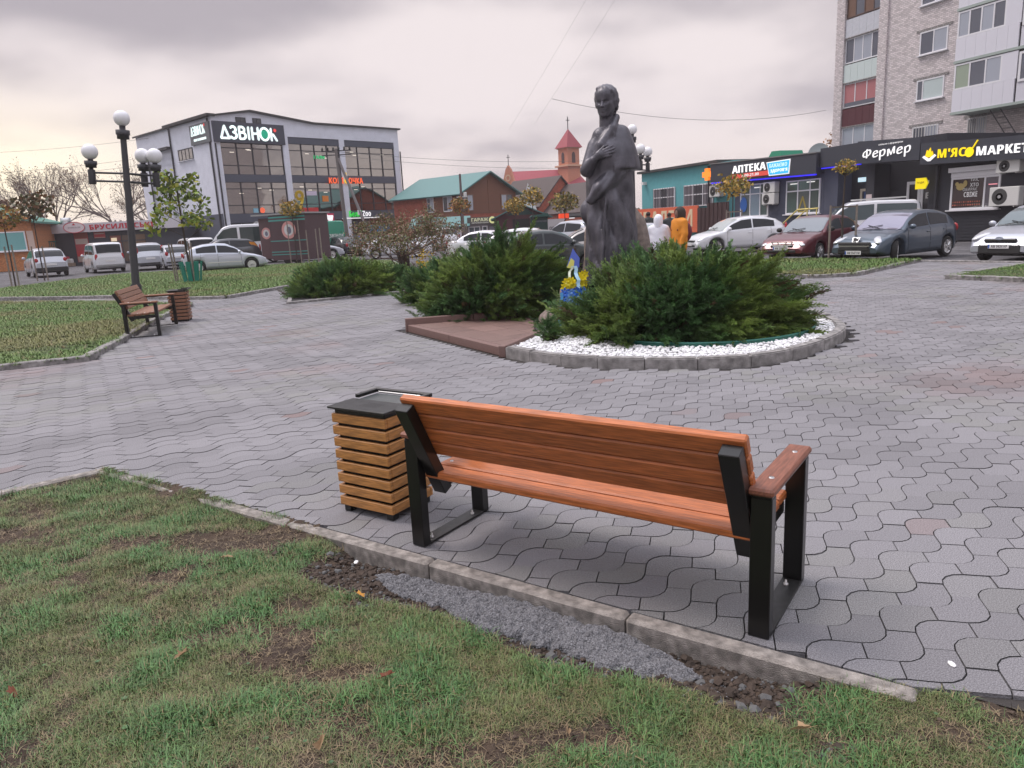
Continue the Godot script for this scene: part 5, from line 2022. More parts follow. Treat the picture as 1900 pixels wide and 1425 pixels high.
	# bare trees and rusty crowns far left
	var tn := Color(0.14, 0.11, 0.10)
	bare_tree("tall bare tree directly left of the mall, behind the butcher shop", Vector3(-43.0, 0, -84), 12.0, 1, 0.75, tn, 1)
	bare_tree("wide bare tree behind the butcher shop's oval sign", Vector3(-53.0, 0, -88), 12.5, 2, 0.8, tn, 1)
	bare_tree("bare tree at the mall's back corner", Vector3(-37.5, 0, -82), 9.5, 3, 0.75, tn, 1)
	bare_tree("bare tree rising over the green gable at the left edge", Vector3(-62.0, 0, -82), 13.5, 4, 0.7, tn, 0)
	bare_tree("pale bare tree far behind the rusty crown", Vector3(-70.0, 0, -112), 14.5, 5, 0.8, Color(0.2, 0.16, 0.15), 0)
	var rc := thing("rusty_tree", "round rusty brown tree crown behind the butcher shop", "tree", Vector3(-54.0, 0, -78))
	var rt := MB.new()
	rt.tube([V0, Vector3(0, 4.2, 0)], [0.25, 0.18], 8)
	part("trunk", rt, M.bark, rc)
	var rl := MB.new()
	for q in 2200:
		var e := Vector3(rr.randfn(), rr.randfn(), rr.randfn()).normalized() * pow(rr.randf(), 0.3)
		rl.tint = Color(0.13, 0.07, 0.04) * rr.randf_range(0.5, 1.3)
		leaf_quad(rl, rr, Vector3(0, 5.2, 0) + e * Vector3(3.0, 2.4, 3.0), 0.2)
	part("crown", rl, M.leafv, rc)
	var ot := thing("orange_tree", "orange autumn tree behind the pharmacy roof", "tree", Vector3(28.0, 0, -62))
	var otm := MB.new()
	otm.tube([V0, Vector3(0, 5.5, 0)], [0.2, 0.1], 7)
	part("trunk", otm, M.bark, ot)
	var ol := MB.new()
	for q in 700:
		var e := Vector3(rr.randfn(), rr.randfn(), rr.randfn()).normalized() * pow(rr.randf(), 0.4)
		ol.tint = Color(0.36, 0.19, 0.09) * rr.randf_range(0.6, 1.2)
		leaf_quad(ol, rr, Vector3(0, 5.9, 0) + e * Vector3(1.6, 2.2, 1.6), 0.13)
	part("crown", ol, M.leafv, ot)
	# far dim tree line closing the horizon
	for k in 3:
		pass
	var tl := MB.new()
	for q in 26000:
		var a := rr.randf_range(-0.75, 0.75)
		var R := rr.randf_range(150, 200)
		var h := 4.2 + 1.3 * sin(a * 23.0) + 0.9 * sin(a * 51.0)
		tl.tint = Color(0.10, 0.075, 0.05) * rr.randf_range(0.5, 1.3)
		leaf_quad(tl, rr, Vector3(sin(a) * R, rr.randf() * h, -cos(a) * R), rr.randf_range(0.22, 0.5))
	var tlo := solo("distant_treeline", tl, M.leafv, "far brown line of autumn trees on the horizon", "trees")
	tlo.set_meta("kind", "stuff")

# ---------------------------------------------------------------- buildings
func frame_at(a: Vector2, d: Vector2) -> Transform3D:   # x along the face from left to right, z outwards
	var x := Vector3(d.x, 0, d.y).normalized()
	return Transform3D(Basis(x, Vector3.UP, x.cross(Vector3.UP)), Vector3(a.x, -0.06, a.y))

func building(called: String, label: String, cat: String, tf: Transform3D, group := "") -> Node3D:
	var o := thing(called, label, cat, V0, 0.0, group)
	o.transform = tf
	return o

func slab(called: String, parent: Node, m: Material, x0: float, x1: float, y0: float, y1: float, z0: float, z1: float, bev := 0.0) -> MeshInstance3D:
	var mb := MB.new()
	mb.box(V0, Vector3(x1 - x0, y1 - y0, z1 - z0), bev)
	return part(called, mb, m, parent, Vector3((x0 + x1) * 0.5, (y0 + y1) * 0.5, (z0 + z1) * 0.5))

func prism_part(called: String, parent: Node, m: Material, pts: Array, z0: float, z1: float) -> MeshInstance3D:
	var mb := MB.new()
	mb.prism(poly(pts), z0, z1)
	return part(called, mb, m, parent)

# a framed window proud of the wall at z: frame > panes; cols are the widths in shares
func window(parent: Node, x0: float, x1: float, y0: float, y1: float, z: float, cols: Array, fm: Material, gm, bar := 0.06, transom := 0.0, sill := true) -> MeshInstance3D:
	var mb := MB.new()
	var w := x1 - x0
	var h := y1 - y0
	for s in [-1.0, 1.0]:
		mb.box(Vector3(s * (w - bar) * 0.5, 0, 0), Vector3(bar, h, 0.07))
		mb.box(Vector3(0, s * (h - bar) * 0.5, 0), Vector3(w - bar * 2.0, bar, 0.068))
	var x := -w * 0.5
	var total := 0.0
	for c in cols: total += c
	var cuts := []
	for k in cols.size():
		var nx: float = x + w * cols[k] / total
		cuts.push_back([x, nx])
		if k < cols.size() - 1:
			mb.box(Vector3(nx, 0, 0), Vector3(bar * 0.9, h - bar * 2.0, 0.066))
		x = nx
	if transom > 0.0:
		mb.box(Vector3(0, h * 0.5 - transom, 0), Vector3(w - bar * 2.0, bar * 0.9, 0.064))
	var o := part("window", mb, fm, parent, Vector3((x0 + x1) * 0.5, (y0 + y1) * 0.5, z))
	for k in cuts.size():
		var a: float = cuts[k][0] + bar * 0.5
		var b: float = cuts[k][1] - bar * 0.5
		var gmat: Material = gm[k % gm.size()] if gm is Array else gm
		var rows := [[-h * 0.5 + bar, h * 0.5 - bar]]
		if transom > 0.0:
			rows = [[-h * 0.5 + bar, h * 0.5 - transom - bar * 0.5], [h * 0.5 - transom + bar * 0.5, h * 0.5 - bar]]
		for r in rows:
			var pm := MB.new()
			pm.box(V0, Vector3(b - a, r[1] - r[0], 0.012))
			part("pane", pm, gmat, o, Vector3((a + b) * 0.5, (r[0] + r[1]) * 0.5, 0.004))
	if sill:
		var sm := MB.new()
		sm.box(Vector3(0, -h * 0.5 - 0.025, 0.07), Vector3(w + 0.16, 0.045, 0.2))
		part("sill", sm, M.pvc, o)
	return o

func aircon(parent: Node, x: float, y: float, z: float, w := 0.9, h := 0.6) -> void:
	var mb := MB.new()
	mb.box(V0, Vector3(w, h, 0.34), 0.02)
	var o := part("air_conditioner", mb, M.ac, parent, Vector3(x, y, z + 0.22))
	var f := MB.new()
	f.lathe([Vector2(0.0, 0.01), Vector2(h * 0.40, 0.01), Vector2(h * 0.42, 0.0)], 20, V0, Basis(Vector3.RIGHT, Vector3.BACK, Vector3.DOWN))
	part("fan_grille", f, mat(g(0.05), 0.6), o, Vector3(-w * 0.14, 0, 0.171))
	var hub := MB.new()
	hub.disc(V0, h * 0.09, Vector3.BACK, 12)
	part("fan_hub", hub, mat(g(0.35), 0.5), o, Vector3(-w * 0.14, 0, 0.186))
	var br := MB.new()
	for s in [-1.0, 1.0]:
		br.bar(Vector3(s * w * 0.35, -h * 0.5 - 0.02, -0.2), Vector3(s * w * 0.35, -h * 0.5 - 0.02, 0.16), 0.04, 0.03)
	part("bracket", br, M.ac, o)

func gable(o: Node3D, w: float, dep: float, eave: float, ridge: float, wm: Material, rm: Material, over := 0.35, thick := 0.12, rx := 0.5) -> void:   # gable face towards +z
	prism_part("wall", o, wm, [0, 0, w, 0, w, eave, w * rx, ridge, 0, eave], -dep, 0)
	for s in [0, 1]:
		var e := Vector2(0.0 if s == 0 else w, eave)
		var r := Vector2(w * rx, ridge)
		var d := (e - r).normalized()
		var n := Vector2(-d.y, d.x)
		if n.y < 0.0:
			n = -n
		var q := e + d * over
		prism_part("roof", o, rm, [r.x, r.y + 0.004, q.x, q.y + 0.004, q.x + n.x * thick, q.y + n.y * thick, r.x, r.y + thick / absf(n.y)], -dep - 0.2, over)

func brick_texture(face: Color, joint: Color, seed_: int) -> ImageTexture:
	var r := RandomNumberGenerator.new()
	r.seed = seed_
	var im := Image.create(256, 256, false, Image.FORMAT_RGB8)
	im.fill(joint)
	for row in 16:
		for c in range(-1, 9):
			var k := r.randf_range(0.86, 1.06)
			im.fill_rect(Rect2i(c * 32 + (row % 2) * 16 + 1, row * 16 + 1, 30, 13), Color(face.r * k, face.g * k, face.b * k))
	return ImageTexture.create_from_image(im)

func tex_mat(t: Texture2D, sc: Vector3, rough := 0.9) -> StandardMaterial3D:
	var m := mat(g(1.0), rough, 0, t, sc)
	m.texture_filter = BaseMaterial3D.TEXTURE_FILTER_LINEAR_WITH_MIPMAPS
	return m

func mall() -> void:
	var A := Vector2(-24.65, -66.2)
	var d := Vector2(0.676, -0.737)
	var o := building("shopping_centre", "grey white three storey shopping centre with dark glazed bays and lit sign", "building", frame_at(A, d))
	var wm := mat(Color(0.74, 0.76, 0.85), 0.8, 0, T.soft, Vector3(0.15, 0.15, 0.15))
	var dk := mat(Color(0.075, 0.085, 0.115), 0.6)
	prism_part("wall", o, wm, [0, 0, 20.55, 0, 20.55, 12, 10.1, 11.95, 3.63, 12.6, 0, 12], -16, -0.42)
	prism_part("roof", o, mat(g(0.05), 0.6), [-0.25, 11.93, 0, 12.005, 3.63, 12.605, 10.1, 11.955, 20.55, 12.005, 20.8, 12.0, 20.8, 12.15, 10.1, 12.11, 3.63, 12.77, -0.25, 12.09], -16.2, 0.25)
	prism_part("fascia", o, wm, [0, 10.68, 20.55, 10.68, 20.55, 11.995, 10.1, 11.945, 3.63, 12.595, 0, 11.995], -0.42, 0)
	for p in [[0, 0.56], [6.66, 7.25], [12.97, 13.58], [19.9, 20.55]]:
		slab("pilaster", o, wm, p[0], p[1], 0, 10.678, -0.42, 0)
	var bays := [[0.56, 6.66], [7.25, 12.97], [13.58, 19.9]]
	for b in bays:
		slab("band", o, dk, b[0] + 0.002, b[1] - 0.002, 10.08, 10.676, -0.42, -0.06)
		slab("band", o, dk, b[0] + 0.002, b[1] - 0.002, 6.55, 7.2, -0.42, -0.06)
		slab("band", o, dk, b[0] + 0.002, b[1] - 0.002, 3.0, 3.78, -0.42, -0.04)
		for fl in [[7.2, 10.08], [3.78, 6.55]]:
			var w: float = b[1] - b[0]
			var fm := MB.new()
			var hs := [0.0, 0.27, 0.79, 1.0]
			for k in 5:
				fm.box(Vector3(b[0] + w * k / 4.0, (fl[0] + fl[1]) * 0.5, -0.18), Vector3(0.09, fl[1] - fl[0], 0.12))
			for k in 4:
				fm.box(Vector3((b[0] + b[1]) * 0.5, lerpf(fl[0], fl[1], hs[k]), -0.185), Vector3(w, 0.07, 0.11))
			var win := part("window", fm, M.frame, o)
			for k in 4:
				for r in 3:
					var pm := MB.new()
					var y0 := lerpf(fl[0], fl[1], hs[r])
					var y1 := lerpf(fl[0], fl[1], hs[r + 1])
					pm.box(V0, Vector3(w / 4.0 - 0.09, y1 - y0 - 0.07, 0.02))
					part("pane", pm, M.mirror_glass, win, Vector3(b[0] + w * (k + 0.5) / 4.0, (y0 + y1) * 0.5, -0.2), Basis(Vector3.UP, rng.randf_range(-0.012, 0.012)) * Basis(Vector3.RIGHT, rng.randf_range(-0.008, 0.012)))
		# ground floor
		for k in 5:
			var x0: float = lerpf(b[0], b[1], k / 5.0) + 0.05
			var x1: float = lerpf(b[0], b[1], (k + 1) / 5.0) - 0.05
			slab("shopfront_panel", o, mat(Color(0.05, 0.055, 0.07), 0.5) if k < 2 or b[0] < 1.0 else M.mirror_glass, x0, x1, 0.05, 2.98, -0.4, -0.28)
	# small gable windows
	for w in [[2.25, 3.2, 11.62, 12.08], [3.87, 4.7, 11.64, 12.1]]:
		window(o, w[0], w[1], w[2], w[3], 0.04, [1, 1], M.frame, M.room_glass, 0.06, 0.0, false)
	# sign board with stroked lettering
	slab("sign_board", o, mat(Color(0.055, 0.062, 0.085), 0.5), -0.02, 6.86, 9.9, 11.63, 0.01, 0.18)
	var lit := glow(Color(0.80, 0.92, 0.90), 0.55)
	var wd := MB.new()
	var L := [
		[[0.0, 0.0], [0.36, 1.0], [0.72, 0.0], [0.0, 0.0]]]
	var tri_ := []
	for q in L[0]: tri_.push_back(Vector2(q[0], q[1]))
	var list := [tri_]
	list.push_back(arc(1.12, 0.76, 0.24, 0.24, 150, -90, 14))
	list.push_back(arc(1.12, 0.26, 0.28, 0.26, 90, -150, 14))
	list.push_back([Vector2(1.68, 0), Vector2(1.68, 1), Vector2(1.92, 1)] + arc(1.92, 0.77, 0.22, 0.23, 90, -90, 10) + [Vector2(1.68, 0.54)])
	list.push_back([Vector2(1.92, 0.54)] + arc(1.96, 0.27, 0.26, 0.27, 90, -90, 10) + [Vector2(1.68, 0)])
	list.push_back([Vector2(2.52, 0), Vector2(2.52, 1)])
	list.push_back([Vector2(2.86, 0), Vector2(2.86, 1)])
	list.push_back([Vector2(3.4, 0), Vector2(3.4, 1)])
	list.push_back([Vector2(2.86, 0.5), Vector2(3.4, 0.5)])
	list.push_back(arc(4.02, 0.5, 0.42, 0.52, 0, 360, 28))
	list.push_back([Vector2(4.66, 0), Vector2(4.66, 1)])
	list.push_back([Vector2(4.70, 0.52), Vector2(4.86, 0.50), Vector2(5.15, 0.0)])
	strokes(wd, list, 0.098, 0.06, Basis.IDENTITY, Vector3(0.62, 10.24, 0.19), Vector2(1.04, 1.0))
	part("lettering", wd, lit, o)
	var gd := MB.new()
	gd.disc(Vector3(0.62 + 4.02 * 1.04, 10.74, 0.235), 0.36, Vector3.BACK, 24)
	part("green_dot", gd, glow(Color(0.0, 0.30, 0.17), 0.5), o)
	var rd := MB.new()
	rd.disc(Vector3(0.62 + 5.05 * 1.04, 11.12, 0.235), 0.15, Vector3.BACK, 16)
	part("red_dot", rd, glow(Color(0.75, 0.06, 0.05), 0.5), o)
	# shop signs on the front
	letters("sign_letters", "КОПІ", 1.75, 0.55, glow(Color(0.9, 0.12, 0.03), 0.6), o, Vector3(12.15, 6.75, 0.12))
	letters("sign_letters", "ОЧКА", 1.75, 0.55, glow(Color(0.9, 0.12, 0.03), 0.6), o, Vector3(14.5, 6.75, 0.12))
	var coin := MB.new()
	coin.disc(Vector3(13.35, 6.72, 0.14), 0.26, Vector3.BACK, 18)
	coin.box(Vector3(13.35, 7.28, 0.12), Vector3(0.14, 0.5, 0.04), 0.01)
	part("sign_coin", coin, glow(Color(0.85, 0.55, 0.03), 0.5), o)
	letters("sign_letters", "THRASH!", 2.95, 0.62, glow(Color(0.9, 0.62, 0.03), 0.6), o, Vector3(8.75, 3.28, 0.06), Basis.IDENTITY, 0.05)
	letters("exclamation_marks", "!!!", 0.42, 0.5, glow(Color(0.9, 0.62, 0.03), 0.6), o, Vector3(9.55, 2.62, 0.06))
	slab("cart_sign", o, glow(Color(0.35, 0.02, 0.06), 0.35), 10.35, 11.5, 2.55, 3.6, -0.04, 0.03)
	var cart := MB.new()
	strokes(cart, [[Vector2(0, 1), Vector2(0.2, 1), Vector2(0.42, 0.35), Vector2(0.95, 0.35), Vector2(1.1, 0.85), Vector2(0.3, 0.85)], [Vector2(0.35, 0.6), Vector2(1.0, 0.6)], [Vector2(0.42, 0.08), Vector2(0.45, 0.08)], [Vector2(0.9, 0.08), Vector2(0.93, 0.08)]], 0.085, 0.02, Basis.IDENTITY, Vector3(10.52, 2.72, 0.035), Vector2(0.72, 0.72))
	part("cart_mark", cart, glow(g(0.9), 0.5), o)
	letters("sign_letters", "Беллі", 1.55, 0.6, glow(Color(0.02, 0.55, 0.05), 0.6), o, Vector3(14.1, 3.5, 0.1))
	letters("sign_letters", "Zoo", 1.05, 0.55, glow(g(0.9), 0.5), o, Vector3(15.5, 3.48, 0.1))
	slab("sign_strip", o, glow(g(0.85), 0.4), 12.5, 17.2, 3.0, 3.1, 0.0, 0.05)
	slab("blue_sign", o, mat(Color(0.10, 0.33, 0.62), 0.5), 15.2, 18.4, 1.55, 2.25, 0.02, 0.08)
	var ring := MB.new()
	strokes(ring, [arc(0, 0, 0.30, 0.30, 0, 360, 20), arc(0, 0, 0.12, 0.12, 30, 210, 8)], 0.075, 0.03, Basis.IDENTITY, Vector3(3.05, 2.7, 0.0))
	part("round_logo", ring, mat(g(0.6), 0.5), o)
	letters("sign_letters", "W", 0.55, 0.6, mat(g(0.7), 0.5), o, Vector3(3.75, 2.7, 0.02))
	# prints seen in the second bay's windows
	slab("red_print", o, mat(Color(0.55, 0.03, 0.03), 0.5), 7.4, 9.9, 3.82, 4.2, -0.17, -0.155)
	var yl := MB.new()
	strokes(yl, [arc(0, 0, 0.34, 0.34, 0, 360, 18), [Vector2(0.3, -0.35), Vector2(0.1, -0.9), Vector2(-0.1, -1.35)]], 0.14, 0.02, Basis.IDENTITY, Vector3(7.95, 5.35, -0.17))
	part("yellow_print", yl, mat(Color(0.75, 0.52, 0.02), 0.5), o)
	slab("white_print", o, mat(Color(0.62, 0.55, 0.68), 0.5), 8.75, 9.9, 5.35, 5.75, -0.17, -0.155)
	slab("orange_print", o, mat(Color(0.7, 0.22, 0.03), 0.5), 10.5, 11.2, 4.75, 5.3, -0.17, -0.155)
	letters("window_letters", "ГАЛЯ", 1.2, 0.3, glow(Color(0.05, 0.55, 0.2), 0.4), o, Vector3(10.6, 8.95, -0.14))
	var m2 := MB.new()
	m2.disc(Vector3(3.9, 4.05, -0.15), 0.26, Vector3.BACK, 16)
	part("orange_print", m2, glow(Color(0.85, 0.14, 0.06), 0.4), o)
	slab("blue_print", o, mat(Color(0.25, 0.5, 0.62), 0.5), 3.0, 3.5, 3.85, 4.25, -0.17, -0.155)
	# glowing streaks laid on the opaque panes, imitating lamps lit inside
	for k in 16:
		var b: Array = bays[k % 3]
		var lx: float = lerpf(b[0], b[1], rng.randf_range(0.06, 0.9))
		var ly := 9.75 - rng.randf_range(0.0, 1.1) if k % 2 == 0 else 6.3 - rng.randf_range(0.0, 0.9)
		slab("pane_glow_streak", o, glow(Color(0.95, 0.86, 0.72), 0.6), lx, lx + 0.42, ly, ly + 0.045, -0.186, -0.18)
	# gutter pipes and corner pipe
	for x in [0.08, 20.62]:
		var pp := MB.new()
		pp.tube([Vector3(x, 0, 0.09), Vector3(x, 9.8, 0.09)], [0.07], 8)
		part("drainpipe", pp, M.frame, o)
	# the side wall, running back to the left
	var sd := Vector2(-0.737, -0.676)
	var Q := A + sd * 14.0
	var s := building("shopping_centre_wing", "windowless grey side wing of the shopping centre with dark plinth", "building", frame_at(Q, -sd))
	prism_part("wall", s, wm, [0, 0, 5.7, 0, 5.7, 10.15, 0, 10.15], -8, 0)
	prism_part("wall", s, wm, [5.72, 3.84, 13.98, 3.84, 13.98, 11.98, 5.72, 11.98], -0.3, 0.02)
	prism_part("plinth", s, mat(Color(0.09, 0.10, 0.135), 0.7), [5.70, 0, 13.96, 0, 13.96, 3.838, 5.70, 3.838], -0.28, 0.05)
	slab("eave", s, mat(g(0.04), 0.6), 5.3, 14.2, 12.0, 12.22, -0.3, 0.45)
	slab("eave", s, mat(g(0.04), 0.6), -0.3, 5.68, 10.155, 10.36, -8, 0.45)
	for x in [0.4, 5.85, 13.5]:
		var pp := MB.new()
		pp.tube([Vector3(x, 0, 0.12), Vector3(x, 11.9 if x > 5.8 else 10.1, 0.12)], [0.08], 8)
		part("drainpipe", pp, M.frame, s)
	window(s, 7.05, 9.96, 8.86, 9.88, 0.05, [1, 1, 1, 1], M.frame, M.mirror_glass, 0.09)
	slab("sign_board", s, mat(Color(0.13, 0.14, 0.15), 0.5), 10.15, 13.75, 9.95, 11.62, 0.03, 0.2)
	var small := MB.new()
	strokes(small, list, 0.036, 0.05, Basis.IDENTITY, Vector3(10.5, 10.72, 0.21), Vector2(0.5, 0.72))
	part("lettering", small, lit, s)
	letters("sign_letters", "МАЛІ ТА КОМПАНІЯ", 2.3, 0.2, lit, s, Vector3(12.0, 10.32, 0.22))
	var rd2 := MB.new()
	rd2.disc(Vector3(13.1, 11.4, 0.25), 0.12, Vector3.BACK, 12)
	part("red_dot", rd2, glow(Color(0.7, 0.05, 0.05), 0.4), s)
	slab("meter_box", s, M.ac, 12.6, 13.2, 1.3, 1.9, 0.05, 0.25)

func shops() -> void:
	var A := Vector2(14.26, -42.18)
	var d := Vector2(0.371, 0.9285)
	var tf := frame_at(A, d)
	var slate := mat(Color(0.075, 0.085, 0.125), 0.75, 0, T.soft, Vector3(0.4, 0.4, 0.4))
	var slate2 := mat(Color(0.030, 0.032, 0.042), 0.7, 0, T.soft, Vector3(0.4, 0.4, 0.4))
	var board := mat(Color(0.042, 0.047, 0.062), 0.5)
	# teal shop
	var t := building("teal_shop", "low teal painted shop with barred windows behind the orange hoarding", "building", tf)
	var teal := mat(Color(0.11, 0.37, 0.40), 0.8, 0, T.soft, Vector3(0.5, 0.5, 0.5))
	slab("wall", t, teal, -12.0, -1.8, 0, 4.62, -9.0, -0.15)
	slab("roof", t, mat(g(0.06), 0.7), -12.2, -3.3, 4.625, 4.78, -9.2, 0.12)
	for w in [[-10.45, -7.9], [-6.9, -3.9]]:
		window(t, w[0], w[1], 2.15, 3.5, -0.1, [1, 1, 1], M.pvc, [mat(Color(0.16, 0.15, 0.17), 0.3), mat(Color(0.06, 0.06, 0.07), 0.2)], 0.07, 0.62, false)
		for k in 9:
			var br := MB.new()
			br.box(V0, Vector3(0.02, 1.3, 0.02))
			part("window_bar", br, M.frame, t, Vector3(lerpf(w[0], w[1], (k + 0.5) / 9.0), 2.84, 0.02))
	var pipe := MB.new()
	pipe.tube([Vector3(-4.3, 1.0, -0.05), Vector3(-4.3, 4.5, -0.05)], [0.06], 8)
	part("drainpipe", pipe, M.frame, t)
	slab("camera_box", t, M.white, -11.6, -11.35, 3.85, 4.05, -0.15, 0.15)
	aircon(t, -3.3, 2.95, -0.1, 1.0, 0.65)
	# hoarding
	var h := building("orange_hoarding", "orange advertising hoarding lettered in cream in front of the teal shop", "billboard", tf)
	slab("board", h, mat(Color(0.66, 0.14, 0.065), 0.6), -13.4, -4.9, 0.55, 2.2, 0.22, 0.29)
	letters("lettering", "ШПАЛЕРИ", 7.2, 1.08, mat(Color(0.72, 0.58, 0.38), 0.6), h, Vector3(-9.05, 1.45, 0.30), Basis.IDENTITY, 0.02)
	for x in [-13.0, -9.0, -5.1]:
		slab("post", h, M.frame, x - 0.05, x + 0.05, 0, 2.15, 0.1, 0.215)
	var gt := building("brown_gate", "dark brown ribbed metal gate between hoarding and pharmacy", "gate", tf)
	for k in 15:
		slab("panel", gt, mat(Color(0.055, 0.028, 0.028), 0.6), -4.75 + k * 0.2, -4.56 + k * 0.2, 0.1, 2.28 - 0.25 * float(k < 5), 0.4, 0.44 + 0.03 * (k % 2))
	# pharmacy
	var p := building("pharmacy", "slate painted pharmacy with lit signboard and two white windows", "building", tf)
	slab("wall", p, slate, -1.75, 5.0, 0, 4.4, -8.0, 0)
	slab("plinth", p, mat(Color(0.055, 0.06, 0.08), 0.8), -1.75, 5.0, 0, 0.35, 0.0, 0.06)
	prism_part("signboard", p, board, [-3.3, 3.47, 5.0, 3.33, 5.0, 4.3, -3.3, 4.5], 0.02, 0.55)
	prism_part("roof", p, mat(g(0.2), 0.6), [-3.4, 4.505, 5.0, 4.305, 5.0, 4.36, -3.4, 4.56], -8, 0.6)
	var bl := MB.new()
	bl.bar(Vector3(-3.28, 3.42, 0.5), Vector3(4.98, 3.28, 0.5), 0.07, 0.07)
	part("light_strip", bl, glow(Color(0.03, 0.02, 0.75), 0.7), p)
	letters("lettering", "АПТЕКА", 2.75, 0.40, glow(g(0.92), 0.55), p, Vector3(0.1, 4.02, 0.6))
	slab("red_board", p, glow(Color(0.62, 0.07, 0.05), 0.35), -1.28, 1.65, 3.52, 3.76, 0.56, 0.60)
	letters("hours", "8.00-21.00", 1.4, 0.15, glow(g(0.8), 0.3), p, Vector3(0.25, 3.64, 0.61), Basis.IDENTITY, 0.01)
	prism_part("blue_board", p, glow(g(0.9), 0.4), [1.72, 3.46, 3.2, 3.46, 3.27, 4.2, 1.5, 4.18], 0.56, 0.59)
	prism_part("blue_panel", p, glow(Color(0.03, 0.38, 0.70), 0.6), [1.77, 3.51, 3.15, 3.51, 3.21, 4.15, 1.57, 4.13], 0.59, 0.605)
	letters("lettering", "БАЖАЄМО", 1.3, 0.2, glow(Color(0.55, 0.75, 0.9), 0.5), p, Vector3(2.42, 3.97, 0.61), Basis.IDENTITY, 0.01)
	letters("lettering", "ЗДОРОВ'Я", 1.25, 0.2, glow(g(0.9), 0.5), p, Vector3(2.47, 3.68, 0.61), Basis.IDENTITY, 0.01)
	# lit cross hung on the corner
	var cr := building("pharmacy_cross", "glowing orange pharmacy cross at the signboard's left end", "sign", tf)
	prism_part("cross", cr, glow(Color(0.95, 0.22, 0.02), 0.75), [-3.95, 3.62, -3.6, 3.62, -3.6, 3.82, -3.35, 3.82, -3.35, 4.12, -3.6, 4.12, -3.6, 4.32, -3.95, 4.32, -3.95, 4.12, -4.2, 4.12, -4.2, 3.82, -3.95, 3.82], 0.35, 0.5)
	slab("bracket", cr, M.frame, -3.7, -3.25, 3.92, 4.0, 0.1, 0.35)
	var shop_glass := [mat(Color(0.16, 0.19, 0.19), 0.06, 0.3), mat(Color(0.26, 0.34, 0.40), 0.06, 0.2), mat(Color(0.12, 0.16, 0.15), 0.06, 0.3)]
	var w1 := window(p, -1.2, 1.1, 1.36, 3.16, 0.03, [1, 1, 0.8], M.pvc, shop_glass, 0.07, 0.55)
	window(p, 2.45, 4.82, 1.4, 3.12, 0.03, [1, 1, 0.8], M.pvc, [shop_glass[2], shop_glass[0], shop_glass[2]], 0.07, 0.55)
	var blob := MB.new()
	blob.disc(Vector3(-0.9, 2.05, 0.075), 0.3, Vector3.BACK, 20, 0.42)
	part("blue_sticker", blob, mat(Color(0.03, 0.12, 0.4), 0.4), p)
	var tri_s := MB.new()
	strokes(tri_s, [[Vector2(0, 0), Vector2(0.3, 0.75), Vector2(0.6, 0), Vector2(0, 0)]], 0.05, 0.008, Basis.IDENTITY, Vector3(3.35, 1.5, 0.045))
	part("yellow_sticker", tri_s, mat(Color(0.30, 0.24, 0.05), 0.4), p)
	for e in [[-0.05, 2.92], [2.75, 2.92], [3.9, 2.95]]:
		slab("pane_glow_streak", p, glow(Color(0.85, 0.85, 0.8), 0.5), e[0], e[0] + 0.55, e[1], e[1] + 0.05, 0.045, 0.06)  # glowing strip added before the opaque pane, stands for lamp light indoors
	aircon(p, 1.5, 2.88, 0.0, 0.9, 0.56)
	aircon(p, 1.45, 2.27, 0.0, 0.98, 0.58)
	slab("cellar_vent", p, M.dark, 0.5, 1.3, 0.1, 0.22, 0.06, 0.1)
	var dm := building("green_roof_hood", "small green metal hood on the pharmacy's flat roof", "roof hood", tf)
	prism_part("hood", dm, mat(Color(0.03, 0.27, 0.16), 0.5), [1.3, 4.42, 2.35, 4.40, 2.2, 4.72, 1.55, 4.74], -1.2, 0.3)
	# yellow handrails of the pharmacy steps
	var yr := building("yellow_handrail", "yellow stair handrail rising to the pharmacy door", "handrail", tf)
	var yl := mat(Color(0.72, 0.60, 0.20), 0.5)
	for z in [0.9, 1.5]:
		var mb := MB.new()
		mb.tube([Vector3(3.55, 0.75, z), Vector3(4.85, 1.62, z), Vector3(5.6, 1.64, z)], [0.035], 8)
		mb.tube([Vector3(3.6, 0.6, z), Vector3(3.6, 0.0, z)], [0.03], 6)
		mb.tube([Vector3(5.5, 1.64, z), Vector3(5.5, 0.0, z)], [0.03], 6)
		part("rail", mb, yl, yr)
	var step := MB.new()
	for k in 5:
		step.box(Vector3(4.2 + k * 0.3, 0.08 + k * 0.08, 0.75), Vector3(0.3, 0.16 + k * 0.16, 1.4))
	part("steps", step, M.kerb, yr)
	# recessed middle entrance and the farm shop
	var f := building("farm_shop", "dark fronted farm produce shop with white double doors and script sign", "building", tf)
	slab("wall", f, slate2, 5.02, 10.84, 0, 4.5, -8.0, -0.9)
	slab("side_wall", f, slate, 5.02, 5.9, 0, 3.6, -0.9, 0.0)
	slab("side_wall", f, slate2, 7.62, 8.1, 0, 3.5, -0.9, 0.06)
	prism_part("signboard", f, board, [5.05, 3.62, 7.5, 3.58, 7.5, 4.52, 5.05, 4.5], -0.3, 0.35)
	prism_part("signboard", f, board, [7.56, 3.56, 10.82, 3.42, 10.82, 4.34, 7.56, 4.54], -0.3, 0.62)
	slab("light_strip", f, glow(Color(0.03, 0.02, 0.75), 0.7), 5.1, 7.5, 3.52, 3.58, 0.25, 0.32)
	letters("lettering", "Фермер", 2.5, 0.56, glow(g(0.9), 0.45), f, Vector3(9.15, 3.88, 0.65), Basis(Vector3(1, 0.02, 0), Vector3.UP, Vector3.BACK), 0.03, T.slant)
	letters("lettering", "спільно з фермером", 1.25, 0.1, glow(g(0.8), 0.3), f, Vector3(9.35, 4.26, 0.63), Basis.IDENTITY, 0.01, T.reg)
	# doors
	slab("lit_sign", f, glow(Color(0.62, 0.82, 0.9), 0.6), 6.45, 7.6, 2.78, 2.98, -0.88, -0.7)
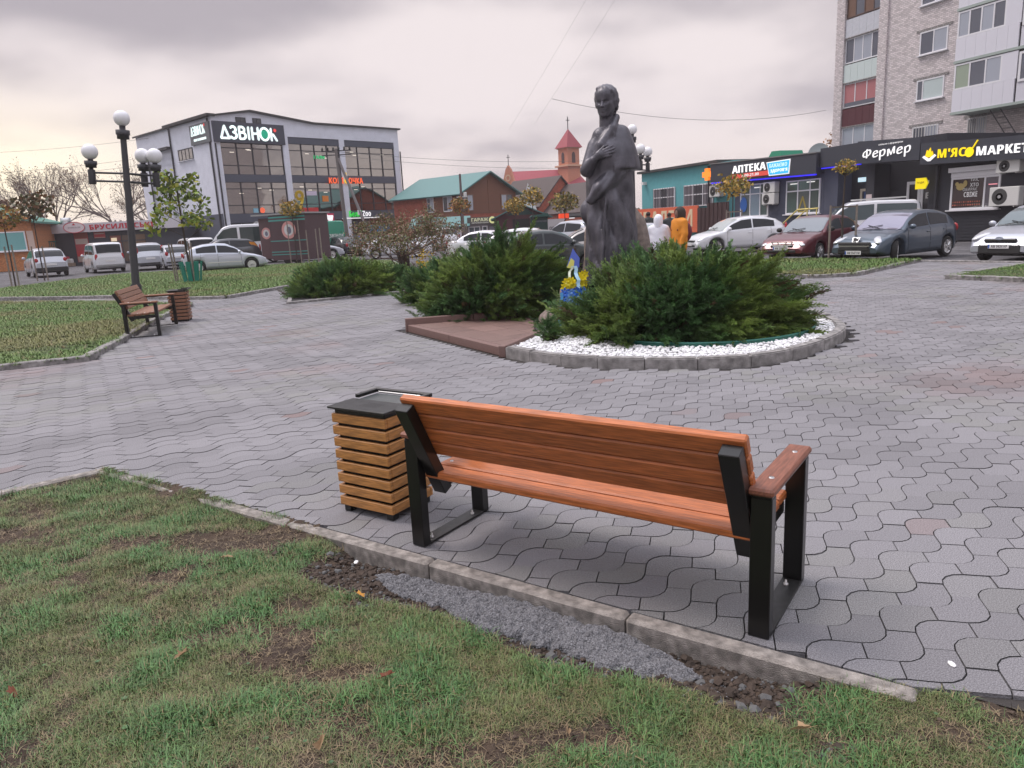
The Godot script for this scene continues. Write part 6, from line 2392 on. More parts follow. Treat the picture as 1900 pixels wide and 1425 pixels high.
	window(f, 6.5, 7.55, 0.5, 2.45, -0.86, [1], mat(Color(0.62, 0.55, 0.42), 0.5), mat(Color(0.04, 0.05, 0.09), 0.2), 0.12, 0.0, false)
	slab("poster", f, mat(Color(0.02, 0.11, 0.38), 0.5), 6.78, 7.28, 1.55, 2.3, -0.83, -0.82)
	var coin := MB.new()
	coin.disc(Vector3(7.0, 1.45, -0.815), 0.13, Vector3.BACK, 16)
	part("poster_coin", coin, mat(Color(0.75, 0.6, 0.08), 0.4), f)
	slab("notice", f, mat(Color(0.6, 0.5, 0.5), 0.5), 7.68, 8.0, 1.65, 2.15, 0.065, 0.075)
	window(f, 9.1, 9.8, 0.65, 2.6, -0.86, [1], M.pvc, mat(Color(0.035, 0.035, 0.04), 0.06), 0.13, 0.0, false)
	window(f, 9.82, 10.52, 0.65, 2.6, -0.86, [1], M.pvc, mat(Color(0.03, 0.03, 0.035), 0.06), 0.13, 0.0, false)
	letters("door_sticker", "Б", 0.26, 0.26, mat(g(0.55), 0.5), f, Vector3(10.2, 1.95, -0.84), Basis.IDENTITY, 0.005)
	prism_part("arrow_sign", f, glow(Color(0.82, 0.66, 0.0), 0.35), [10.5, 2.22, 10.98, 2.22, 11.1, 2.45, 10.98, 2.68, 10.5, 2.68], 0.3, 0.36)
	letters("arrow_sign_text", "ТУДИ", 0.36, 0.1, mat(Color(0.4, 0.3, 0.0), 0.5), f, Vector3(10.74, 2.48, 0.365), Basis.IDENTITY, 0.005)
	var rail := MB.new()
	rail.tube([Vector3(8.9, 0.65, 0.8), Vector3(9.5, 1.15, 0.8), Vector3(10.6, 1.15, 0.8), Vector3(10.6, 0.3, 0.8)], [0.025], 6)
	part("handrail", rail, M.frame, f)
	var st := MB.new()
	for k in 3:
		st.box(Vector3(9.8, 0.1 + k * 0.1, 0.3 - k * 0.3), Vector3(2.2, 0.2 + k * 0.2, 0.5))
	part("steps", st, M.kerb, f)
	# butcher's
	var b := building("meat_market", "dark meat shop at the right edge with yellow and white lettering", "building", tf)
	slab("wall", b, slate2, 10.86, 19.0, 0, 3.5, -8.0, -0.02)
	for k in 8:
		slab("base_course", b, slate2, 11.0, 19.0, 0.05 + k * 0.125, 0.155 + k * 0.125, -0.02, 0.03)
	prism_part("signboard", b, board, [10.86, 3.22, 19.0, 2.88, 19.0, 3.72, 10.86, 4.08], -0.02, 0.62)
	letters("lettering", "М'ЯС", 1.22, 0.34, glow(Color(0.88, 0.66, 0.0), 0.5), b, Vector3(12.3, 3.56, 0.64), Basis(Vector3(1, -0.035, 0), Vector3.UP, Vector3.BACK))
	var pan := MB.new()
	pan.disc(Vector3(13.08, 3.50, 0.67), 0.19, Vector3.BACK, 20)
	pan.bar(Vector3(13.18, 3.62, 0.65), Vector3(13.38, 3.92, 0.65), 0.055, 0.03)
	part("pan_mark", pan, glow(Color(0.88, 0.66, 0.0), 0.5), b)
	letters("lettering", "МАРКЕТ", 2.0, 0.33, glow(g(0.9), 0.5), b, Vector3(14.36, 3.47, 0.64), Basis(Vector3(1, -0.035, 0), Vector3.UP, Vector3.BACK))
	prism_part("flame_mark", b, glow(Color(0.88, 0.60, 0.0), 0.5), [11.12, 3.55, 11.22, 3.48, 11.38, 3.48, 11.48, 3.58, 11.44, 3.72, 11.38, 3.66, 11.34, 3.86, 11.24, 3.72, 11.18, 3.78], 0.62, 0.65)
	prism_part("log_mark", b, glow(g(0.85), 0.4), [10.98, 3.5, 11.06, 3.56, 11.30, 3.42, 11.54, 3.58, 11.62, 3.52, 11.36, 3.32, 11.24, 3.32], 0.62, 0.65)
	window(b, 11.92, 14.0, 1.28, 2.58, 0.0, [2.1, 0.9], M.pvc, [mat(Color(0.045, 0.03, 0.03), 0.1), mat(Color(0.10, 0.09, 0.11), 0.08)], 0.08)
	slab("shutter", b, M.pvc, 11.92, 14.0, 2.585, 2.78, -0.02, 0.06)
	slab("shutter_box", b, M.pvc, 11.88, 14.04, 2.785, 2.97, -0.02, 0.2)
	letters("window_print", "ТИХ,", 0.36, 0.13, mat(g(0.6), 0.5), b, Vector3(12.95, 2.44, 0.045), Basis.IDENTITY, 0.004)
	letters("window_print", "ХТО", 0.36, 0.15, mat(g(0.65), 0.5), b, Vector3(12.95, 2.25, 0.045), Basis.IDENTITY, 0.004)
	letters("window_print", "ОБИРАЄ", 0.62, 0.12, mat(g(0.45), 0.5), b, Vector3(12.78, 2.08, 0.045), Basis.IDENTITY, 0.004)
	letters("window_print", "СВІЖЕ", 0.58, 0.2, mat(g(0.75), 0.5), b, Vector3(12.82, 1.88, 0.045), Basis.IDENTITY, 0.004)
	var cock := MB.new()
	cock.disc(Vector3(12.36, 2.2, 0.044), 0.19, Vector3.BACK, 16, 0.14)
	cock.disc(Vector3(12.2, 2.32, 0.046), 0.08, Vector3.BACK, 12)
	cock.disc(Vector3(12.56, 2.32, 0.046), 0.09, Vector3.BACK, 12, 0.13)
	part("rooster_print", cock, mat(Color(0.42, 0.32, 0.12), 0.5), b)
	for k in 26:
		var q := MB.new()
		q.disc(Vector3(12.08 + (k % 13) * 0.095, 1.47 + float(k / 13) * 0.12, 0.044), 0.035, Vector3.BACK, 6)
		part("meat_print", q, mat(Color(0.32, 0.09, 0.06) * rng.randf_range(0.5, 1.6), 0.5), b)
	slab("neon_strip", b, glow(Color(0.8, 0.3, 0.35), 0.5), 13.55, 13.9, 2.2, 2.24, 0.045, 0.06)
	aircon(b, 14.5, 2.85, 0.05, 0.9, 0.5)
	aircon(b, 14.45, 1.72, 0.05, 1.15, 0.72)
	var bp := MB.new()
	bp.tube([Vector3(11.3, 0.1, 0.1), Vector3(11.3, 3.1, 0.1)], [0.06], 8)
	part("drainpipe", bp, M.frame, b)

func flats() -> void:
	var A := Vector2(21.13, -57.7)
	var d := Vector2(0.371, 0.9285)
	var o := building("apartment_block", "pale brick apartment block with glazed loggias and white balconies", "building", frame_at(A, d))
	var bt := brick_texture(Color(0.87, 0.845, 0.82), Color(0.64, 0.62, 0.60), 5)
	var bm := tex_mat(bt, Vector3(0.5, 0.62, 0.5))
	bm.albedo_color = Color(0.95, 0.94, 0.97)
	slab("wall", o, bm, 9.5, 34, 0, 30, -12, 0)
	slab("wall", o, bm, 5.3, 9.498, 0, 30, -12, -1.2)
	slab("pier", o, bm, 5.3, 5.98, 0, 30, -1.2, 0.0)
	slab("pier", o, bm, 8.86, 9.5, 0, 30, -1.2, 0.12)
	var dusk := mat(Color(0.13, 0.14, 0.17), 0.08, 0.25)
	var curtain := mat(Color(0.36, 0.39, 0.45), 0.12, 0.1)
	var redb := mat(Color(0.42, 0.16, 0.17), 0.4)
	var panels := [[Color(0.58, 0.60, 0.65), 11.0, 12.55], [Color(0.56, 0.64, 0.63), 8.16, 9.72], [Color(0.10, 0.022, 0.03), 5.35, 6.9]]
	var maroon := mat(Color(0.085, 0.02, 0.028), 0.5)
	for k in range(-1, 6):
		var y := 5.33 + k * 2.82     # bottom of glazing
		var gl = [dusk, curtain, curtain, dusk]
		var cols := [1, 1, 1, 1]
		var fm: Material = M.pvc
		var pc := mat(Color(0.56, 0.58, 0.63), 0.6, 0, T.soft, Vector3(0.6, 0.6, 0.6))
		if k == 0:
			gl = [curtain]
			cols = [1, 1, 1]
			pc = maroon
		elif k == 1:
			gl = [redb]
			cols = [1, 1, 1]
			pc = mat(Color(0.55, 0.63, 0.62), 0.6)
		elif k == 3:
			fm = mat(Color(0.10, 0.06, 0.05), 0.6)
			gl = [mat(Color(0.16, 0.09, 0.06), 0.3), dusk]
		window(o, 6.0, 8.84, y, y + 1.55, -0.2, cols, fm, gl, 0.07, 0.0, false)
		if k == 1:
			slab("blind_gap", o, dusk, 6.12, 8.74, y + 0.07, y + 0.32, -0.165, -0.155)
		var nx := 5
		for q in nx:
			slab("panel", o, pc, 6.0 + 2.84 * q / nx + 0.006, 6.0 + 2.84 * (q + 1) / nx - 0.006, y + 1.62, y + 2.74, -0.28, -0.1)
		slab("slab_edge", o, M.kerb, 5.99, 8.85, y + 1.555, y + 1.615, -1.1, -0.06)
	for e in [[15.27, 16.4, 4.95, 6.2, 2], [11.7, 13.45, 4.6, 6.18, 2], [11.8, 13.62, 7.65, 8.85, 1], [11.82, 13.65, 10.24, 11.55, 1], [11.75, 13.6, 13.0, 14.4, 1]]:
		var gl = [dusk, curtain] if e[2] != 7.65 else [dusk, mat(Color(0.48, 0.56, 0.56), 0.3)]
		window(o, e[0], e[1], e[2], e[3], 0.0, [1, 1] if e[2] != 7.65 else [0.3, 1], M.pvc, gl, 0.08)
		slab("lintel", o, M.kerb, e[0] - 0.25, e[1] + 0.25, e[3] + 0.01, e[3] + 0.15, -0.1, 0.04)
		if e[4] == 2:
			for q in 9:
				slab("window_bar", o, M.ac, lerpf(e[0], e[1], (q + 0.5) / 9.0) - 0.012, lerpf(e[0], e[1], (q + 0.5) / 9.0) + 0.012, e[2], e[3], 0.06, 0.085)
	# balconies
	var white := mat(Color(0.66, 0.66, 0.72), 0.5)
	var i := 0
	for k in 4:
		var y := 6.48 + k * 2.68
		slab("balcony_slab", o, mat(Color(0.34, 0.40, 0.37), 0.9), 15.35, 26, y - 0.14, y, 0.0, 1.62)
		var pcount := 6
		for q in pcount:
			slab("balcony_panel", o, white, 15.4 + 0.575 * q + 0.004, 15.4 + 0.575 * (q + 1) - 0.004, y + 0.004, y + 1.14, 1.52, 1.6)
		slab("balcony_side", o, white, 15.4, 15.48, y + 0.004, y + 1.14, 0.0, 1.515)
		window(o, 15.42, 18.1, y + 1.15, y + 2.5, 1.55, [1, 1, 1] if k == 0 else [1, 1, 1, 1], M.pvc, [mat(Color(0.30, 0.36, 0.28), 0.15), dusk, curtain] if k == 0 else [curtain, dusk, curtain, dusk], 0.09, 0.0, false)
		slab("balcony_side_glass", o, curtain, 15.43, 15.47, y + 1.15, y + 2.5, 0.0, 1.51)
		slab("balcony_wall", o, white, 18.1, 18.9, y + 1.145, y + 2.5, 1.5, 1.59)
		window(o, 19.0, 22.5, y + 0.95, y + 2.4, 1.6, [1, 1, 1], M.pvc, [dusk, curtain], 0.12, 0.0, false)
		slab("balcony_wall", o, mat(Color(0.6, 0.6, 0.66), 0.6), 18.95, 26, y + 0.004, y + 0.94, 1.5, 1.58)
	var lad := building("fire_ladder", "thin dark iron ladder below the apartment balconies", "ladder", frame_at(A, d))
	for x in [0.0, 0.55]:
		var mb := MB.new()
		mb.bar(Vector3(17.4 + x, 6.3, 1.2), Vector3(18.35 + x, 4.3, 0.5), 0.05, 0.05)
		part("rail", mb, M.frame, lad)
	for k in 7:
		var p := Vector3(17.4, 6.3, 1.2).lerp(Vector3(18.35, 4.3, 0.5), (k + 0.5) / 7.0)
		var mb := MB.new()
		mb.bar(p, p + Vector3(0.55, 0, 0), 0.03, 0.03)
		part("rung", mb, M.frame, lad)
	var dish := building("satellite_dish", "white satellite dish on the apartment block's left corner", "satellite dish", frame_at(A, d))
	var db := MB.new()
	db.lathe([Vector2(0.0, 0.0), Vector2(0.4, 0.03), Vector2(0.72, 0.12), Vector2(0.82, 0.18), Vector2(0.8, 0.15), Vector2(0.4, 0.0), Vector2(0.0, -0.03)], 24, Vector3(4.75, 5.25, 0.5), Basis(Vector3.UP, 0.35) * Basis(Vector3.RIGHT, Vector3.BACK, Vector3.DOWN))
	part("dish", db, mat(Color(0.5, 0.55, 0.56), 0.5), dish)
	var da := MB.new()
	da.tube([Vector3(4.75, 4.6, 0.5), Vector3(4.5, 4.5, 1.4)], [0.03], 6)
	da.tube([Vector3(4.75, 5.2, 0.5), Vector3(5.3, 4.9, -0.1)], [0.04], 6)
	da.ball(Vector3(4.48, 4.52, 1.42), Vector3(0.1, 0.1, 0.1), 8, 6)
	part("arm", da, M.frame, dish)

func far_side() -> void:
	# butcher's shop at the left
	var o := building("butcher_shop", "low dark butcher shop with silver fascia and red lettering", "building", frame_at(Vector2(-39.9, -66.0), Vector2(1, 0.0)))
	var dk := mat(Color(0.048, 0.055, 0.07), 0.7)
	slab("wall", o, dk, 0.1, 11.5, 0, 2.9, -7, 0)
	slab("fascia", o, mat(Color(0.56, 0.54, 0.58), 0.35), 0.0, 11.6, 2.86, 3.62, -0.1, 0.55)
	letters("lettering", "БРУСИЛІВСЬКІ", 5.6, 0.42, mat(Color(0.5, 0.02, 0.04), 0.4), o, Vector3(6.55, 3.25, 0.58))
	var ov := MB.new()
	ov.disc(Vector3(2.42, 3.3, 0.60), 0.92, Vector3.BACK, 28, 0.45)
	part("oval_sign", ov, mat(Color(0.70, 0.62, 0.64), 0.4), o)
	var rm := MB.new()
	strokes(rm, [arc(2.42, 3.3, 0.92, 0.45, 0, 360, 32)], 0.03, 0.012, Basis.IDENTITY, Vector3(0, 0, 0.6))
	part("oval_rim", rm, mat(Color(0.6, 0.12, 0.15), 0.4), o)
	prism_part("crest_mark", o, mat(Color(0.55, 0.03, 0.05), 0.4), [2.27, 3.5, 2.57, 3.5, 2.42, 3.66], 0.606, 0.612)
	letters("lettering", "КОВБАСИ", 1.1, 0.12, mat(Color(0.3, 0.25, 0.28), 0.4), o, Vector3(2.42, 3.3, 0.606), Basis.IDENTITY, 0.006, T.serif)
	for e in [[1.95, 3.15, 0.3, 2.85], [3.72, 4.7, 2.3, 2.84]]:
		slab("poster_frame", o, mat(Color(0.4, 0.05, 0.06), 0.5), e[0], e[1], e[2], e[3], 0.003, 0.05)
		for k in 5:
			var hh: float = (e[3] - e[2]) / 5.0
			slab("poster_band", o, mat([Color(0.42, 0.32, 0.28), Color(0.5, 0.05, 0.06), Color(0.42, 0.07, 0.08), Color(0.5, 0.42, 0.38), Color(0.25, 0.07, 0.05)][k], 0.5), e[0] + 0.05, e[1] - 0.05, e[2] + hh * k + 0.02, e[2] + hh * (k + 1) - 0.02, 0.05, 0.058)
	window(o, 5.0, 8.3, 0.1, 2.55, 0.05, [1, 1, 1], M.frame, [mat(Color(0.2, 0.06, 0.04), 0.2), mat(Color(0.10, 0.07, 0.05), 0.2), mat(Color(0.16, 0.10, 0.06), 0.2)], 0.1, 0.6, false)
	slab("lit_shelf", o, glow(Color(0.8, 0.65, 0.45), 0.4), 5.2, 5.7, 1.95, 2.25, 0.09, 0.1)
	var duct := MB.new()
	duct.lathe([Vector2(0.0, 3.6), Vector2(0.42, 3.6), Vector2(0.42, 4.2), Vector2(0.0, 4.22)], 14, Vector3(1.1, 0, -0.6))
	part("roof_duct", duct, M.steel, o)
	var chair := building("stacked_goods", "red and white goods piled outside the butcher shop wall", "goods", frame_at(Vector2(-39.9, -66.0), Vector2(1, 0.0)))
	slab("red_sack", chair, mat(Color(0.4, 0.04, 0.07), 0.7), 0.95, 1.4, 0.3, 0.85, 0.25, 0.6, 0.06)
	slab("white_sack", chair, mat(g(0.6), 0.7), 1.25, 1.75, 0.25, 0.65, 0.3, 0.7, 0.08)
	slab("rack", chair, mat(Color(0.35, 0.27, 0.2), 0.7), 0.7, 1.8, 0.0, 0.28, 0.25, 0.75)
	# green and orange store at the left edge
	var s := building("corner_store", "orange brick store with green shopfront glass at the left edge", "building", frame_at(Vector2(-48.0, -57.0), Vector2(0.955, -0.296)))
	var bk := tex_mat(brick_texture(Color(0.74, 0.48, 0.30), Color(0.62, 0.45, 0.32), 8), Vector3(1, 1, 1))
	slab("wall", s, bk, 0, 10.6, 0, 3.9, -8, 0)
	prism_part("gable_wall", s, mat(Color(0.06, 0.08, 0.08), 0.7), [5.5, 3.92, 10.3, 3.92, 5.5, 5.5], -8, -0.02)
	prism_part("roof", s, mat(Color(0.05, 0.20, 0.15), 0.5), [4.0, 5.95, 11.1, 3.66, 11.1, 3.82, 4.0, 6.12], -8.3, 0.6)
	window(s, 0.4, 10.1, 1.55, 3.1, 0.05, [1, 1, 1, 1], M.pvc, [mat(Color(0.10, 0.42, 0.25), 0.15), mat(Color(0.16, 0.40, 0.40), 0.15)], 0.09)
	slab("corner_trim", s, mat(Color(0.55, 0.42, 0.36), 0.7), 10.2, 10.65, 0.4, 3.1, 0.0, 0.06)
	var gf := building("green_fence", "dark green bar fence between corner store and butcher shop", "fence", frame_at(Vector2(-39.9, -64.0), Vector2(1, 0.0)))
	for k in 12:
		slab("bar", gf, mat(Color(0.02, 0.12, 0.11), 0.5), -0.4 + k * 0.16, -0.36 + k * 0.16, 0.1, 2.15, 0, 0.04)
	slab("rail", gf, mat(Color(0.02, 0.12, 0.11), 0.5), -0.45, 1.5, 2.15, 2.24, 0, 0.05)
	# wood clad house with the turquoise roof
	var roof := mat(Color(0.08, 0.195, 0.19), 0.5, 0.1)
	var rb := tex_mat(brick_texture(Color(0.66, 0.36, 0.29), Color(0.52, 0.33, 0.28), 3), Vector3(0.8, 0.8, 0.8))
	var hs := building("clad_house", "brick and brown clapboard house with turquoise metal roof", "building", frame_at(Vector2(-3.9, -68.0), Vector2(0.687, -0.727)))
	gable(hs, 7.6, 9.5, 4.62, 6.45, rb, roof, 0.5, 0.12, 0.5)
	var wd := mat(Color(0.28, 0.125, 0.075), 0.7, 0, T.woodn, Vector3(0.5, 6, 0.5))
	for k in 22:
		var y := 2.75 + k * 0.2
		var half := 3.8
		if y > 4.6:
			half = 3.8 * (6.4 - y) / 1.8
		if half > 0.2:
			slab("cladding_board", hs, wd, 3.8 - half + 0.05, 3.8 + half - 0.05, y + 0.006, y + 0.194, 0.004, 0.035 + 0.012 * (k % 2))
	slab("upright_trim", hs, wd, 3.72, 3.88, 2.75, 6.2, 0.035, 0.07)
	window(hs, 0.15, 1.7, 3.0, 4.5, 0.08, [1, 1], mat(Color(0.2, 0.12, 0.09), 0.6), [M.room_glass, curtain_mat()], 0.09, 0.0, false)
	window(hs, 5.4, 7.0, 3.0, 4.5, 0.08, [1, 1], mat(Color(0.2, 0.12, 0.09), 0.6), [curtain_mat(), M.room_glass], 0.09, 0.0, false)
	# long side of that house, a part of it seen square-on
	var sf := Basis(Vector3(0, 0, 1), Vector3.UP, Vector3(-1, 0, 0))
	for k in 10:
		var mb := MB.new()
		mb.box(V0, Vector3(4.4, 0.188, 0.04 + 0.012 * (k % 2)))
		part("cladding_board", mb, wd, hs, Vector3(-0.02, 2.75 + 0.1 + k * 0.2 - 0.1, -2.25), sf)
	for e in [[-1.5, 1.2], [-3.9, 0.9]]:
		var fm := MB.new()
		fm.box(V0, Vector3(e[1], 1.4, 0.1))
		var wn := part("window", fm, M.pvc, hs, Vector3(-0.05, 3.75, e[0]), sf)
		var pn := MB.new()
		pn.box(V0, Vector3(e[1] * 0.42, 1.2, 0.02))
		part("pane", pn, M.room_glass, wn, Vector3(-e[1] * 0.23, 0, 0.052))
		part("pane", pn, curtain_mat(), wn, Vector3(e[1] * 0.23, 0, 0.052))
	var acm := MB.new()
	acm.box(V0, Vector3(0.7, 0.5, 0.3), 0.02)
	part("air_conditioner", acm, M.ac, hs, Vector3(-0.2, 2.6, -5.4), sf)
	# garage parts shop in front of it
	var ga := building("parts_shop", "low shop with turquoise canopy roof and cream garage lettering", "building", frame_at(Vector2(-7.6, -60.0), Vector2(1, 0)))
	slab("wall", ga, mat(Color(0.20, 0.18, 0.19), 0.8), 0.2, 7.0, 0, 1.95, -5, 0)
	slab("shutter", ga, mat(Color(0.28, 0.26, 0.28), 0.7), 1.6, 4.2, 0.05, 1.45, 0.003, 0.05)
	slab("brown_panel", ga, mat(Color(0.10, 0.05, 0.05), 0.7), 0.3, 1.4, 0.05, 1.6, 0.003, 0.05)
	var rf := MB.new()
	rf.quad(Vector3(0, 1.7, 0.9), Vector3(4.9, 1.7, 0.9), Vector3(4.9, 2.5, -1.5), Vector3(0.1, 2.5, -1.5), Vector3(0, 1, 0.3))
	rf.quad(Vector3(0, 1.64, 0.9), Vector3(4.9, 1.64, 0.9), Vector3(4.9, 2.44, -1.5), Vector3(0.1, 2.44, -1.5), Vector3(0, -1, -0.3))
	rf.quad(Vector3(0, 1.64, 0.9), Vector3(4.9, 1.64, 0.9), Vector3(4.9, 1.7, 0.9), Vector3(0, 1.7, 0.9), Vector3.BACK)
	part("canopy_roof", rf, roof, ga)
	slab("canopy_post", ga, M.ac, 1.42, 1.52, 0, 1.68, 0.7, 0.8)
	slab("sign_board", ga, mat(Color(0.09, 0.085, 0.08), 0.6), 4.7, 7.0, 1.78, 2.32, 0.3, 0.36)
	letters("lettering", "ГАРАЖ", 1.35, 0.27, glow(Color(0.55, 0.55, 0.36), 0.3), ga, Vector3(5.72, 2.12, 0.38))
	letters("lettering", "АВТОМАГАЗИН", 1.35, 0.1, glow(Color(0.5, 0.5, 0.45), 0.2), ga, Vector3(5.72, 1.88, 0.38))
	var wl := MB.new()
	strokes(wl, [arc(6.72, 2.05, 0.2, 0.2, 60, 300, 14)], 0.075, 0.02, Basis.IDENTITY, Vector3(0, 0, 0.37))
	part("wheel_mark", wl, glow(Color(0.62, 0.62, 0.4), 0.3), ga)
	window(ga, 4.75, 5.7, 0.3, 1.6, 0.05, [1, 1], M.pvc, [mat(Color(0.10, 0.13, 0.15), 0.1)], 0.07)
	window(ga, 5.85, 6.3, 0.02, 1.62, 0.05, [1], M.pvc, [mat(Color(0.08, 0.10, 0.12), 0.1)], 0.09, 0.0, false)
	slab("notice_stand", ga, mat(Color(0.3, 0.3, 0.36), 0.6), 6.45, 6.95, 0.2, 1.55, 0.02, 0.08)
	var ban := building("poster_board", "pink and white poster board standing before the grey shutter", "billboard", frame_at(Vector2(-4.5, -58.6), Vector2(1, 0)))
	slab("board", ban, mat(Color(0.66, 0.60, 0.64), 0.6), 0, 1.2, 0.08, 1.4, 0, 0.06)
	prism_part("printed_figure", ban, mat(Color(0.62, 0.32, 0.26), 0.6), [0.5, 0.15, 0.95, 0.15, 0.85, 0.7, 0.75, 1.05, 0.6, 1.05, 0.6, 0.6], 0.06, 0.065)
	prism_part("printed_sky", ban, mat(Color(0.35, 0.55, 0.68), 0.6), [0.7, 0.9, 1.05, 0.95, 1.0, 1.25, 0.7, 1.2], 0.062, 0.066)
	# dark gabled hall to the right of it
	var hl := building("market_hall", "dark maroon and green gabled market hall with turquoise roof", "building", frame_at(Vector2(-0.6, -57.5), Vector2(1, 0.0)))
	gable(hl, 4.0, 9.0, 2.15, 3.05, mat(Color(0.085, 0.028, 0.035), 0.7), roof, 0.4, 0.08, 0.5)
	prism_part("gable_sheet", hl, mat(Color(0.015, 0.055, 0.05), 0.6), [0.9, 2.3, 3.1, 2.3, 2.0, 2.98], 0.003, 0.05)
	slab("opening", hl, M.dark, 1.3, 2.6, 0.05, 2.0, 0.003, 0.04)
	var bo := building("market_booth", "dark green market booth with faded lettering on its canopy", "booth", frame_at(Vector2(2.05, -54.5), Vector2(1, 0)))
	slab("body", bo, mat(Color(0.012, 0.045, 0.04), 0.7), 0, 1.2, 0, 2.05, -2, 0)
	prism_part("canopy", bo, mat(Color(0.02, 0.085, 0.07), 0.6), [-0.1, 2.06, 1.3, 2.06, 1.2, 2.3, 0.1, 2.2], -2.1, 0.3)
	letters("lettering", "АВТОЗАПЧАСТИНИ", 1.0, 0.13, mat(Color(0.22, 0.24, 0.28), 0.6), bo, Vector3(0.6, 1.75, 0.02))
	var eo := building("white_signboard", "white board with dark letters beside the market stalls", "billboard", frame_at(Vector2(3.2, -54.0), Vector2(1, 0)))
	slab("board", eo, mat(Color(0.48, 0.46, 0.47), 0.6), 0, 1.25, 0.1, 1.85, 0, 0.06)
	letters("lettering", "ODEON", 0.95, 0.24, mat(Color(0.04, 0.05, 0.06), 0.5), eo, Vector3(0.58, 1.2, 0.07), Basis.IDENTITY, 0.01)
	var ost := building("orange_stall", "orange market stall front with dark doorway", "stall", frame_at(Vector2(4.5, -53.5), Vector2(1, 0)))
	slab("front", ost, mat(Color(0.50, 0.17, 0.05), 0.7), 0, 1.7, 0.8, 1.7, -1, 0)
	slab("base", ost, mat(Color(0.12, 0.06, 0.12), 0.7), 0, 1.7, 0.0, 0.79, -1, 0)
	slab("doorway", ost, M.dark, 0.75, 1.05, 0.1, 1.6, 0.003, 0.03)
	# red tipped canopy on struts
	var cn := building("stall_canopy", "grey flat canopy with a bright red end on slanting struts", "canopy", frame_at(Vector2(3.6, -47.0), Vector2(1, 0.0)))
	slab("roof", cn, mat(g(0.16), 0.6), 0.5, 2.6, 1.95, 2.1, -1.0, 0.4)
	slab("edge", cn, mat(g(0.02), 0.6), 0.5, 2.6, 1.85, 1.945, -1.0, 0.42)
	slab("red_end", cn, glow(Color(0.85, 0.07, 0.02), 0.4), -0.05, 0.495, 1.84, 2.12, -1.0, 0.42)
	slab("white_light", cn, glow(g(0.9), 0.5), 0.52, 0.85, 1.80, 1.845, 0.3, 0.44)
	for e in [[0.35, 1.82, -0.4, 0.9], [2.0, 1.82, 1.2, 1.0]]:
		var mb := MB.new()
		mb.bar(Vector3(e[0], e[1], 0.2), Vector3(e[2], e[3], 0.2), 0.05, 0.05)
		mb.bar(Vector3(e[2], e[3], 0.2), Vector3(e[2], 0.0, 0.2), 0.05, 0.05)
		part("strut", mb, M.frame, cn)
	# brown roofed brick houses
	var br := mat(Color(0.085, 0.066, 0.062), 0.8, 0, T.soft, Vector3(0.5, 2, 0.5))
	var orb := tex_mat(brick_texture(Color(0.72, 0.38, 0.29), Color(0.58, 0.36, 0.30), 4), Vector3(0.6, 0.6, 0.6))
	var h1 := building("brown_roof_house", "orange brick house with brown roof directly below the church nave", "house", frame_at(Vector2(4.1, -84.0), Vector2(0.80, -0.6)), "brown roofed brick houses")
	gable(h1, 6.4, 8.5, 3.5, 6.6, orb, br, 0.3, 0.12, 0.5)
	var h2 := building("brown_roof_house", "orange brick house with brown roof close behind the statue's sleeve", "house", frame_at(Vector2(8.2, -78.0), Vector2(0.86, -0.5)), "brown roofed brick houses")
	gable(h2, 7.0, 9.0, 2.6, 5.6, orb, br, 0.3, 0.12, 0.5)
	var sp := building("white_spire_tent", "small pointed white tent roof before the brown roofed houses", "tent", frame_at(Vector2(2.3, -66.0), Vector2(1, 0)))
	var sm := MB.new()
	for k in 4:
		var a := TAU * (k + 0.5) / 4.0
		var b := TAU * (k + 1.5) / 4.0
		sm.face(Vector3(0, 5.1, 0), Vector3(cos(a), 2.6, sin(a)), Vector3(cos(b), 2.6, sin(b)), Vector3(cos(a) + cos(b), 0.5, sin(a) + sin(b)))
	part("tent_roof", sm, mat(g(0.5), 0.6), sp)
	for k in 4:
		var a := TAU * (k + 0.5) / 4.0
		var pm := MB.new()
		pm.tube([Vector3(cos(a), 0, sin(a)), Vector3(cos(a), 2.6, sin(a))], [0.05], 6)
		part("pole", pm, M.ac, sp)
	# the church
	var ch := building("church", "orange brick church with crimson roof and pointed bell tower", "church", frame_at(Vector2(-1.2, -121.0), Vector2(0.5, -0.866)))
	var cb := mat(Color(0.52, 0.22, 0.14), 0.8)
	var cr := mat(Color(0.30, 0.045, 0.06), 0.6)
	# facade towards the left front, nave running back to the right
	var fr := frame_at(Vector2(-0.4, -118.0), Vector2(0.62, 0.785))
	ch.transform = frame_at(Vector2(-0.6, -119.5), Vector2(0.80, 0.60))
	var fac := [0, 0, 4.2, 0, 4.2, 6.2, 3.6, 7.1, 3.0, 8.6, 2.55, 10.0, 2.1, 10.6, 1.65, 10.0, 1.2, 8.6, 0.6, 7.1, 0, 6.2]
	prism_part("facade", ch, cb, fac, -0.5, 0)
	part("facade_round_window", ring_mesh(Vector3(2.1, 8.7, 0.02), 0.42), mat(Color(0.6, 0.42, 0.28), 0.7), ch)
	var nv := building("church_nave", "crimson roofed nave of the church between gable and tower", "church", frame_at(Vector2(1.0, -119.0), Vector2(1, -0.10)))
	slab("wall", nv, cb, 0, 13.5, 0, 6.6, -8, 0)
	var rfm := MB.new()
	rfm.quad(Vector3(-0.2, 6.4, 0.5), Vector3(13.6, 6.4, 0.5), Vector3(11.5, 9.95, -4.0), Vector3(0.2, 9.95, -4.0), Vector3(0, 1, 1))
	rfm.quad(Vector3(-0.2, 6.4, -8.5), Vector3(13.6, 6.4, -8.5), Vector3(11.5, 9.95, -4.0), Vector3(0.2, 9.95, -4.0), Vector3(0, 1, -1))
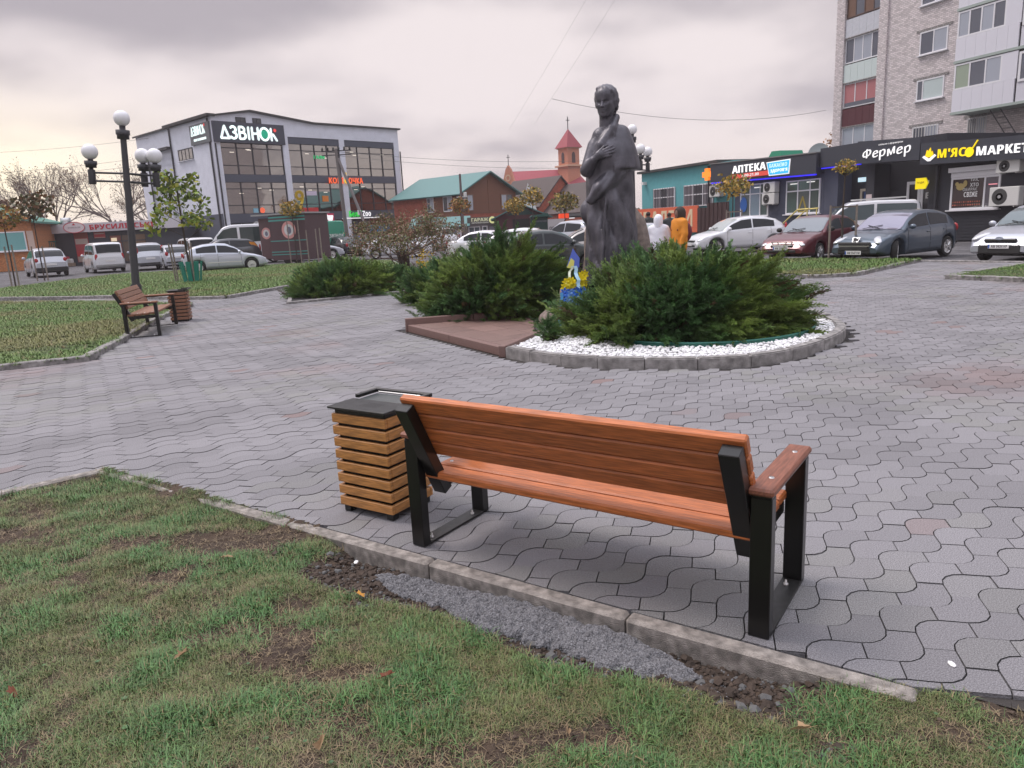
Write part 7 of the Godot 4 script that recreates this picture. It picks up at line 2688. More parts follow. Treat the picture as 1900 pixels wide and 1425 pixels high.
	rfm.face(Vector3(13.6, 6.4, 0.5), Vector3(13.6, 6.4, -8.5), Vector3(11.5, 9.95, -4.0), Vector3(1, 1, 0))
	rfm.face(Vector3(-0.2, 6.4, 0.5), Vector3(-0.2, 6.4, -8.5), Vector3(0.2, 9.95, -4.0), Vector3(-1, 1, 0))
	part("roof", rfm, cr, nv)
	var tw := building("bell_tower", "square orange bell tower with crimson pyramid spire and cross", "tower", frame_at(Vector2(10.75, -121.0), Vector2(0.83, -0.56)))
	slab("shaft", tw, cb, 0, 2.6, 0, 10.2, -2.6, 0)
	slab("cornice", tw, mat(Color(0.58, 0.36, 0.24), 0.7), -0.35, 2.95, 10.2, 10.45, -2.95, 0.35)
	slab("belfry", tw, cb, 0.1, 2.5, 10.452, 13.0, -2.5, -0.1)
	slab("cornice", tw, mat(Color(0.58, 0.36, 0.24), 0.7), -0.1, 2.7, 13.0, 13.12, -2.7, 0.1)
	var py := MB.new()
	var base := [Vector3(-0.3, 13.125, 0.3), Vector3(2.9, 13.125, 0.3), Vector3(2.9, 13.125, -2.9), Vector3(-0.3, 13.125, -2.9)]
	for k in 4:
		py.face(base[k], base[(k + 1) % 4], Vector3(1.3, 16.1, -1.3), (base[k] + base[(k + 1) % 4]) * 0.5 - Vector3(1.3, 13, -1.3))
	part("spire", py, cr, tw)
	var cx := MB.new()
	cx.box(Vector3(1.3, 17.0, -1.3), Vector3(0.1, 1.9, 0.1))
	cx.box(Vector3(1.3, 17.4, -1.3), Vector3(0.7, 0.1, 0.1))
	part("cross", cx, M.frame, tw)
	for e in [Basis.IDENTITY, Basis(Vector3.UP, -PI * 0.5)]:
		var mb := MB.new()
		var ar := PackedVector2Array([Vector2(-0.35, 0), Vector2(0.35, 0)])
		for q in arc(0, 1.1, 0.35, 0.6, 0, 180, 8):
			ar.push_back(q)
		mb.prism(ar, 0, 0.04)
		part("belfry_window", mb, mat(Color(0.07, 0.04, 0.04), 0.5), tw, Vector3(1.3, 10.75, -1.3) + e * Vector3(0, 0, 1.2), e)
	var fx := MB.new()
	fx.box(Vector3(0, 1.0, 0), Vector3(0.08, 1.6, 0.08))
	fx.box(Vector3(0, 1.4, 0), Vector3(0.6, 0.08, 0.08))
	part("gable_cross", fx, M.frame, ch, Vector3(2.1, 10.4, -0.25))

func ring_mesh(at: Vector3, r: float) -> MB:
	var mb := MB.new()
	strokes(mb, [arc(0, 0, r, r, 0, 360, 18)], 0.1, 0.03, Basis.IDENTITY, at)
	return mb

func curtain_mat() -> StandardMaterial3D:
	if not M.has("curtain"):
		M.curtain = mat(Color(0.36, 0.39, 0.45), 0.12, 0.1)
	return M.curtain

func kiosk_and_poles() -> void:
	var k := building("food_kiosk", "brown food kiosk trailer with turquoise stripes and round face logo", "kiosk", frame_at(Vector2(-14.6, -44.2), Vector2(0.925, 0.38)))
	var br := mat(Color(0.075, 0.042, 0.048), 0.5)
	var tq := mat(Color(0.07, 0.30, 0.27), 0.5)
	slab("body", k, br, 0.9, 3.5, 0.25, 2.85, -2.2, 0, 0.03)
	slab("door_end", k, mat(Color(0.10, 0.055, 0.06), 0.5), -0.15, 0.88, 0.35, 2.72, -2.1, -0.35, 0.02)
	slab("roof", k, mat(g(0.3), 0.5), -0.3, 3.6, 2.86, 2.95, -2.3, 0.06)
	for y in [2.5, 2.68, 1.35, 0.72, 0.56]:
		slab("stripe", k, tq, 0.9, 3.5, y, y + (0.09 if y > 2 else 0.05), 0.003, 0.012)
	for s in [[2.3, 1.98, 0.50, 0.0, 1], [0.36, 1.85, 0.34, -0.35, 0]]:
		var mb := MB.new()
		mb.disc(Vector3(s[0], s[1], s[3] + 0.016), s[2], Vector3.BACK, 26)
		part("logo_disc", mb, mat(Color(0.62, 0.30, 0.28), 0.5), k)
		var m2 := MB.new()
		m2.disc(Vector3(s[0], s[1], s[3] + 0.020), s[2] * 0.66, Vector3.BACK, 22)
		part("logo_face", m2, mat(g(0.6), 0.5), k)
		var m3 := MB.new()
		m3.disc(Vector3(s[0] + 0.02, s[1] - 0.02, s[3] + 0.024), s[2] * 0.32, Vector3.BACK, 12, s[2] * 0.42)
		part("logo_mark", m3, mat(Color(0.15, 0.16, 0.22), 0.5), k)
	var whl := MB.new()
	for x in [1.9, 2.6]:
		whl.lathe([Vector2(0.0, -0.1), Vector2(0.27, -0.1), Vector2(0.3, -0.05), Vector2(0.3, 0.05), Vector2(0.27, 0.1), Vector2(0.0, 0.1)], 16, Vector3(x, 0.3, -0.15), Basis(Vector3.RIGHT, Vector3.BACK, Vector3.DOWN))
	part("wheel", whl, M.tyre, k)
	var dr := MB.new()
	dr.bar(Vector3(-0.1, 0.38, -1.0), Vector3(-1.3, 0.38, -0.6), 0.07, 0.09)
	dr.bar(Vector3(-1.2, 0.38, -0.6), Vector3(-1.2, 0.0, -0.6), 0.05, 0.05)
	part("drawbar", dr, M.frame, k)
	# utility pole with its strut and insulators
	var u := thing("utility_pole", "concrete utility pole with leaning strut and insulators before the mall", "utility pole", Vector3(-12.3, 0, -58.5))
	var p := MB.new()
	p.tube([V0, Vector3(-0.25, 7.9, 0)], [0.17, 0.11], 10)
	part("pole", p, mat(Color(0.30, 0.27, 0.26), 0.9, 0, T.grain, Vector3(2, 2, 2)), u)
	var st := MB.new()
	st.tube([Vector3(2.2, 0, 0.3), Vector3(-0.15, 7.2, 0)], [0.13, 0.1], 8)
	part("strut", st, mat(Color(0.22, 0.20, 0.2), 0.9), u)
	var ca := MB.new()
	for y in [7.75, 7.45]:
		ca.bar(Vector3(-1.35, y, 0), Vector3(0.9, y, 0), 0.07, 0.07)
	part("crossarm", ca, M.frame, u)
	for k2 in 6:
		var ins := MB.new()
		var x := -1.3 + k2 * 0.42
		ins.lathe([Vector2(0.02, -0.05), Vector2(0.09, 0.0), Vector2(0.05, 0.08), Vector2(0.09, 0.12), Vector2(0.03, 0.24), Vector2(0, 0.25)], 8)
		part("insulator", ins, M.dark, u, Vector3(x, 7.8, 0))
	slab("plate", u, M.white, 1.0, 1.25, 2.9, 3.25, 0.2, 0.26)
	var pole2 := thing("utility_pole", "slim dark pole with a lamp before the clapboard gable", "utility pole", Vector3(-3.05, 0, -56.0))
	var p2 := MB.new()
	p2.tube([V0, Vector3(0, 5.4, 0)], [0.12, 0.08], 8)
	part("pole", p2, mat(Color(0.14, 0.11, 0.11), 0.9), pole2)
	var p2b := MB.new()
	p2b.bar(Vector3(-0.35, 3.75, 0), Vector3(0.45, 3.75, 0), 0.06, 0.06)
	p2b.box(Vector3(0.3, 3.9, 0), Vector3(0.24, 0.36, 0.2), 0.03)
	part("fitting", p2b, M.ac, pole2)
	# overhead wires
	var wires := [
		[Vector3(-60, 11.4, -75), Vector3(-34, 11.6, -75), "upper wire crossing the sky at the left", 0.5],
		[Vector3(-60, 9.0, -72), Vector3(-32, 9.6, -72), "lower wire crossing the sky at the left", 0.5],
		[Vector3(-60, 8.3, -72), Vector3(-32, 9.0, -72), "lowest wire crossing the sky at the left", 0.5],
		[Vector3(-12.5, 7.7, -58.5), Vector3(14, 7.0, -70), "wire from the mall's pole over the turquoise roof", 0.6],
		[Vector3(-12.5, 7.4, -58.5), Vector3(14, 6.3, -70), "second wire from the mall's pole over the turquoise roof", 0.6],
		[Vector3(3.2, 8.6, -45), Vector3(22.5, 8.1, -52.5), "wire sagging from behind the statue to the apartment block", 0.9],
		[Vector3(1.0, 10.6, -75), Vector3(14.5, 28.0, -47), "left one of two thin wires rising above the church", 0.4],
		[Vector3(3.5, 11.0, -75), Vector3(17.0, 28.0, -47), "right one of two thin wires rising above the church", 0.4]]
	for w in wires:
		var mb := MB.new()
		var path := []
		for i in 13:
			var t := i / 12.0
			path.push_back((w[0] as Vector3).lerp(w[1], t) - Vector3(0, 4.0 * w[3] * t * (1.0 - t), 0))
		mb.tube(path, [0.007 if w[1].y > 20.0 else 0.012], 4)
		solo("overhead_wire", mb, M.wire, w[2], "wire", V0, "overhead wires")

func town() -> void:
	mall()
	shops()
	flats()
	far_side()
	kiosk_and_poles()

# ---------------------------------------------------------------- cars; +x is forward
func at_prof(p: Array, x: float) -> float:
	if x <= p[0][0]: return p[0][1]
	for i in p.size() - 1:
		if x <= p[i + 1][0]:
			var t: float = (x - p[i][0]) / (p[i + 1][0] - p[i][0])
			var s := t * t * (3.0 - 2.0 * t)
			return lerpf(p[i][1], p[i + 1][1], lerpf(t, s, 0.35))
	return p[p.size() - 1][1]

const KINDS := {
	"hatch": {L = 4.05, W = 1.74, wb = [-1.34, 1.21], rw = 0.31, yb = 0.2,
		belt = [[-2.02, 0.72], [-1.98, 0.90], [-1.7, 0.985], [-1.0, 0.98], [0.2, 0.925], [0.95, 0.90], [1.35, 0.82], [1.75, 0.70], [1.96, 0.58], [2.025, 0.44]],
		roof = [[-2.02, 0.70], [-1.95, 0.98], [-1.72, 1.19], [-1.42, 1.345], [-0.95, 1.44], [-0.4, 1.475], [0.05, 1.44], [0.4, 1.31], [1.05, 0.90]],
		ws = [1.0, 0.22], rwin = [-1.90, -1.46], side = [[-1.36, -0.42], [-0.36, 0.62]], pillar = -0.39},
	"sedan": {L = 4.25, W = 1.68, wb = [-1.32, 1.2], rw = 0.29, yb = 0.2,
		belt = [[-2.12, 0.62], [-2.09, 0.88], [-1.9, 0.955], [-1.3, 0.955], [-0.4, 0.93], [0.85, 0.90], [1.3, 0.835], [1.8, 0.73], [2.04, 0.60], [2.125, 0.42]],
		roof = [[-1.75, 0.95], [-1.2, 1.24], [-0.85, 1.375], [-0.3, 1.425], [0.05, 1.405], [0.38, 1.30], [1.02, 0.90]],
		ws = [1.0, 0.25], rwin = [-1.62, -1.02], side = [[-1.15, -0.3], [-0.24, 0.66]], pillar = -0.27},
	"suv": {L = 4.4, W = 1.82, wb = [-1.32, 1.32], rw = 0.35, yb = 0.26,
		belt = [[-2.2, 0.8], [-2.16, 1.02], [-1.9, 1.12], [-0.8, 1.08], [0.85, 1.03], [1.4, 0.96], [1.85, 0.84], [2.1, 0.7], [2.2, 0.5]],
		roof = [[-2.18, 0.8], [-2.05, 1.15], [-1.8, 1.46], [-1.5, 1.6], [-0.5, 1.68], [0.1, 1.64], [0.45, 1.5], [1.08, 1.02]],
		ws = [1.05, 0.3], rwin = [-2.02, -1.66], side = [[-1.6, -0.42], [-0.36, 0.7]], pillar = -0.39},
	"van": {L = 4.4, W = 1.79, wb = [-1.35, 1.33], rw = 0.31, yb = 0.22,
		belt = [[-2.2, 0.9], [-2.18, 1.05], [-0.5, 1.05], [0.9, 1.0], [1.5, 0.92], [1.95, 0.78], [2.12, 0.62], [2.2, 0.45]],
		roof = [[-2.2, 0.9], [-2.17, 1.2], [-2.06, 1.68], [-1.9, 1.80], [-0.6, 1.84], [0.35, 1.80], [0.62, 1.68], [1.35, 1.0]],
		ws = [1.3, 0.6], rwin = [-2.17, -2.04], side = [[-1.95, -0.55], [-0.45, 0.9]], pillar = -0.5},
	"minibus": {L = 5.6, W = 1.98, wb = [-1.7, 1.75], rw = 0.34, yb = 0.25,
		belt = [[-2.8, 1.1], [-2.78, 1.3], [0.8, 1.28], [1.7, 1.2], [2.3, 1.08], [2.62, 0.9], [2.8, 0.55]],
		roof = [[-2.8, 1.1], [-2.78, 1.5], [-2.7, 2.35], [-2.5, 2.52], [0.6, 2.52], [1.15, 2.4], [1.5, 2.05], [2.25, 1.1]],
		ws = [2.15, 1.45], rwin = [-2.77, -2.69], side = [[-2.5, -1.2], [-1.1, 0.2], [0.35, 1.6]], pillar = 0.27},
}

func make_car(label: String, kind: String, cat: String, col: Color, opt := {}) -> Node3D:
	var k: Dictionary = KINDS[kind]
	var o := thing("parked_car" if cat == "car" else "parked_van", label, cat, V0, 0.0, "vehicles parked around the square")
	var paint := mat(col, 0.28, opt.get("metal", 0.15))
	paint.clearcoat_enabled = true
	paint.clearcoat = 0.7
	paint.clearcoat_roughness = 0.06
	var hl: float = k.L * 0.5
	var hw: float = k.W * 0.5
	var ra: float = k.rw + 0.055
	var xs := []
	for i in 30:
		xs.push_back(-hl + k.L * i / 29.0)
	for w in k.wb:
		for q in 9:
			xs.push_back(w - ra * cos(PI * q / 8.0))
		xs.push_back(w - ra - 0.012)
		xs.push_back(w + ra + 0.012)
	xs.sort()
	var half_w := func(x: float) -> float:
		var e := maxf(0.0, (absf(x) - hl * 0.66) / (hl * 0.34))
		return hw * (1.0 - 0.17 * e * e * e)
	# rings
	var rings := []
	for x in xs:
		rings.push_back(car_ring(k, x, half_w.call(x), ra))
	var mb := MB.new()
	mb.loft(rings, true, true, true)
	part("body", mb, paint, o)
	var glass: Material = opt.get("glass", M.car_glass)
	# side windows: strips between belt and roof, one to each door
	var doors: Array = k.side
	if opt.get("blank_side", false):
		doors = [k.side[k.side.size() - 1]]
	for s in [-1.0, 1.0]:
		for sw in doors:
			var g0 := MB.new()
			var n := 9
			var prev := []
			for i in n + 1:
				var x: float = lerpf(sw[0], sw[1], float(i) / n)
				var r := car_ring(k, x, half_w.call(x), ra)
				var a: Vector3 = r[7]
				var b: Vector3 = r[9]
				var low := a.lerp(b, 0.10)
				var high := a.lerp(b, 0.90)
				if high.y - low.y < 0.03:
					high = low + Vector3(0, 0.03, 0)
				low.z += 0.007
				high.z += 0.007
				low.z *= s
				high.z *= s
				if not prev.is_empty():
					g0.quad(prev[0], low, high, prev[1], Vector3(0, 0.2, s))
				prev = [low, high]
			part("side_window", g0, glass, o)
	# windscreen and rear window
	for e in [["windscreen", k.ws], ["rear_window", k.rwin]]:
		if e[0] == "rear_window" and opt.get("blank_rear", false):
			continue
		var g1 := MB.new()
		var prev := []
		for i in 8:
			var x: float = lerpf(e[1][0], e[1][1], i / 7.0)
			var r := car_ring(k, x, half_w.call(x), ra)
			var dx := 0.02 * signf(e[1][0])
			var row := []
			for q in [[9, 10, 0.55], [10, 10, 0.0], [11, 11, 0.0], [12, 12, 0.0]]:
				var p: Vector3 = (r[q[0]] as Vector3).lerp(r[q[1]], q[2])
				row.push_back(p + Vector3(dx * 0.5, 0.008, 0))
			var full := [row[0], row[1], row[2], row[3], row[2] * Vector3(1, 1, -1), row[1] * Vector3(1, 1, -1), row[0] * Vector3(1, 1, -1)]
			if not prev.is_empty():
				for j in 6:
					g1.quad(prev[j], prev[j + 1], full[j + 1], full[j], Vector3(signf(e[1][0]), 0.8, 0))
			prev = full
		part(e[0], g1, opt.get("screen", glass), o)
	# wheels
	for x in k.wb:
		for s in [-1.0, 1.0]:
			var t := MB.new()
			var bs := Basis(Vector3.RIGHT, Vector3(0, 0, s), Vector3.UP)
			t.lathe([Vector2(0.0, -0.18), Vector2(k.rw * 0.9, -0.18), Vector2(k.rw, -0.13), Vector2(k.rw, -0.03), Vector2(k.rw * 0.93, 0.0), Vector2(k.rw * 0.70, 0.004), Vector2(k.rw * 0.66, -0.02), Vector2(0.0, -0.03)], 22, V0, bs)
			var yaw := 0.0
			if x > 0: yaw = opt.get("steer", 0.0)
			var wn := part("wheel", t, M.tyre, o, Vector3(x, k.rw, s * (hw - 0.015)), Basis(Vector3.UP, yaw))
			var r := MB.new()
			for q in opt.get("spokes", 7):
				var a: float = TAU * q / opt.get("spokes", 7)
				r.bar(Vector3(cos(a) * 0.03, sin(a) * 0.03, -0.008 * s), Vector3(cos(a), sin(a), 0) * k.rw * 0.64 + Vector3(0, 0, -0.012 * s), 0.052, 0.02)
			r.lathe([Vector2(k.rw * 0.60, -0.02), Vector2(k.rw * 0.69, 0.003), Vector2(k.rw * 0.67, 0.006), Vector2(k.rw * 0.58, -0.012)], 22, V0, bs)
			r.lathe([Vector2(0.065, -0.012), Vector2(0.06, 0.004), Vector2(0.0, 0.008)], 12, V0, bs)
			part("rim", r, M.chrome if opt.get("rim", 0) == 0 else M.ac, wn)
	# lights
	var fy: float = at_prof(k.belt, hl - 0.24) - opt.get("lamp_drop", 0.05)
	for s in [-1.0, 1.0]:
		var h := MB.new()
		h.ball(V0, Vector3(0.26, 0.062, 0.13), 14, 8, Basis(Vector3.UP, -s * 0.55) * Basis(Vector3.BACK, -0.35))
		part("headlight", h, M.lamp_lens, o, Vector3(hl - 0.26, fy, s * hw * 0.69))
		var ry: float = opt.get("tail_y", 0.86)
		var th: float = opt.get("tail_h", 0.13)
		var tl := MB.new()
		tl.ball(V0, Vector3(0.045, th, 0.10), 10, 8)
		part("tail_light", tl, M.red_lens, o, Vector3(-hl + opt.get("tail_in", 0.06), ry, s * hw * 0.80))
		var mr := MB.new()
		mr.ball(V0, Vector3(0.07, 0.075, 0.10), 10, 8)
		mr.bar(Vector3(0, -0.03, -s * 0.06), Vector3(0.02, -0.05, -s * 0.16), 0.04, 0.03)
		var mx: float = k.ws[0] - 0.32
		part("mirror", mr, opt.get("mirror", paint), o, Vector3(mx, at_prof(k.belt, mx) + 0.08, s * (hw + 0.07)))
		var xd := [k.pillar + 0.02]
		xd.push_back(k.side[k.side.size() - 1][1] + 0.12)
		if not opt.get("blank_side", false):
			xd.push_back(k.side[0][0] + 0.18)
		for x in xd:
			var sm := MB.new()
			var path := []
			var rg := car_ring(k, x, half_w.call(x), ra)
			for q in [3, 4, 5, 6, 7]:
				path.push_back(Vector3(x, rg[q].y + (0.08 if q == 3 else 0.0), s * (rg[q].z + 0.001)))
			sm.tube(path, [0.0055], 4)
			part("door_seam", sm, M.dark, o)
		for x in [k.pillar + 0.13 - 0.9 * float(false), k.pillar - 0.72]:
			var hd := MB.new()
			hd.box(V0, Vector3(0.17, 0.035, 0.03), 0.01)
			var rg := car_ring(k, x, half_w.call(x), ra)
			part("door_handle", hd, opt.get("mirror", paint), o, Vector3(x, rg[6].y - 0.10, s * (rg[6].z + 0.018)))
		var st := MB.new()
		st.bar(Vector3(k.wb[0] + ra + 0.1, 0.52, s * (hw + 0.002)), Vector3(k.wb[1] - ra - 0.1, 0.50, s * (hw + 0.002)), 0.012, 0.05)
		part("side_moulding", st, opt.get("trim", paint), o)
	# front: grille, lower intake, plate; rear: bumper strip and plate
	var gy: float = fy - 0.10
	var gr := MB.new()
	gr.box(Vector3(hl - 0.055, gy, 0), Vector3(0.10, 0.10, k.W * 0.46), 0.03)
	part("grille", gr, M.black, o)
	var li := MB.new()
	li.box(Vector3(hl - 0.03, 0.36, 0), Vector3(0.10, opt.get("intake", 0.12), k.W * 0.62), 0.04)
	part("lower_intake", li, M.dark, o)
	for s in [-1.0, 1.0]:
		var fg := MB.new()
		fg.disc(Vector3(hl - 0.028, 0.40, s * hw * 0.72), 0.06, Vector3(1, 0, s * 0.25), 14)
		part("fog_lamp", fg, M.lamp_lens, o)
	var fr := Basis(Vector3(0, 0, -1), Vector3.UP, Vector3.RIGHT)
	var px: float = hl + 0.028
	var pl := MB.new()
	pl.box(V0, Vector3(0.52, 0.115, 0.012), 0.004)
	var pn := part("number_plate", pl, M.plate, o, Vector3(px, opt.get("plate_y", 0.42), 0), fr)
	if opt.has("plate"):
		letters("plate_text", opt.plate, 0.40, 0.072, M.dark, pn, Vector3(0.02, 0, 0.0065), Basis.IDENTITY, 0.002, T.bold)
		slab("plate_band", pn, mat(Color(0.03, 0.10, 0.4), 0.5), -0.255, -0.215, -0.05, 0.05, 0.006, 0.008)
	var rp := MB.new()
	rp.box(V0, Vector3(0.52, 0.115, 0.012), 0.004)
	part("number_plate", rp, M.plate, o, Vector3(-hl - 0.022, opt.get("rear_plate_y", 0.72), 0), Basis(Vector3(0, 0, 1), Vector3.UP, Vector3.LEFT))
	var bu := MB.new()
	bu.box(Vector3(-hl + 0.04, 0.42, 0), Vector3(0.16, opt.get("bumper_h", 0.12), k.W * 0.90), 0.05)
	part("rear_bumper", bu, opt.get("bumper", M.dark), o)
	for s in [0, 1]:
		if e_skip(opt, "wipers"): break
		var wp := MB.new()
		var x0: float = k.ws[0] - 0.02
		wp.bar(Vector3(x0, at_prof(k.roof, x0) + 0.03, -0.1 + s * 0.55), Vector3(x0 - 0.14, at_prof(k.roof, x0 - 0.14) + 0.035, 0.35 - s * 0.95 + 0.5 * s), 0.02, 0.015)
		part("wiper", wp, M.dark, o)
	var un := MB.new()
	un.box(Vector3(0, k.yb + 0.02, 0), Vector3(k.L * 0.82, 0.10, k.W * 0.62))
	part("underbody", un, M.dark, o)
	return o

func e_skip(o: Dictionary, q: String) -> bool:
	return o.get("no_" + q, false)

func car_ring(k: Dictionary, x: float, w: float, ra: float) -> PackedVector3Array:
	var hl: float = k.L * 0.5
	var belt := at_prof(k.belt, x)
	var roof := at_prof(k.roof, x) if x > k.roof[0][0] and x < k.roof[k.roof.size() - 1][0] else 0.0
	var yb: float = k.yb + 0.10 * pow(maxf(0.0, (absf(x) - hl * 0.72) / (hl * 0.28)), 2.0)
	var ylo := yb
	for c in k.wb:
		var dx: float = absf(x - c)
		if dx < ra:
			ylo = maxf(ylo, k.rw + sqrt(ra * ra - dx * dx) * 1.0)
	ylo = minf(ylo, belt - 0.08)
	var cab := smoothstep(0.0, 0.16, roof - belt)
	var wr: float = w * (0.93 - 0.20 * clampf((roof - belt) / 0.62, 0.0, 1.0)) if roof > belt else w * 0.88
	if k.L > 5.0 or k.roof[4][1] > 1.79: wr = w * (0.95 - 0.06 * clampf((roof - belt) / 0.7, 0.0, 1.0))
	var h := [Vector2(0, yb), Vector2(w * 0.66, yb), Vector2(w * 0.68, ylo), Vector2(w * 0.975, ylo), Vector2(w, lerpf(ylo, belt, 0.22)), Vector2(w * 1.0, lerpf(ylo, belt, 0.62)), Vector2(w * 0.978, belt - 0.035), Vector2(w * 0.93, belt)]
	var rt := maxf(roof, belt)
	h.push_back(Vector2(lerpf(w * 0.90, (w * 0.93 + wr) * 0.5, cab), lerpf(belt + 0.008, (belt + rt - 0.07) * 0.5, cab)))
	h.push_back(Vector2(lerpf(w * 0.84, wr, cab), lerpf(belt + 0.016, rt - 0.075, cab)))
	h.push_back(Vector2(lerpf(w * 0.70, wr * 0.88, cab), lerpf(belt + 0.026, rt - 0.018, cab)))
	h.push_back(Vector2(lerpf(w * 0.36, wr * 0.5, cab), lerpf(belt + 0.038, rt, cab)))
	h.push_back(Vector2(0, lerpf(belt + 0.042, rt + 0.008, cab)))
	var o := PackedVector3Array()
	for q in h:
		o.push_back(Vector3(x, q.y, q.x))
	for i in range(h.size() - 2, 0, -1):
		o.push_back(Vector3(x, h[i].y, -h[i].x))
	return o

# stand a car on the square: bearing in degrees from straight ahead, distance, and its heading against that line of sight
func park(o: Node3D, az: float, dist: float, rel: float, y := -0.055) -> Node3D:
	var a := deg_to_rad(az)
	o.position = Vector3(sin(a) * dist, y, -cos(a) * dist)
	o.rotation.y = PI * 0.5 - deg_to_rad(az + rel)
	return o

func cars() -> void:
	var silver := Color(0.46, 0.48, 0.53)
	var white := Color(0.70, 0.71, 0.74)
	# right of the statue
	var pe := make_car("blue grey hatchback with lion badge parked between maroon and silver cars", "hatch", "car", Color(0.072, 0.100, 0.135), {metal = 0.45, steer = 0.5, plate = "АМ 5547 ЕМ", plate_y = 0.31, intake = 0.2, spokes = 5, lamp_drop = 0.02, screen = mat(Color(0.30, 0.29, 0.36), 0.06, 0.5)})
	park(pe, 27.9, 25.6, -148)
	var lg := MB.new()
	lg.prism(poly([-0.13, 0.1, 0.13, 0.1, 0.10, -0.05, 0.0, -0.12, -0.10, -0.05]), 0, 0.015)
	var badge := part("badge", lg, M.chrome, pe, Vector3(1.94, 0.66, 0), Basis(Vector3(0, 0, -1), Vector3(-0.5, 0.86, 0), Vector3(0.86, 0.5, 0)))
	var lion := MB.new()
	lion.prism(poly([-0.09, 0.07, -0.02, 0.08, 0.06, 0.04, 0.09, 0.08, 0.08, -0.03, 0.02, -0.02, 0.04, -0.08, -0.03, -0.04, -0.05, -0.07, -0.06, 0.0]), 0.015, 0.022)
	part("badge_lion", lion, M.dark, badge)
	var mo := MB.new()
	mo.box(Vector3(2.0, 0.56, 0), Vector3(0.08, 0.11, 1.05), 0.03)
	mo.box(Vector3(2.03, 0.43, 0), Vector3(0.06, 0.13, 0.95), 0.02)
	part("wide_grille", mo, M.dark, pe)
	var ch := MB.new()
	ch.bar(Vector3(2.04, 0.505, -0.52), Vector3(2.04, 0.505, 0.52), 0.02, 0.022)
	part("grille_bar", ch, M.chrome, pe)
	var da := make_car("maroon sedan with oval headlights facing the square left of the hatchback", "sedan", "car", Color(0.105, 0.014, 0.022), {metal = 0.25, plate = "АМ 2307 СВ", plate_y = 0.46, lamp_drop = 0.07, mirror = M.dark, glass = mat(Color(0.06, 0.07, 0.075), 0.05, 0.2), screen = mat(Color(0.22, 0.24, 0.26), 0.06, 0.4)})
	park(da, 22.8, 26.8, -152)
	var dg := MB.new()
	strokes(dg, [[Vector2(-0.36, 0.05), Vector2(0.36, 0.05), Vector2(0.28, -0.06), Vector2(-0.28, -0.06), Vector2(-0.36, 0.05)], [Vector2(-0.15, 0.05), Vector2(-0.1, -0.06)], [Vector2(0.15, 0.05), Vector2(0.1, -0.06)]], 0.014, 0.02, Basis(Vector3(0, 0, -1), Vector3.UP, Vector3.RIGHT), Vector3(2.05, 0.60, 0))
	part("grille_frame", dg, M.chrome, da)
	var fo := make_car("silver hatchback with oval badge cut by the right picture edge", "hatch", "car", silver, {metal = 0.5, plate = "АМ 0434 НР", plate_y = 0.44, intake = 0.26, lamp_drop = 0.0, screen = mat(Color(0.16, 0.19, 0.20), 0.06, 0.4)})
	park(fo, 36.1, 24.8, -154)
	var ob := MB.new()
	ob.disc(V0, 0.10, Vector3.BACK, 18, 0.042)
	var obn := part("badge", ob, mat(Color(0.35, 0.4, 0.5), 0.3, 0.5), fo, Vector3(2.035, 0.64, 0), Basis(Vector3(0, 0, -1), Vector3.UP, Vector3.RIGHT))
	letters("badge_script", "Ford", 0.12, 0.045, M.plate, obn, Vector3(0, 0, 0.004), Basis.IDENTITY, 0.002, T.slant)
	var ka := make_car("white car-derived van with roof rails behind the maroon and blue grey cars", "van", "van", white, {tail_h = 0.2, tail_y = 1.0, glass = mat(Color(0.08, 0.11, 0.12), 0.05, 0.2)})
	park(ka, 25.5, 33.0, -98)
	for s in [-1.0, 1.0]:
		var rr := MB.new()
		rr.bar(Vector3(-1.6, 1.9, s * 0.66), Vector3(0.2, 1.88, s * 0.66), 0.04, 0.05)
		part("roof_rail", rr, M.ac, ka)
	var rn := make_car("white hatchback behind the right juniper, nose to the left", "hatch", "car", white, {tail_y = 0.95, tail_h = 0.2, tail_in = 0.1, screen = mat(Color(0.42, 0.46, 0.46), 0.08, 0.3)})
	park(rn, 17.3, 33.0, -116)
	var gs := make_car("pale car with large windscreen just right of the statue's boulder", "sedan", "car", silver, {screen = mat(Color(0.30, 0.36, 0.36), 0.08, 0.3)})
	park(gs, 10.6, 29.5, 170)
	# beyond the left juniper
	park(make_car("white hatchback with long pale roof behind the left juniper", "hatch", "car", white), 2.3, 31.0, 100)
	park(make_car("white sedan furthest left behind the left juniper", "sedan", "car", white), -1.0, 36.0, 110)
	park(make_car("dark green sedan with sloping windscreen behind the left juniper", "sedan", "car", Color(0.02, 0.03, 0.03), {screen = mat(Color(0.14, 0.22, 0.22), 0.06, 0.3)}), 3.2, 24.5, 75)
	park(make_car("silver estate with red tail light behind the statue's wreath", "suv", "car", silver, {tail_h = 0.2}), 5.2, 38.0, -40)
	park(make_car("pale silver car with its bonnet showing beside the wreath", "hatch", "car", Color(0.5, 0.47, 0.45)), 6.5, 26.0, -95)
	# left of the statue
	park(make_car("white and black crossover before the grey shutter of the parts shop", "suv", "car", white, {tail_y = 1.0}), -5.4, 55.5, -35)
	park(make_car("white sedan half hidden behind the twiggy shrub", "sedan", "car", white), -8.2, 46.0, 92)
	var bs := make_car("black sedan seen from behind before the mall entrance", "sedan", "car", Color(0.012, 0.012, 0.018), {tail_y = 0.82})
	park(bs, -12.4, 54.0, -28)
	park(make_car("deep blue car next to the black sedan", "hatch", "car", Color(0.02, 0.035, 0.16), {tail_y = 0.85}), -10.9, 55.5, -25)
	var gv := make_car("green delivery van with white lettering behind the kiosk", "minibus", "van", Color(0.004, 0.20, 0.12), {blank_side = true, blank_rear = true, tail_y = 1.0, tail_h = 0.2})
	park(gv, -13.9, 56.5, -22)
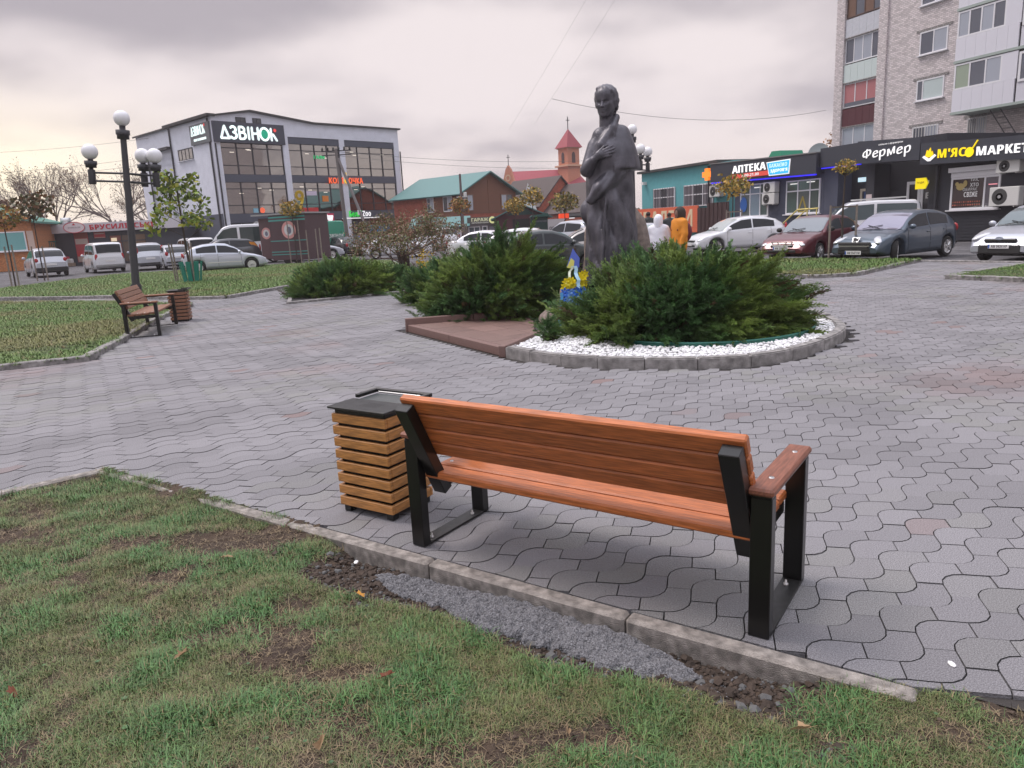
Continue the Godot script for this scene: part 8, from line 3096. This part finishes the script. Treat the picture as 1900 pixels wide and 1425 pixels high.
	letters("lettering", "ДЗВІНОК", 1.3, 0.3, mat(g(0.7), 0.5), gv, Vector3(-2.84, 1.45, 0), Basis(Vector3(0, 0, 1), Vector3.UP, Vector3.LEFT), 0.01)
	park(make_car("silver car nose sticking out beyond the brown kiosk", "hatch", "car", silver), -14.6, 50.5, 84)
	var mi := make_car("white high roofed minibus left of the brown kiosk", "minibus", "van", white, {glass = mat(Color(0.03, 0.05, 0.05), 0.05), tail_h = 0.24, tail_y = 1.1})
	park(mi, -19.3, 51.5, -92)
	var ta := make_car("dark grey estate with orange rear pillar behind the silver hatchback", "suv", "car", Color(0.07, 0.075, 0.085), {tail_h = 0.22, tail_y = 1.05})
	park(ta, -20.9, 48.0, -100)
	for s in [-1.0, 1.0]:
		var op := MB.new()
		op.prism(poly([-2.0, 1.13, -1.62, 1.13, -1.5, 1.42, -1.82, 1.38]), 0.0, 0.02)
		part("orange_pillar", op, mat(Color(0.75, 0.28, 0.02), 0.4), ta, Vector3(0, 0, s * 0.79 - 0.01))
	var go := make_car("silver five door hatchback seen side-on, nose right, left of the kiosk", "hatch", "car", Color(0.50, 0.53, 0.60), {metal = 0.4, spokes = 9, rim = 1, tail_y = 0.92, trim = M.ac})
	park(go, -20.75, 41.0, 85)
	park(make_car("white people carrier behind the young maple", "van", "van", Color(0.66, 0.65, 0.66), {tail_h = 0.24, tail_y = 1.05}), -22.7, 53.0, -14)
	park(make_car("silver hatchback half hidden by the young maple's trunk", "hatch", "car", silver, {tail_y = 0.95}), -24.1, 51.5, -10)
	var cr := make_car("silver off-roader seen from behind, just right of the lamp post", "suv", "car", silver, {tail_h = 0.3, tail_y = 1.2, tail_in = 0.16})
	park(cr, -25.75, 53.0, -5)
	var cd := make_car("white van with dark rear window, left of the lamp post", "van", "van", white, {tail_h = 0.2, tail_y = 0.95, bumper = mat(g(0.22), 0.6), bumper_h = 0.2})
	park(cd, -28.45, 53.5, -10)
	park(make_car("silver crossover seen from behind beside the pale stakes, furthest left", "suv", "car", silver, {tail_h = 0.12, tail_y = 0.98, bumper_h = 0.3}), -31.8, 53.0, -8)

# ---------------------------------------------------------------- people
func person(label: String, at: Vector3, yaw: float, h: float, coat: Color, legs: Color, hooded: bool, hood: Color, arm_pose: int, sd: int) -> Node3D:
	var o := thing("person", label, "person", at, yaw, "")
	var s := h / 1.72
	var f := func(p: Vector3) -> float:     # the body under the clothes, facing +z
		var q := p / s
		var d := ell(q, Vector3(0, 1.60, 0.015), Vector3(0.082, 0.115, 0.10))
		d = smin(d, ell(q, Vector3(0, 1.545, 0.045), Vector3(0.06, 0.075, 0.07)), 0.03)
		d = smin(d, cap(q, Vector3(0, 1.58, 0.115), Vector3(0, 1.565, 0.125), 0.012, 0.018), 0.012)
		d = smin(d, cap(q, Vector3(0, 1.50, 0), Vector3(0, 1.40, -0.01), 0.055, 0.065), 0.03)
		d = smin(d, ell(q, Vector3(0, 1.22, 0), Vector3(0.19, 0.24, 0.12)), 0.05)
		d = smin(d, ell(q, Vector3(0, 0.96, 0), Vector3(0.17, 0.15, 0.13)), 0.06)
		for e in [-1.0, 1.0]:
			d = smin(d, cap(q, Vector3(e * 0.09, 0.92, 0), Vector3(e * 0.10, 0.50, 0.01 + e * 0.03), 0.085, 0.06), 0.03)
			d = smin(d, cap(q, Vector3(e * 0.10, 0.50, 0.01 + e * 0.03), Vector3(e * 0.10, 0.10, e * 0.04), 0.058, 0.045), 0.02)
			d = smin(d, ell(q, Vector3(e * 0.105, 0.05, 0.06 + e * 0.04), Vector3(0.05, 0.05, 0.13)), 0.02)
		return d * s
	var st := SurfaceTool.new()
	st.begin(Mesh.PRIMITIVE_TRIANGLES)
	var colour := func(p: Vector3) -> Color:
		if p.y > 1.43 * s: return Color(0.42, 0.25, 0.19)
		if p.y < 0.11 * s: return Color(0.02, 0.02, 0.02)
		return legs
	nets(st, f, Vector3(-0.3, -0.02, -0.2) * s, Vector3(0.3, 1.75, 0.26) * s, 0.02, 0, colour)
	st.generate_normals()
	part("body", st.commit(), M.soil, o)
	var c := func(p: Vector3) -> float:
		var q := p / s
		var w := 0.007 * sin(q.y * 37.0 + sin(q.x * 13.0) * 2.4) * sin(q.x * 11.0 + q.y * 5.0)
		var d := ell(q, Vector3(0, 1.21, 0), Vector3(0.235, 0.30, 0.165))
		d = smin(d, cap(q, Vector3(-0.14, 1.36, 0), Vector3(0.14, 1.36, 0), 0.10, 0.10), 0.08)
		d = smin(d, ell(q, Vector3(0, 0.86, 0), Vector3(0.225, 0.34, 0.18)), 0.10)
		d = smax(d, 0.62 - q.y, 0.03)
		for e in [-1.0, 1.0]:
			var el := Vector3(e * 0.30, 1.10, 0.06)
			var hd := Vector3(e * 0.12, 1.06, 0.24)
			if arm_pose == 1:
				el = Vector3(e * 0.27, 1.10, 0.02)
				hd = Vector3(e * 0.24, 0.86, 0.10)
			d = smin(d, cap(q, Vector3(e * 0.21, 1.37, 0), el, 0.082, 0.072), 0.04)
			d = smin(d, cap(q, el, hd, 0.072, 0.055), 0.03)
		d += w * 0.5
		if not hooded:
			d = smin(d, cap(q, Vector3(0, 1.43, -0.02), Vector3(0, 1.46, -0.01), 0.085, 0.08), 0.03)
		return d * s
	var sc := SurfaceTool.new()
	sc.begin(Mesh.PRIMITIVE_TRIANGLES)
	nets(sc, c, Vector3(-0.44, 0.56, -0.26) * s, Vector3(0.44, 1.58, 0.34) * s, 0.021, 0)
	sc.generate_normals()
	part("coat", sc.commit(), mat(coat, 0.7), o)
	for e in [-1.0, 1.0]:
		var hm := MB.new()
		var hp := Vector3(e * 0.10, 1.06, 0.27) * s if arm_pose == 0 else Vector3(e * 0.235, 0.82, 0.115) * s
		var dn := Vector3(-e * 0.7, 0, 0.5).normalized() if arm_pose == 0 else Vector3(0, -1, 0.2).normalized()
		hm.ball(hp, Vector3(0.035, 0.045, 0.03) * s, 8, 6)
		for q in 4:
			var r0 := hp + dn * 0.03 + Vector3(0, 0.024 - q * 0.016, 0) * (1.0 if arm_pose == 0 else 0.0) + Vector3(0, 0, 0.024 - q * 0.016) * (0.0 if arm_pose == 0 else 1.0)
			hm.tube([r0, r0 + dn * 0.03, r0 + dn * 0.055 + Vector3(0, 0, -0.012)], [0.010, 0.009, 0.007], 6)
		hm.tube([hp + Vector3(0, 0.02, 0.01), hp + Vector3(0, 0.045, 0.025) + dn * 0.02], [0.011, 0.008], 6)
		part("hand", hm, mat(Color(0.42, 0.25, 0.19), 0.6), o)
	var hf := func(p: Vector3) -> float:
		var q := p / s
		if hooded:
			var d := ell(q, Vector3(0, 1.60, -0.015), Vector3(0.125, 0.155, 0.145))
			d = smin(d, cap(q, Vector3(0, 1.45, -0.03), Vector3(0, 1.50, -0.04), 0.12, 0.11), 0.05)
			return smax(d, -ell(q, Vector3(0, 1.575, 0.16), Vector3(0.075, 0.115, 0.12)), 0.02) * s
		var h2 := ell(q, Vector3(0, 1.635, -0.005), Vector3(0.092, 0.095, 0.112))
		return smax(h2, -ell(q, Vector3(0, 1.57, 0.12), Vector3(0.10, 0.09, 0.10)), 0.015) * s
	var sh := SurfaceTool.new()
	sh.begin(Mesh.PRIMITIVE_TRIANGLES)
	nets(sh, hf, Vector3(-0.18, 1.28, -0.22) * s, Vector3(0.18, 1.80, 0.2) * s, 0.014, 0)
	sh.generate_normals()
	part("hood" if hooded else "hair", sh.commit(), mat(hood, 0.8), o)
	return o

func polar(az: float, dist: float) -> Vector3:
	return Vector3(sin(deg_to_rad(az)) * dist, 0.0, -cos(deg_to_rad(az)) * dist)

func people() -> void:
	person("person in long white hooded coat, back turned, behind the right juniper", polar(11.75, 19.6), deg_to_rad(160), 1.62, Color(0.72, 0.73, 0.80), Color(0.03, 0.03, 0.035), true, Color(0.74, 0.75, 0.82), 0, 1)
	var w := person("person in orange jacket and brown hood with maroon backpack, walking left", polar(13.3, 19.4), deg_to_rad(-70), 1.78, Color(0.62, 0.22, 0.012), Color(0.025, 0.022, 0.02), true, Color(0.045, 0.03, 0.024), 1, 2)
	var bp := MB.new()
	bp.ball(V0, Vector3(0.17, 0.24, 0.12), 14, 10)
	var pk := part("backpack", bp, mat(Color(0.13, 0.02, 0.03), 0.8), self, w.transform * Vector3(0, 1.17, -0.21), w.basis)
	tag(pk, "maroon backpack worn by the person in the orange jacket", "backpack")
	for s in [-1.0, 1.0]:
		var sp := MB.new()
		sp.tube([Vector3(s * 0.10, 0.23, 0.05), Vector3(s * 0.11, 0.27, 0.2), Vector3(s * 0.13, 0.05, 0.36)], [0.018], 6)
		part("strap", sp, mat(Color(0.09, 0.015, 0.02), 0.8), pk)
	person("person with dark hair and dark jacket behind the pale car, nearer the boulder", polar(11.0, 33.0), deg_to_rad(185), 1.80, Color(0.03, 0.035, 0.035), Color(0.03, 0.03, 0.03), false, Color(0.02, 0.016, 0.014), 1, 3)
	person("person in dark jacket partly hidden between the white coat and orange jacket", polar(12.55, 33.5), deg_to_rad(175), 1.72, Color(0.025, 0.03, 0.035), Color(0.03, 0.03, 0.03), false, Color(0.02, 0.016, 0.014), 1, 4)

func _ready() -> void:
	rng.seed = 12345
	materials()
	view()
	plan()
	P.front_grown = Geometry2D.offset_polygon(P.front, 0.004)[0]
	ground()
	paving()
	lawns()
	foreground()
	town()
	monument()
	cars()
	people()
	furniture()
	plants()
